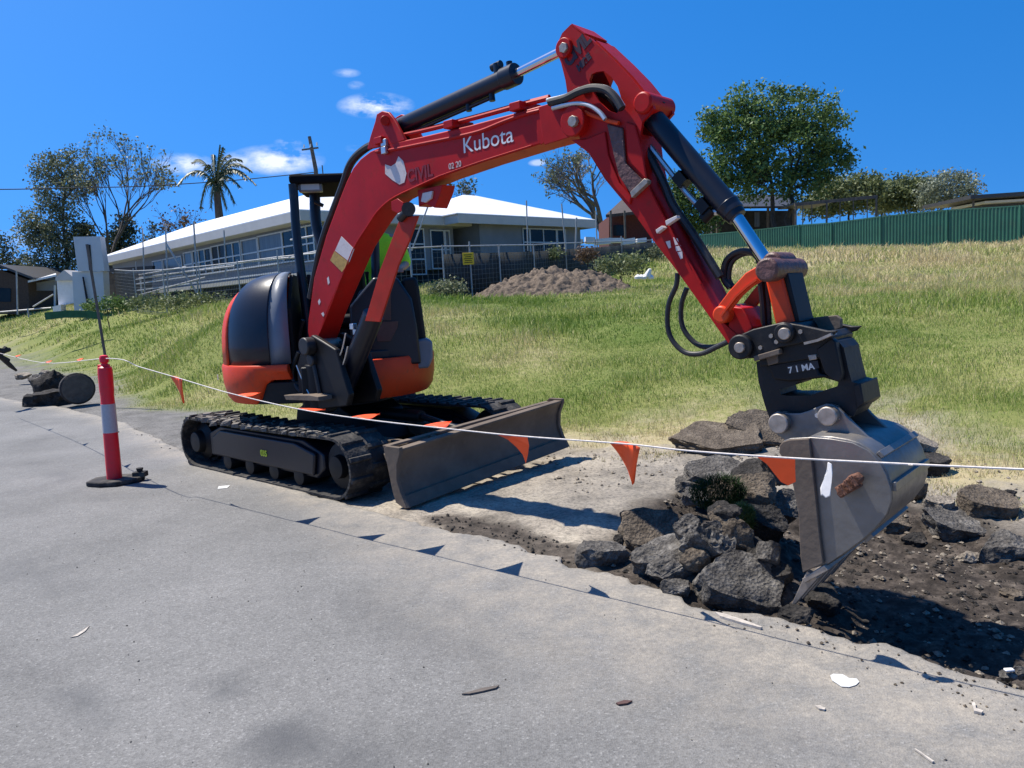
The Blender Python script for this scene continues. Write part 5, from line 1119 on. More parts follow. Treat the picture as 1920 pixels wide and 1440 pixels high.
o = pb_.build('plastic_bag', M['cloth']); tag(o, 'crumpled white plastic bag lying at the right end of the dirt heap', 'bag')

# ---------------------------------------------------------------- trees
def leafmat(name, c1, c2, trans=0.25):
    m = bpy.data.materials.new(name); m.use_nodes = True; nt, N, L = nodes(m); b = nt.nodes['Principled BSDF']; b.inputs['Roughness'].default_value = 0.55; b.inputs['Specular IOR Level'].default_value = .3
    a = N('ShaderNodeAttribute'); a.attribute_name = 'tone'; r_ = ramp(N, [(0, c1), (1, c2)]); L(a.outputs['Fac'], r_.inputs[0]); L(r_.outputs[0], b.inputs['Base Color'])
    t = N('ShaderNodeBsdfTranslucent'); L(r_.outputs[0], t.inputs['Color']); mx = N('ShaderNodeMixShader'); mx.inputs[0].default_value = trans; L(b.outputs[0], mx.inputs[1]); L(t.outputs[0], mx.inputs[2]); L(mx.outputs[0], nt.nodes['Material Output'].inputs['Surface']); return m
LM = {'green': leafmat('green_leaves', (0.04, 0.085, 0.025), (0.17, 0.26, 0.075)), 'dark': leafmat('dark_leaves', (0.035, 0.052, 0.026), (0.11, 0.12, 0.06)), 'olive': leafmat('olive_leaves', (0.08, 0.10, 0.055), (0.24, 0.26, 0.14)),
      'pale': leafmat('pale_leaves', (0.07, 0.10, 0.035), (0.24, 0.27, 0.12)), 'silver': leafmat('silver_leaves', (0.12, 0.15, 0.10), (0.3, 0.33, 0.24)), 'blue': leafmat('blue_leaves', (0.015, 0.035, 0.028), (0.05, 0.075, 0.05)), 'brown': leafmat('brown_leaves', (0.08, 0.05, 0.03), (0.2, 0.13, 0.08))}
M['bark'] = mat('bark', (0.055, 0.047, 0.04), 0.9, var=0.35, scale=6, bump=.5, bscale=10); M['barkgrey'] = mat('grey_bark', (0.11, 0.1, 0.09), 0.9, var=0.3, scale=6)
def tri_leaves(name, C, T, size, m, parent, flat=0.0):
    n = len(C); d = RNG.normal(size=(n, 3)); d /= np.linalg.norm(d, axis=1)[:, None]; e = RNG.normal(size=(n, 3)); e[:, 2] *= (1 - flat); e -= d * (e * d).sum(1)[:, None]; e /= np.linalg.norm(e, axis=1)[:, None]
    s = size * RNG.uniform(.6, 1.35, (n, 1)); V = np.stack([C - d * s * .5, C + e * s * .26, C + d * s * .5, C - e * s * .26], 1).reshape(-1, 3)
    c0 = V.mean(0); c0[2] = V[:, 2].min(); me = bpy.data.meshes.new(name); me.vertices.add(len(V)); me.vertices.foreach_set('co', (V - c0).astype(np.float32).ravel()); me.loops.add(n * 4); me.loops.foreach_set('vertex_index', np.arange(n * 4, dtype=np.int32))
    me.polygons.add(n); me.polygons.foreach_set('loop_start', np.arange(0, n * 4, 4, dtype=np.int32)); me.update(); me.validate()
    a = me.attributes.new('tone', 'FLOAT', 'POINT'); a.data.foreach_set('value', np.repeat(T, 4).astype(np.float32)); me.materials.append(m)
    o = bpy.data.objects.new(name, me); COL.objects.link(o); c0 = Vector(c0); o['_w'] = tuple(c0); o.parent = parent; o.location = c0 - Vector(parent['_w']); return o
def limb(mb, a, b, r0, r1, wob=.12, n=5, seg=5):
    a = Vector(a); b = Vector(b); L_ = (b - a).length; pts = [a]; 
    for k in range(1, n): pts.append(a.lerp(b, k / n) + Vector([random.uniform(-1, 1) * wob * L_ * .5 for _ in range(3)]) + Vector((0, 0, math.sin(math.pi * k / n) * L_ * -.06)))
    pts.append(b); mb.tube(pts, [r0 + (r1 - r0) * k / n for k in range(n + 1)], seg); return pts
def tree(name, label, base, Y, blobs, leaf, n_cl, n_lf, lsize, tr, group=None, spread=.5, cat='tree', trunks=None, trunkmat='bark', depthk=.8):
    """blobs: (px, py, rx, ry) seen at distance Y; base: (px, py) of the trunk foot"""
    k = Y / FPX; bw = WY(base[0], base[1], Y); bw = Vector((bw.x, bw.y, min(bw.z, zg(bw.x, bw.y)) - .1)); t = thing(name, bw, label, cat, group)
    area = sum(b[2] * b[3] for b in blobs); cl = []; tone = []
    for px, py, rx, ry in blobs:
        n = max(3, int(n_cl * rx * ry / area)); c = WY(px, py, Y)
        for _ in range(n):
            v = RNG.normal(size=3); v /= np.linalg.norm(v); q = v * RNG.uniform(.25, 1) ** .45; cl.append(np.array([c.x + q[0] * rx * k, c.y + q[1] * rx * k * depthk, c.z + q[2] * ry * k])); tone.append(RNG.uniform(0, 1) * .6)
    cl = np.array(cl); tone = np.array(tone); cs = spread * lsize * 5
    mb = MB(); tops = []
    for tx, ty in (trunks or [(blobs[0][0], blobs[0][1])]): limb(mb, bw, WY(tx, ty, Y), tr, tr * .35, .08, 7, 8); tops.append(WY(tx, ty, Y))
    fork = [bw.lerp(tp_, f) for tp_ in tops for f in (.35, .5, .65, .8, .95)]
    ctr = [WY(b[0], b[1], Y) for b in blobs]
    mids = []
    for c in ctr:
        f = min(fork, key=lambda q: (q - c).length + (0 if q.z < c.z else 3)); limb(mb, f, c, tr * .4, tr * .16, .15, 5, 6); mids.append((f, c))
    for i in range(0, len(cl), 2):
        c = Vector(cl[i]); cc = min(ctr, key=lambda q: (q - c).length); f, _ = mids[ctr.index(cc)]; s_ = f.lerp(cc, random.uniform(.4, 1)); limb(mb, s_, c, tr * .09, tr * .02, .2, 3, 3)
    mb.build('trunk', M[trunkmat], t)
    C = np.repeat(cl, n_lf, 0) + RNG.normal(size=(len(cl) * n_lf, 3)) * cs * np.array([.5, .5, .38]); T = np.repeat(tone, n_lf) + RNG.uniform(0, .4, len(C))
    tri_leaves('crown', C, np.clip(T, 0, 1), lsize, LM[leaf], t); return t
tree('broadleaf_tree', 'big dense green tree standing behind the green fence at the right', (1462, 450), 68, [(1400, 250, 70, 75), (1370, 300, 60, 60), (1440, 215, 62, 55), (1510, 210, 62, 52), (1550, 250, 40, 55), (1480, 280, 80, 70), (1540, 310, 50, 45), (1420, 340, 70, 50), (1350, 250, 45, 50), (1575, 300, 20, 25), (1500, 350, 50, 35), (1395, 190, 34, 30), (1340, 330, 35, 35)], 'green', 430, 56, .34, .36, trunks=[(1445, 330), (1490, 320)])
for args in (
    ('leafy_tree', 'pale olive tree behind the pergola at the right of the big green tree', (1600, 430), 78, [(1590, 365, 60, 35), (1540, 380, 40, 25), (1620, 355, 40, 27)], 'pale', 260, 38, .36, .2),
    ('leafy_tree', 'yellow green rounded tree behind the middle of the steel fence', (1700, 420), 80, [(1700, 364, 45, 34), (1665, 370, 30, 26), (1725, 358, 25, 24)], 'pale', 200, 38, .34, .2),
    ('leafy_tree', 'grey green airy tree behind the fence nearest the shed', (1785, 410), 76, [(1785, 355, 45, 32), (1755, 362, 35, 30), (1810, 365, 22, 22)], 'silver', 190, 26, .3, .16),
    ('leafy_tree', 'dull silver shrub tree between the pale olive and yellow green trees', (1655, 425), 84, [(1652, 372, 28, 26), (1640, 362, 16, 18)], 'silver', 110, 38, .34, .15),
    ('leafy_tree', 'bright green bushy tree seen between the arm and the big green tree', (1270, 470), 70, [(1265, 385, 40, 45), (1295, 400, 35, 40), (1275, 350, 25, 22), (1320, 415, 28, 30)], 'green', 170, 38, .32, .18),
    ('dark_tree', 'tall dark thin leaved tree at the left with a grey foliage skirt', (125, 580), 66, [(115, 320, 40, 35), (90, 330, 28, 45), (135, 305, 30, 25), (110, 370, 48, 42), (85, 420, 45, 40), (60, 425, 25, 28), (95, 470, 55, 42), (125, 440, 38, 60), (150, 345, 25, 28), (80, 495, 40, 28), (105, 500, 45, 25), (70, 440, 35, 30)], 'olive', 640, 20, .25, .2),
    ('conical_tree', 'dark bluish cone shaped tree right of the bare tree', (230, 560), 72, [(230, 425, 18, 22), (228, 455, 30, 28), (232, 485, 38, 26), (215, 480, 20, 22)], 'blue', 150, 34, .30, .16),
    ('shrub_tree', 'small sparse brownish tree at the left edge above the brick house', (8, 560), 74, [(8, 460, 14, 22), (30, 490, 28, 16), (50, 500, 28, 14), (0, 480, 16, 18)], 'dark', 90, 18, .28, .14),
    ('dark_shrub', 'dark bushy shrub beneath the tall dark tree beside the white slab', (165, 540), 64, [(150, 435, 18, 14), (160, 465, 16, 25), (165, 432, 14, 10)], 'dark', 60, 30, .28, .12),
):
    tree(*args)
# bare branching trees
def bare(name, label, base, Y, top, r0, levels, ang, ratio, m, leaf=None, nl=0, crownbox=None, group=None, seed=1, lean=0):
    random.seed(seed); bw = WY(*base, Y); bw = Vector((bw.x, bw.y, min(bw.z, zg(bw.x, bw.y)) - .1)); t = thing(name, bw, label, 'tree', group); tp_ = WY(*top, Y); mb = MB(); tips = []
    def rec(p, d, L_, r_, lv):
        n = 3; pts = [p]; dd = d.copy()
        for k in range(n): dd = (dd + Vector([random.uniform(-.16, .16) for _ in range(3)]) + Vector((0, 0, .05))).normalized(); pts.append(pts[-1] + dd * L_ / n)
        mb.tube(pts, [r_ * (1 - .3 * k / n) for k in range(n + 1)], 6 if lv > 3 else 3, caps=lv > 3)
        if lv == 0: tips.append(pts[-1]); return
        for j in range(3 if lv > 1 else 4):
            ax = dd.orthogonal().normalized(); ax.rotate(Matrix.Rotation(random.uniform(0, 6.28), 3, dd)); d2 = dd.copy(); d2.rotate(Matrix.Rotation(ang * random.uniform(.6, 1.3), 3, ax)); rec(pts[-1] if j else pts[-2], d2, L_ * ratio * random.uniform(.8, 1.15), r_ * .6, lv - 1)
    H_ = (tp_ - bw).length; rec(bw, (tp_ - bw).normalized(), H_ * .36, r0, levels); mb.build('trunk', M[m], t, smooth=60, fix=False)
    if leaf:
        tips_ = np.array([tuple(q) for q in random.sample(tips, min(nl, len(tips)))]); C = np.repeat(tips_, 7, 0) + RNG.normal(size=(len(tips_) * 7, 3)) * .22; tri_leaves('crown', C, RNG.uniform(0, 1, len(C)), .26, LM[leaf], t)
    return t
bare('bare_tree', 'tall nearly leafless tree with fine branches beside the dark tree at the left', (200, 560), 62, (222, 318), .2, 6, .32, .74, 'bark', 'olive', 260, seed=6)
bare('bare_tree', 'leafless grey tree behind the pivot of the boom and arm', (1135, 440), 68, (1118, 290), .36, 6, .55, .76, 'barkgrey', 'olive', 160, seed=11)
bare('scrub_tree', 'twiggy scrub tree showing above the roof between the boom and the hipped roof', (850, 440), 58, (845, 352), .12, 4, .6, .8, 'barkgrey', 'dark', 60, seed=21)
bare('scrub_tree', 'small twiggy tree peeping over the far left end of the long roof', (340, 480), 60, (350, 400), .1, 4, .6, .78, 'bark', 'brown', 50, seed=23)
bare('scrub_tree', 'pale twiggy bush at the tip of the long roof beside the cone shaped tree', (288, 540), 62, (285, 425), .1, 4, .5, .75, 'barkgrey', 'dark', 60, seed=25)
# palm
random.seed(3)
pc_ = WY(405, 345, 56); pbm = Vector((pc_.x + .1, pc_.y, 2.0)); palm = thing('palm_tree', pbm, 'tall palm tree with drooping fronds rising behind the roof of the grey house', 'palm tree')
t = MB(); t.tube([pbm, pc_ - ZB * 2.6, pc_], [.34, .3, .22], 10); t.build('trunk', M['bark'], palm)
def frond(tip, sag, par, lf='dark', dens=34):
    mb = MB(); a = pc_; b = tip; pts = smoothpts([a, a.lerp(b, .33) + ZB * sag, a.lerp(b, .68) + ZB * sag * .9, b], 8); mb.tube(pts, .03, 4); d_ = (b - a).normalized(); vs, fs = [], []
    for i in range(2, len(pts)):
        for s_ in (-1, 1):
            for j in range(2):
                p = pts[i].lerp(pts[i - 1], j / 2); sd = d_.cross(ZB).normalized() * s_; L_ = .75 * (1 - .55 * i / len(pts)); q = p + sd * L_ * random.uniform(.3, .7) + d_ * L_ * .4 - ZB * L_ * random.uniform(.3, 1.0); w_ = d_ * .06; n = len(vs); vs += [p - w_, p + w_, q]; fs.append((n, n + 1, n + 2))
    mb.add(vs, fs); o = mb.build('frond', M['palmleaf'], par, smooth=0, fix=False)
M['palmleaf'] = mat('palm_leaf', (0.05, 0.075, 0.03), 0.5, var=.4, scale=3)
for (x, y), sag, dy in (((335, 345), .9, 0), ((362, 305), .8, 1), ((412, 272), .1, 0), ((418, 276), .2, -1), ((452, 300), .7, 0), ((478, 345), 1.0, 0), ((470, 320), .9, 1.5), ((450, 350), .6, -1.5), ((385, 320), .8, -2), ((430, 290), .5, 2), ((440, 380), .7, -1), ((375, 390), .9, 1), ((400, 290), .3, 1.2), ((460, 335), .8, -.6), ((425, 390), .5, .8), ((395, 388), .5, -.8)):
    frond(WY(x, y, 56 + dy), sag, palm)
# low weeds along the fence foot and shrubs
def bush(px, py, Y, rx, ry, leaf, n, label, name='bush', ls=.12):
    t = tree(name, label, (px, py + ry), Y, [(px, py, rx, ry)], leaf, n, 20, ls, .03, cat='bush'); return t
bush(1165, 495, 24, 50, 18, 'pale', 90, 'bright green weeds at the right end of the dirt heap', 'weed_clump', .10)
bush(1100, 478, 29, 18, 12, 'brown', 40, 'rust coloured dry shrub behind the dirt heap', 'dry_shrub', .10)
bush(1042, 473, 29, 8, 12, 'pale', 20, 'small yellow green bush at the fence above the dirt heap', 'shrub', .10)
bush(840, 545, 23, 34, 16, 'olive', 60, 'straggly green weeds along the fence left of the dirt heap', 'weed_clump', .10)
bush(330, 565, 30, 90, 9, 'pale', 110, 'bright green weeds growing along the foot of the fence at the left', 'weed_clump', .12)
bush(200, 572, 30, 45, 9, 'green', 60, 'dark green weeds at the foot of the white slab', 'weed_clump', .12)
bush(1240, 470, 40, 30, 12, 'olive', 40, 'low scrub at the left end of the green steel fence', 'scrub', .14)
random.seed(77)
# ---------------------------------------------------------------- bollard, bunting, rocks, person, grass
bp0 = GZ(216, 906); bx, by = bp0.x, bp0.y
bo = thing('bollard', (bx, by, 0), 'red T-top bollard with a pale reflective band on a black rubber base', 'bollard')
def bl(p0, p1): return [p0, p1]
bo_top = WY(200, 662, by); Hb = 1.17; lean = Vector((bo_top.x - bx, 0, 0)) * .55 / Hb
axb = (ZB + lean).normalized(); O_ = Vector((bx, by, .05))
def blathe(prof, name, m, bevel=0, par=bo): return MB().lathe(prof, O_, axb, 28).build(name, m, par, bevel=bevel, smooth=40)
blathe([(.066, 0), (.066, .10), (.063, .44)], 'lower_shaft', M['bollard']); blathe([(.0655, .44), (.0625, .71)], 'reflective_band', M['reflect'])
blathe([(.060, .71), (.058, .78), (.062, .84), (.064, 1.0), (.060, 1.05), (.030, 1.07), (.026, 1.09), (.038, 1.10), (.040, 1.135), (.032, 1.16), (.012, 1.165)], 'top_shaft', M['bollard'])
h = MB(); h.bar(O_ + axb * 1.055 - Vector((.055, .02, 0)), O_ + axb * 1.055 + Vector((.05, .0, 0)), .03, .05); h.build('t_handle', M['bollard'], bo, bevel=.01)
b_ = MB(); b_.prism([(-.22, -.10), (-.06, -.17), (.10, -.17), (.24, -.04), (.26, .06), (.12, .17), (-.08, .17), (-.23, .08)], lambda a, b, c: Vector((bx + a, by + b, c)), .004, .05); b_.build('rubber_base', M['rubber'], bo, bevel=.012)
b_ = MB(); b_.box((bx + .22, by + .05, .065), (.12, .08, .05)); b_.cyl((bx + .22, by + .05, .085), (bx + .22, by + .05, .125), .022, .035, 12); b_.build('carry_knob', M['rubber'], bo, bevel=.006)

# bunting: a string hung across the work, with pennants
SA = Vector((bx, by, 0)); SB = Vector((1.09, 3.0, 0)); SD = (SB - SA).normalized(); SN = Vector((-SD.y, SD.x, 0))
def SP_(px, py, off=0.0):
    d = pxdir(px, py); k = ((SA - C0).dot(SN) + off) / d.dot(SN); return C0 + d * k
STR = [(205, 672), (262, 688), (335, 709), (430, 737), (560, 767), (690, 787), (860, 806), (980, 818), (1170, 832), (1290, 845), (1470, 858), (1700, 870), (1920, 880)]
pts = [SP_(*p) for p in STR]
end = pts[-1] + (pts[-1] - pts[-2]) * 9; lft = [Vector((-8.6, 12.4, 1.13)), Vector((-6.0, 9.6, 1.03)), Vector((bx, by, pts[0].z))]
bt = thing('bunting', (SA.x, SA.y, 0), 'sagging white string with orange pennants strung across the front of the excavator', 'bunting')
s_ = MB(); s_.tube(smoothpts(lft[:2] + pts + [end], 6), .0042, 6); s_.build('string', M['string'], bt)
def pennant(P, n=5):
    """P: outline of pixels on the string plane with offset (px,py,off)"""
    v = [SP_(x, y, o) for x, y, o in P]; mb = MB(); mb.add(v, [tuple(range(len(v)))]); o = mb.build('pennant', M['flag'], bt, smooth=0, solid=.0015); return o
def pennant_grid(A, B, T, curl=.02):
    """a triangular flag hemmed on A-B with its tip at T, slightly curled"""
    mb = MB(); vs = []; n = 7
    for i in range(n + 1):
        u_ = i / n
        a = A.lerp(T, u_); b = B.lerp(T, u_); nn = (B - A).cross(T - A).normalized()
        for j in range(5): w = j / 4; vs.append(a.lerp(b, w) + nn * curl * math.sin(u_ * 3.1 + w * 4.0) * (1 - .3 * u_))
    fs = [(i * 5 + j, i * 5 + j + 1, (i + 1) * 5 + j + 1, (i + 1) * 5 + j) for i in range(n) for j in range(4)]
    mb.add(vs, fs); return mb.build('pennant', M['flag'], bt, smooth=60, solid=.0015)
def onstr(px):
    for (x0, y0), (x1, y1) in zip(STR, STR[1:]):
        if x0 <= px <= x1: return y0 + (y1 - y0) * (px - x0) / (x1 - x0)
def fl(xa, xb, tip, off=0.0, curl=.012): return pennant_grid(SP_(xa, onstr(xa)), SP_(xb, onstr(xb)), SP_(*tip, off), curl)
fl(318, 344, (345, 756), .05); 
pennant([(930, 813.5, 0), (962, 817, 0), (989, 820, 0), (992, 835, .05), (990, 852, .08), (986, 869, .11), (980, 852, .08), (968, 838, .04), (952, 824, 0)])
fl(1143, 1203, (1188, 907), .10, .02)
pennant([(1418, 855, 0), (1450, 857, 0), (1491, 860, 0), (1491, 885, .05), (1492, 903, .08), (1478, 910, .09), (1464, 903, .08), (1452, 888, .06), (1438, 870, .03)])
# pennants lifted flat by the wind
def flat(px, w, L_, dz=.02, ang=0):
    c = SP_(px, onstr(px)); A = c - SD * w / 2; B = c + SD * w / 2; dr = (SN * 1 + SD * .5 * ang); T = c + dr.normalized() * L_ + ZB * dz; return pennant_grid(A, B, T, .008)
flat(452, .17, .17, .0); flat(566, .17, .16, -.02, .8); flat(672, .18, .18, .0); flat(812, .18, .19, .0, -.3)
for k in range(7):
    u_ = .12 + k * .125; p = lft[1].lerp(Vector((bx, by, pts[0].z)), u_ * 1.0) if False else None
# the run of string beyond the bollard
q0, q1 = Vector((-8.6, 12.4, 1.13)), pts[0]
for u_ in (.30, .58, .82):
    c = (lft[0].lerp(lft[1], u_ / .55) if u_ < .55 else lft[1].lerp(pts[0], (u_ - .55) / .45)); d_ = (pts[0] - lft[0]).normalized(); A = c - d_ * .07; B = c + d_ * .07; pennant_grid(A, B, c + Vector((-.03, .18, .012)), .006)

# rag tied to the string in front of the bucket
rg = MB(); P_ = [(1552, 866, 0), (1560, 870, 0), (1561, 888, -.01), (1559, 905, -.02), (1557, 930, -.02), (1548, 934, -.02), (1542, 928, -.015), (1539, 930, -.01), (1538, 915, 0), (1544, 900, -.012), (1550, 885, 0)]
a = [SP_(x, y, o - .012) for x, y, o in P_]; b = [SP_(x, y, o + .012) for x, y, o in P_]; n = len(a); rg.add(a + b, [tuple(range(n)), tuple(reversed(range(n, 2 * n)))] + [(i, i + n, (i + 1) % n + n, (i + 1) % n) for i in range(n)])
rg.build('rag', M['cloth'], bt, bevel=.006, smooth=60)

# ---- broken asphalt and rocks
def chunkmat(name, c, c2, var=.3):
    m = bpy.data.materials.new(name); m.use_nodes = True; nt, N, L = nodes(m); b = nt.nodes['Principled BSDF']; b.inputs['Roughness'].default_value = .92; b.inputs['Specular IOR Level'].default_value = .25
    tc = N('ShaderNodeTexCoord'); 
    def noise(sc, d=8, r_=.7): n = N('ShaderNodeTexNoise'); n.inputs['Scale'].default_value = sc; n.inputs['Detail'].default_value = d; n.inputs['Roughness'].default_value = r_; L(tc.outputs['Object'], n.inputs['Vector']); return n.outputs['Fac']
    r1 = ramp(N, [(.32, tuple(k * .4 for k in c)), (.5, c), (.68, c2)]); L(noise(9), r1.inputs[0]); r2 = ramp(N, [(.35, (.45, .45, .45)), (.6, (1.1, 1.1, 1.1))]); L(noise(60, 6), r2.inputs[0])
    x = N('ShaderNodeMix'); x.data_type = 'RGBA'; x.blend_type = 'MULTIPLY'; x.inputs['Factor'].default_value = .8; L(r1.outputs[0], x.inputs['A']); L(r2.outputs[0], x.inputs['B']); L(x.outputs['Result'], b.inputs['Base Color'])
    v = N('ShaderNodeTexVoronoi'); v.inputs['Scale'].default_value = 55; L(tc.outputs['Object'], v.inputs['Vector'])
    bp = N('ShaderNodeBump'); bp.inputs['Strength'].default_value = .8; bp.inputs['Distance'].default_value = .012; L(v.outputs['Distance'], bp.inputs['Height']); b2 = N('ShaderNodeBump'); b2.inputs['Strength'].default_value = .9; b2.inputs['Distance'].default_value = .02; L(noise(24), b2.inputs['Height']); L(bp.outputs[0], b2.inputs['Normal']); L(b2.outputs[0], b.inputs['Normal']); return m
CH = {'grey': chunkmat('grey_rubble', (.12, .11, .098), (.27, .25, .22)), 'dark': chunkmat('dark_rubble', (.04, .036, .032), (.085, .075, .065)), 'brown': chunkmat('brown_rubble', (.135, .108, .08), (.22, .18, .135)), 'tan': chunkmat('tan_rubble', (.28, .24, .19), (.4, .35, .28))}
def rock_mesh(seed, sx, sy, sz, facets=9, rough=.05, flat=False):
    rn = random.Random(seed); bm = bmesh.new(); bmesh.ops.create_icosphere(bm, subdivisions=4, radius=1.0)
    pl = []
    for i in range(facets + 4):
        if flat: an = 6.283 * (i + rn.random() * .8) / (facets + 4); d = Vector((math.cos(an), math.sin(an), rn.gauss(0, .12))).normalized(); pl.append((d, rn.uniform(.68, .97)))
        else: d = Vector((rn.gauss(0, 1), rn.gauss(0, 1), rn.gauss(0, .9))).normalized(); pl.append((d, rn.uniform(.48, .8)))
    if flat: pl += [(Vector((rn.uniform(-.08, .08), rn.uniform(-.08, .08), 1)).normalized(), .40), (Vector((0, 0, -1)), .42)]
    else: pl += [(Vector((rn.uniform(-.4, .4), rn.uniform(-.6, .1), 1)).normalized(), .5)]
    for v in bm.verts:
        for d, k in pl:
            e_ = v.co.dot(d)
            if e_ > k: v.co -= d * (e_ - k)
    from mathutils import noise as NZ
    off = Vector((seed * 3.1, seed * 1.7, 0))
    for v in bm.verts:
        n_ = v.co.normalized(); f = NZ.fractal(v.co * 2.6 + off, 1.0, 2.0, 4) * rough * 1.2 + NZ.fractal(v.co * 9 + off, 1.0, 2.0, 3) * rough * .9; v.co += n_ * f
        v.co = Vector((v.co.x * sx, v.co.y * sy, v.co.z * sz))
    return bm
def rock(cx, cy, base_py, w, h, kind, label, seed, flat=False, tilt=(0, 0, 0), dk=.8, name='rubble_chunk', group='chunks of broken road', cat='rubble', rough=.065, zoff=0.0):
    g = GT(cx, base_py) if base_py < 1160 else GZ(cx, base_py, -.05); Y = g.y; c = WY(cx, cy, Y + .5 * w / 2 / FPX * Y); k = c.y / FPX
    bm = rock_mesh(seed, w / 2 * k * 1.34, w / 2 * k * dk * 1.34, h / 2 * k * (1.4 if not flat else 2.0), 9, rough, flat)
    bm.transform(Matrix.Rotation(R(tilt[2]), 4, 'Z')); bm.transform(Matrix.Rotation(R(tilt[0]), 4, 'X')); bm.transform(Matrix.Rotation(R(tilt[1]), 4, 'Y'))
    me = bpy.data.meshes.new(name); bm.to_mesh(me); bm.free(); me.materials.append(CH[kind]); me.polygons.foreach_set('use_smooth', [True] * len(me.polygons)); me.set_sharp_from_angle(angle=R(32))
    o = bpy.data.objects.new(name, me); COL.objects.link(o); o.location = c; return tag(o, label, cat, group)
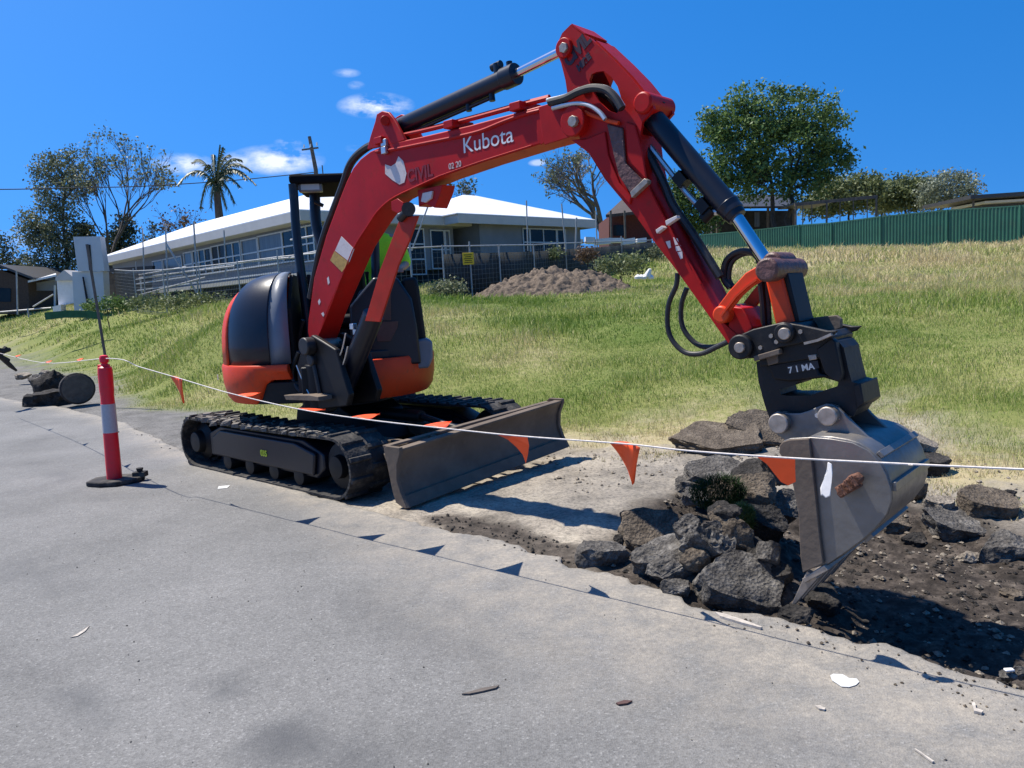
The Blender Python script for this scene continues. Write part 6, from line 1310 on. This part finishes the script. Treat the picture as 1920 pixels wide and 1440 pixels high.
RK = [
 (1132, 1040, 1068, 92, 54, 'grey', 'flat topped grey chunk at the left tip of the rubble pile on the asphalt', 1, False, (0, 0, 20)),
 (1186, 972, 1010, 46, 34, 'dark', 'small black two lobed lump at the end of the boom shadow', 2, False, (0, 0, 0)),
 (1172, 1012, 1026, 34, 24, 'dark', 'tiny black lump left of the flat brown slab', 3, False, (0, 0, 0)),
 (1228, 992, 1042, 122, 26, 'brown', 'flat brown slab leaning with its smooth face up in the pile', 4, True, (36, 6, 10)),
 (1212, 1050, 1085, 60, 66, 'grey', 'grey curved lump left of the porous boulder', 5, True, (25, -15, 0)),
 (1265, 1062, 1098, 108, 80, 'grey', 'round porous light grey boulder at the front of the pile', 6, False, (0, 10, 0)),
 (1250, 1024, 1070, 90, 18, 'grey', 'narrow pale strip of road lying over the porous boulder', 7, True, (10, -14, 0)),
 (1268, 1101, 1122, 58, 50, 'grey', 'small grey rock at the front foot of the porous boulder', 8, False, (0, 0, 30)),
 (1385, 1092, 1140, 150, 100, 'grey', 'large wedge shaped grey chunk at the front of the pile beside the bucket', 9, True, (42, 18, 0)),
 (1325, 1012, 1080, 74, 100, 'grey', 'upright dark grey slab in the middle of the pile', 10, True, (48, 30, 0)),
 (1288, 992, 1050, 52, 60, 'grey', 'grey block behind the flat brown slab', 11, True, (38, -20, 0)),
 (1372, 1000, 1075, 90, 110, 'brown', 'crumbling brown earth clod under the yellow green tuft', 12, False, (0, -10, 0)),
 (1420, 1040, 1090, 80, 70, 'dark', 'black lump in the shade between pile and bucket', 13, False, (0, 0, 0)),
 (1345, 890, 960, 112, 44, 'grey', 'long dark grey slab at the back of the pile under the string', 14, True, (20, 0, 0)),
 (1300, 905, 950, 62, 30, 'grey', 'short squared block at the back left of the pile', 15, True, (10, 0, 0)),
 (1400, 925, 1000, 120, 92, 'brown', 'rounded brown grey boulder at the back of the pile below the orange pennant', 16, False, (0, 0, 0)),
 (1302, 932, 985, 50, 44, 'grey', 'light grey lump left of the dark green moss', 17, False, (0, 0, 0)),
 (1462, 880, 960, 66, 60, 'brown', 'brown lump behind the last orange pennant', 18, False, (0, 0, 0)),
 (1470, 945, 1010, 70, 60, 'grey', 'grey hunk touching the left edge of the bucket', 19, True, (50, 15, 0)),
 (1350, 822, 852, 170, 28, 'brown', 'big flat road slab with a black broken edge lying on the verge', 20, True, (12, 0, 0)),
 (1425, 806, 838, 135, 34, 'brown', 'ridged brown slab piled on the big flat slab behind the bucket', 21, True, (24, 12, 0)),
 (1690, 822, 872, 130, 40, 'tan', 'pale thin slab sticking out behind the right of the bucket', 22, True, (10, 26, 0)),
 (1728, 868, 890, 92, 40, 'dark', 'dark squared slab under the pale thin slab right of the bucket', 23, True, (6, 2, 0)),
 (1715, 915, 945, 50, 44, 'brown', 'brown lump below the dark squared slab', 24, False, (0, 0, 0)),
 (1855, 948, 972, 98, 50, 'brown', 'flat topped slab with a pointed end at the right edge of the dig', 25, True, (18, 6, 0)),
 (1892, 926, 935, 30, 20, 'dark', 'little dark lump behind the pointed slab at the right', 26, False, (0, 0, 0)),
 (1790, 985, 1008, 104, 44, 'grey', 'grey slab half sunk in soil between the bucket and the right edge', 27, True, (14, 8, 0)),
 (1885, 1028, 1056, 100, 56, 'grey', 'big rounded dark grey chunk at the right edge of the photo', 28, False, (0, 0, 0)),
 (1815, 1046, 1058, 44, 28, 'tan', 'small pale block lying left of the rounded chunk', 29, False, (0, 0, 0)),
 (1888, 1264, 1276, 34, 22, 'grey', 'grey stone splashed with white paint at the right road edge', 30, False, (0, 0, 0)),
 (1916, 1262, 1278, 26, 30, 'grey', 'upright stone at the extreme right on the broken asphalt edge', 31, False, (0, 0, 0)),
 (1540, 1118, 1150, 90, 50, 'dark', 'dark crumbly clod at the tip of the bucket teeth', 32, False, (0, 0, 0)),
 (1500, 1150, 1172, 70, 34, 'dark', 'low dark clod in front of the bucket teeth', 33, False, (0, 0, 0)),
 (1450, 1080, 1120, 60, 60, 'dark', 'dark clod wedged between the wedge shaped chunk and teeth', 34, False, (0, 0, 0)),
 (1900, 1115, 1130, 50, 22, 'brown', 'low brown clod in the soil at the right edge', 35, False, (0, 0, 0)),
 (1680, 985, 1000, 60, 34, 'brown', 'brown clod directly right of the lower bucket', 36, False, (0, 0, 0)),
 (1720, 1015, 1030, 46, 26, 'dark', 'dark clod on the soil right of the bucket', 37, False, (0, 0, 0)),
 (1352, 960, 1040, 70, 60, 'dark', 'dark broken lump in the hollow at the middle of the pile', 61, False, (0, 0, 0)),
 (1310, 1040, 1100, 60, 50, 'brown', 'brown rounded lump between porous boulder and upright slab', 62, False, (0, 0, 0)),
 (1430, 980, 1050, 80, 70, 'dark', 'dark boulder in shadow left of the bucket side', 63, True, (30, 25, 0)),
 (1440, 1035, 1100, 50, 50, 'grey', 'pale fractured lump on the right shoulder of the pile', 64, True, (-35, 20, 0)),
 (1350, 1130, 1150, 50, 26, 'dark', 'dark low lump in front of the wedge shaped chunk', 65, False, (0, 0, 0)),
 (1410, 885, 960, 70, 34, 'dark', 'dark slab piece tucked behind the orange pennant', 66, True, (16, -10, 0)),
 (1765, 945, 975, 50, 26, 'tan', 'small tan slab between the bucket and the pointed slab', 67, True, (10, 0, 0)),
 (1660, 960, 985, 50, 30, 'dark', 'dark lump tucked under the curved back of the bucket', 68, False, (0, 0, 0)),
]
for a in RK: rock(*((a[0], a[1] + (a[4] * .06 if 1180 < a[0] < 1500 and a[2] > 940 else 0), a[2], a[3] * (.93 if 1180 < a[0] < 1500 else 1), a[4] * (.9 if 1180 < a[0] < 1500 else 1)) + tuple(a[5:])))
wp = MB(); c = WY(1892, 1256, 2.75); wp.box(c, (.035, .02, .01)); tag(wp.build('paint_splash', M['white'], bevel=.004), 'white paint splash on a stone at the right road edge', 'paint')
# rough, small crumbs over the dig and the slab edge
def crumbs(name, label, n, polys, smin, smax, m, zf=None, power=2.5):
    mb_v, mb_f = [], []; k = 0; base = np.array([[1, 0, 0], [-1, 0, 0], [0, 1, 0], [0, -1, 0], [0, 0, 1], [0, 0, -1], [.7, .7, .2], [-.6, .6, -.3]]) ; F = [(0, 6, 4), (6, 2, 4), (2, 7, 4), (7, 1, 4), (1, 3, 4), (3, 0, 4), (0, 6, 5), (6, 2, 5), (2, 7, 5), (7, 1, 5), (1, 3, 5), (3, 0, 5)]
    for poly in polys:
        P = np.array(poly); lo, hi = P.min(0), P.max(0); q = RNG.uniform(lo, hi, (int(n * 3), 2)); q = q[inside(q[:, 0], q[:, 1], poly)][:n]; z = zfun(q[:, 0], q[:, 1]); r_, s_ = rs(q[:, 0], q[:, 1]); z = np.where(s_ < edge_s(r_) - .02, .003, z)
        for i in range(len(q)):
            s = smin + (smax - smin) * RNG.random() ** power; v = base * RNG.uniform(.6, 1.1, (8, 3)) * s * np.array([1, 1, .7]); a = RNG.uniform(0, 6.28); ca, sa = math.cos(a), math.sin(a); v = np.stack([v[:, 0] * ca - v[:, 1] * sa, v[:, 0] * sa + v[:, 1] * ca, v[:, 2]], 1) + [q[i, 0], q[i, 1], z[i] + s * .3]
            o = len(mb_v) * 8; mb_v.append(v); mb_f += [tuple(j + o for j in f) for f in F]
    me = bpy.data.meshes.new(name); me.from_pydata(np.concatenate(mb_v).tolist(), [], mb_f); me.materials.append(m); o = bpy.data.objects.new(name, me); COL.objects.link(o); tag(o, label, 'gravel', kind='stuff')
pxp = lambda L_: [tuple(GZ(*p).xy) for p in L_]
crumbs('soil_crumbs', 'dark soil crumbs scattered through the dig', 3600, [PIT], .004, .024, CH['dark'], power=5)
crumbs('pale_gravel', 'pale gravel bits in the dug soil', 750, [PIT], .005, .028, CH['tan'], power=3)
crumbs('edge_crumbs', 'loose dark crumbs along the broken asphalt edge', 200, [pxp([(1290, 1140), (1500, 1175), (1800, 1240), (1930, 1290), (1930, 1400), (1800, 1330), (1600, 1260), (1300, 1175)])], .002, .013, CH['brown'], power=5)
crumbs('verge_clippings', 'pale stones and dry clippings on the trampled verge', 900, [pxp([(1000, 850), (1290, 840), (1420, 790), (1640, 800), (1920, 890), (1920, 980), (1760, 950), (1640, 925), (1300, 890), (1040, 930)])], .004, .026, CH['tan'], power=3)
crumbs('road_grit', 'fine grit scattered over the asphalt', 900, [pxp([(0, 800), (330, 850), (700, 965), (1080, 1075), (1290, 1160), (1920, 1300), (1920, 1440), (0, 1440)])], .0015, .006, CH['grey'], power=4)
crumbs('strip_crumbs', 'loose crumbs of asphalt in front of the dozer blade', 300, [_strip, pxp([(200, 790), (340, 830), (450, 880), (460, 895), (330, 850), (190, 805)])], .003, .018, CH['dark'], power=3)
# flakes, splash and twigs on the road
def roadflat(pts, name, m, label, cat, h=.006):
    mb = MB(); P = [GZ(x, y, .004) for x, y in pts]; n = len(P); mb.add(P + [p + ZB * h for p in P], [tuple(range(n)), tuple(range(n, 2 * n))] + [(i, i + n, (i + 1) % n + n, (i + 1) % n) for i in range(n)]); return tag(mb.build(name, m, None, smooth=0), label, cat)
roadflat([(1557, 1267), (1562, 1264), (1580, 1265), (1592, 1272), (1606, 1273), (1611, 1279), (1605, 1285), (1592, 1289), (1578, 1288), (1566, 1280), (1560, 1276)], 'paint_spot', M['spot'], 'round white paint spot on the asphalt beside the dig', 'paint spot', .002)
roadflat([(410, 912), (432, 910), (426, 915), (408, 917)], 'paint_spot', M['spot'], 'faint short white paint dash on the asphalt left of the near track', 'paint spot', .002)
roadflat([(1528, 1325), (1538, 1325), (1548, 1330), (1546, 1333), (1536, 1331)], 'wood_chip', M['litter'], 'small pale wood chip on the asphalt below the white paint spot', 'wood chip')
roadflat([(1714, 1406), (1718, 1407), (1752, 1430), (1748, 1431)], 'stick', M['litter'], 'short straight pale stick on the asphalt at the lower right', 'stick')
roadflat([(1340, 1151), (1356, 1154), (1390, 1165), (1430, 1180), (1426, 1181), (1385, 1170), (1350, 1159)], 'thin_lath', M['litter'], 'thin pale lath lying at the front of the rubble pile', 'lath', .012)
roadflat([(866, 1303), (885, 1298), (905, 1292), (936, 1287), (930, 1292), (905, 1298), (880, 1303)], 'bark_strip', M['timber'], 'dark curled bark strip on the asphalt at the lower middle', 'bark strip')
roadflat([(1155, 1320), (1170, 1315), (1186, 1316), (1176, 1321), (1160, 1323)], 'dry_leaf', M['brown'], 'dry brown leaf on the asphalt right of the bark strip', 'leaf')
roadflat([(132, 1196), (150, 1186), (168, 1174), (160, 1184), (146, 1193)], 'straw', M['litter'], 'thin pale straw on the asphalt at the lower left', 'straw', .003)
roadflat([(1822, 1322), (1828, 1321), (1830, 1332), (1844, 1337), (1840, 1341), (1826, 1337)], 'chip', M['litter'], 'pale bent chip on the asphalt at the right', 'chip', .01)

# ---- debris at the left: cut log, stump pieces
lg = thing('cut_log', GZ(145, 762), 'short thick log lying with its round cut end towards the road', 'log')
M['logend'] = mat('log_end', (0.085, 0.075, 0.06), .9, var=.35, scale=9, bump=.4)
c = GZ(146, 762); k = c.y / FPX; r_ = 30 * k; c0 = WY(146, 729, c.y); v_ = Vector((-.6, .8, 0))
M['barkdark'] = mat('dark_bark', (0.035, 0.03, 0.026), .95, var=.4, scale=14, bump=.8, bscale=20)
MB().lathe([(r_ * .9, .0), (r_, .02), (r_ * .97, .2), (r_ * .9, .38), (r_ * .6, .42)], c0, v_, 22).build('bark', M['barkdark'], lg); MB().lathe([(r_ * .3, -.006), (r_ * .88, -.004), (r_ * .9, .004)], c0, v_, 22).build('cut_end', M['logend'], lg)
def lump(cx, cy, bpy_, w, h, kind, label, seed, name='stump_piece', cat='wood debris', **kw): return rock(cx, cy, bpy_, w, h, kind, label, seed, name=name, cat=cat, group='wood and rubble at the left verge', rough=.09, **kw)
lump(98, 718, 750, 52, 56, 'dark', 'dark split stump lump left of the cut log', 51); lump(92, 748, 764, 70, 34, 'dark', 'low black slab under the stump lump', 52, flat=True); lump(66, 752, 764, 20, 20, 'dark', 'small round black lump at the road side of the log', 53)
lump(82, 700, 735, 18, 16, 'tan', 'pale broken lump on top of the stump pieces', 54); lump(42, 705, 722, 30, 14, 'tan', 'pale rubble bit left of the stump pieces', 55); lump(70, 712, 738, 30, 24, 'grey', 'grey rubble bit between pale bit and stump', 56)
rt = MB()
g0 = GZ(10, 690); Y0 = g0.y
for pts in ([(-20, 650), (5, 672), (20, 686), (31, 695)], [(-10, 655), (8, 658), (18, 655)], [(-15, 668), (4, 670), (16, 676)], [(0, 664), (12, 652)]): rt.tube([WY(x, y, 13.5 + .01 * x) for x, y in pts], [.05, .045, .04, .02][:len(pts)], 6)
o = rt.build('fallen_branch', M['barkdark']); tag(o, 'dark forked fallen branch poking in at the left edge', 'branch')
tpb = GZ(186, 806); 

# ---- moss and grass tufts in the rubble
def blades(C, H, W, tone, m, name, parent=None, lean=.35):
    n = len(C); a = RNG.uniform(0, 2 * np.pi, n); w = np.stack([np.cos(a), np.sin(a), np.zeros(n)], 1) * W[:, None]; l = RNG.normal(size=(n, 3)) * lean; l[:, 2] = 0
    mid = C + np.stack([l[:, 0] * H * .35, l[:, 1] * H * .35, H * .6], 1); tip = C + np.stack([l[:, 0] * H, l[:, 1] * H, H * (1 - .25 * np.hypot(l[:, 0], l[:, 1]))], 1)
    V = np.stack([C - w, C + w, mid + w * .7, mid - w * .7, tip], 1).reshape(-1, 3).astype(np.float32)
    i = np.arange(n)[:, None] * 5; F1 = (i + np.array([0, 1, 2, 3])); F2 = (i + np.array([3, 2, 4])); li = np.concatenate([F1, F2], 1).ravel().astype(np.int32)
    ls = (np.arange(n)[:, None] * 7 + np.array([0, 4])).ravel().astype(np.int32)
    me = bpy.data.meshes.new(name); me.vertices.add(len(V)); me.vertices.foreach_set('co', V.ravel()); me.loops.add(len(li)); me.loops.foreach_set('vertex_index', li); me.polygons.add(len(ls)); me.polygons.foreach_set('loop_start', ls); me.update(); me.validate()
    at = me.attributes.new('tone', 'FLOAT', 'POINT'); at.data.foreach_set('value', np.repeat(tone, 5).astype(np.float32)); me.materials.append(m); o = bpy.data.objects.new(name, me); COL.objects.link(o); return o
def grassmat(name, stops, tr=.3):
    m = bpy.data.materials.new(name); m.use_nodes = True; nt, N, L = nodes(m); b = nt.nodes['Principled BSDF']; b.inputs['Roughness'].default_value = .6; b.inputs['Specular IOR Level'].default_value = .25
    a = N('ShaderNodeAttribute'); a.attribute_name = 'tone'; r_ = ramp(N, stops); L(a.outputs['Fac'], r_.inputs[0]); L(r_.outputs[0], b.inputs['Base Color']); t = N('ShaderNodeBsdfTranslucent'); L(r_.outputs[0], t.inputs['Color']); mx = N('ShaderNodeMixShader'); mx.inputs[0].default_value = tr
    L(b.outputs[0], mx.inputs[1]); L(t.outputs[0], mx.inputs[2]); L(mx.outputs[0], nt.nodes['Material Output'].inputs['Surface']); return m
GM = grassmat('grass_blades', [(0, (0.11, 0.19, 0.025)), (.35, (0.25, 0.33, 0.07)), (.62, (0.42, 0.40, 0.17)), (1, (0.56, 0.46, 0.29))])
GM2 = grassmat('tuft_blades', [(0, (0.012, 0.035, 0.008)), (.5, (0.07, 0.12, 0.03)), (1, (0.22, 0.25, 0.07))])
def tuft(cx, cy, bpy_, rx, ry, tone, n, label):
    g = GT(cx, bpy_); Y = g.y; c = WY(cx, cy, Y - .12); k = Y / FPX; v = RNG.normal(size=(n, 3)); v /= np.linalg.norm(v, axis=1)[:, None]; v[:, 1] = -np.abs(v[:, 1]) * .6; C = np.array(c) + v * np.array([rx * k, rx * k * .5, ry * k]) * RNG.uniform(.7, 1, (n, 1))
    o = blades(C, RNG.uniform(.02, .05, n), np.full(n, .002), np.clip(tone + RNG.uniform(-.2, .2, n), 0, 1), GM2, 'grass_clod', lean=.8); tag(o, label, 'grass clod')
tuft(1345, 925, 985, 55, 34, .1, 2600, 'dark green mossy sod lying on the rubble pile'); tuft(1392, 975, 1020, 26, 30, .85, 1300, 'yellow green grass tuft on the brown clod in the pile')

# ---- lawn
def lawn():
    bands = [(5.5, 9, 2600, .0022, .05), (9, 13, 1500, .0034, .065), (13, 20, 600, .0058, .09), (20, 32, 190, .011, .10), (32, 66, 42, .022, .11)]
    Cs, Hs, Ws, Ts = [], [], [], []
    for y0, y1, dens, w, h in bands:
        area = 0.5 * (y1 ** 2 - y0 ** 2) * 1.5; n = int(area * dens); u_ = RNG.uniform(y0 ** 2, y1 ** 2, n) ** .5; x = RNG.uniform(-.75, .75, n) * u_; y = u_
        r_, s_ = rs(x, y); e = s_ - grass_s(r_) + (fbm(x, y, 1.3, 4) - .5) * .9; dr = dryness(x, y)
        dn = fbm(x, y, 2.2, 3); bare_ = 0.55 * sstep(.45, .75, dr) * sstep(12, 8, y) + .15
        p = sstep(-.1, .7, e) * np.clip(1.15 - bare_ * (dn > .5), 0, 1) * (1 - .85 * sstep(3.2, .4, e) * sstep(-1.0, 1.0, r_) * sstep(.42, .58, fbm(x, y, 1.9, 4))); keep = (RNG.random(n) < p) & (s_ < 60)
        # keep the building feet clear and the heap
        x, y, dr, e = x[keep], y[keep], dr[keep], e[keep]; n = len(x); z = zfun(x, y, False); 
        hh = h * RNG.uniform(.4, 1.5, n) * (.45 + 1.3 * vnoise(x, y, 1.6) * vnoise(x + 30, y, .45) * 2) * (1 + 1.1 * sstep(.45, .9, dr) * sstep(7, 14, y)) * (.55 + .45 * sstep(0, 1.2, e)); ww = np.full(n, w) * RNG.uniform(.6, 1.3, n)
        t = np.clip(dr * .85 + RNG.normal(0, .16, n) + (RNG.random(n) < .12) * .35, 0, 1)
        Cs.append(np.stack([x, y, z - .005], 1)); Hs.append(hh); Ws.append(ww); Ts.append(t)
    # dead straw and clippings on the verge before the lawn
    n = 170000; u_ = RNG.uniform(16, 130, n) ** .5; x = RNG.uniform(-.75, .75, n) * u_; y = u_; r_, s_ = rs(x, y); e = s_ - grass_s(r_) + (fbm(x, y, 1.3, 4) - .5) * .9
    p = sstep(-1.0, .1, e) * sstep(2.2, .3, e) * sstep(.42, .6, fbm(x, y, 2.7, 4)) * sstep(-2.5, 0, x); k = (RNG.random(n) < p) & (polydist(x, y, PIT) > .1); x, y = x[k], y[k]; n = len(x)
    Cs.append(np.stack([x, y, zfun(x, y) + .002], 1)); Hs.append(RNG.uniform(.012, .045, n)); Ws.append(np.full(n, .003)); Ts.append(np.clip(RNG.normal(.85, .2, n), 0, 1))
    C = np.concatenate(Cs); print('blades', len(C)); o = blades(C, np.concatenate(Hs), np.concatenate(Ws), np.concatenate(Ts), GM, 'grass', lean=.45); tag(o, 'mown and dry grass covering the sloping lot', 'grass', kind='stuff')
lawn()

# ---- operator
M['skin'] = mat('skin', (0.42, 0.22, 0.15), .55, var=.08); M['hivis'] = mat('hi_vis_cloth', (0.42, 0.86, 0.02), .75, var=.12, scale=9, bump=.25, bscale=12); M['trouser'] = mat('navy_cloth', (0.012, 0.014, 0.025), .85, var=.2); M['hair'] = mat('dark_hair', (0.03, 0.022, 0.018), .7)
_b, _z = HP(708, 470, -.02); pb_b = _b; HIPZ = 1.62
person = None
def skinned(name, verts, edges, rad, m, parent, sub=2, origin=None):
    me = bpy.data.meshes.new(name); me.from_pydata([tuple(v) for v in verts], edges, []); o = bpy.data.objects.new(name, me); COL.objects.link(o)
    md = o.modifiers.new('s', 'SKIN'); md.use_smooth_shade = True; md.branch_smoothing = .6
    for i, r_ in enumerate(rad): me.skin_vertices[0].data[i].radius = (r_ if isinstance(r_, tuple) else (r_, r_)); me.skin_vertices[0].data[i].use_root = (i == 0)
    s_ = o.modifiers.new('u', 'SUBSURF'); s_.levels = sub; s_.render_levels = sub
    dg = bpy.context.evaluated_depsgraph_get(); m2 = bpy.data.meshes.new_from_object(o.evaluated_get(dg)); bpy.data.objects.remove(o); V = np.empty(len(m2.vertices) * 3); m2.vertices.foreach_get('co', V); V = V.reshape(-1, 3)
    c = V.mean(0); c[2] = V[:, 2].min(); m2.vertices.foreach_set('co', (V - c).ravel()); m2.materials.clear(); m2.materials.append(m); m2.polygons.foreach_set('use_smooth', [True] * len(m2.polygons)); m2.name = name
    q = bpy.data.objects.new(name, m2); COL.objects.link(q); q['_w'] = tuple(c)
    if parent: q.parent = parent; q.location = Vector(c) - Vector(parent['_w'])
    else: q.location = c
    return q
def PQ(a, b, z): return FH(a, pb_b + b, z)
shz = HIPZ + .56
V = [PQ(-.02, 0, HIPZ), PQ(-.03, 0, HIPZ + .2), PQ(.0, 0, HIPZ + .42), PQ(.02, 0, shz + .02), PQ(.04, 0, shz + .12), PQ(.06, 0, shz + .2), PQ(.06, 0, shz + .31)]
E = [(0, 1), (1, 2), (2, 3), (3, 4), (4, 5), (5, 6)]; Rd = [.15, .14, (.16, .13), (.11, .1), .055, .085, .075]
for sd in (-1, 1):
    n = len(V); V += [PQ(.02, sd * .20, shz - .02), PQ(.12, sd * .27, HIPZ + .30), PQ(.32, sd * .22, HIPZ + .26), PQ(.40, sd * .2, HIPZ + .25), PQ(.47, sd * .19, HIPZ + .24)]; E += [(3, n), (n, n + 1), (n + 1, n + 2), (n + 2, n + 3), (n + 3, n + 4)]; Rd += [.07, .048, .035, .038, .02]
    n = len(V); V += [PQ(.02, sd * .11, HIPZ - .02), PQ(.46, sd * .14, HIPZ + .0), PQ(.52, sd * .14, HIPZ - .40), PQ(.66, sd * .14, HIPZ - .44)]; E += [(0, n), (n, n + 1), (n + 1, n + 2), (n + 2, n + 3)]; Rd += [.095, .07, .045, .04]
person = skinned('person', V, E, Rd, M['skin'], None); tag(person, 'seated operator in a bright lime hi-vis shirt and dark trousers at the controls', 'person')
V = [PQ(-.02, 0, HIPZ + .02), PQ(-.03, 0, HIPZ + .2), PQ(.0, 0, HIPZ + .42), PQ(.02, 0, shz + .03), PQ(.035, 0, shz + .09)]; E = [(0, 1), (1, 2), (2, 3), (3, 4)]; Rd = [.17, .16, (.18, .15), (.13, .12), .065]
for sd in (-1, 1): n = len(V); V += [PQ(.02, sd * .20, shz - .02), PQ(.10, sd * .26, HIPZ + .33), PQ(.16, sd * .26, HIPZ + .29)]; E += [(3, n), (n, n + 1), (n + 1, n + 2)]; Rd += [.092, .072, .066]
skinned('shirt', V, E, Rd, M['hivis'], person)
V = [PQ(-.02, 0, HIPZ - .02), PQ(-.02, 0, HIPZ + .08)]; E = [(0, 1)]; Rd = [.165, .16]
for sd in (-1, 1): n = len(V); V += [PQ(.04, sd * .11, HIPZ - .02), PQ(.47, sd * .14, HIPZ), PQ(.52, sd * .14, HIPZ - .32)]; E += [(0, n), (n, n + 1), (n + 1, n + 2)]; Rd += [.115, .09, .065]
skinned('trousers', V, E, Rd, M['trouser'], person)
skinned('hair', [PQ(.03, 0, shz + .34), PQ(.05, 0, shz + .40), PQ(.06, 0, shz + .43)], [(0, 1), (1, 2)], [.10, .085, .04], M['hair'], person)
for sd in (-1, 1):
    e_ = MB(); e_.lathe([(.004, -.012), (.011, -.006), (.013, 0), (.004, .008)], PQ(.142, sd * .032, shz + .285), HF, 10); e_.build('eye', M['white'], person)
for sd in (-1, 1):
    for k in range(5):
        off = (-.03 + k * .016) if k < 4 else .04 * sd; a0 = PQ(.46, sd * .19 + off, HIPZ + .245); f_ = MB(); f_.tube([a0, a0 + HF * .05 - ZB * .005, a0 + HF * (.07 if k < 4 else .05) - ZB * .035], [.010, .009, .007], 8); f_.build('finger', M['skin'], person)
for o in list(COL.objects):
    if '_w' in o.keys(): del o['_w']
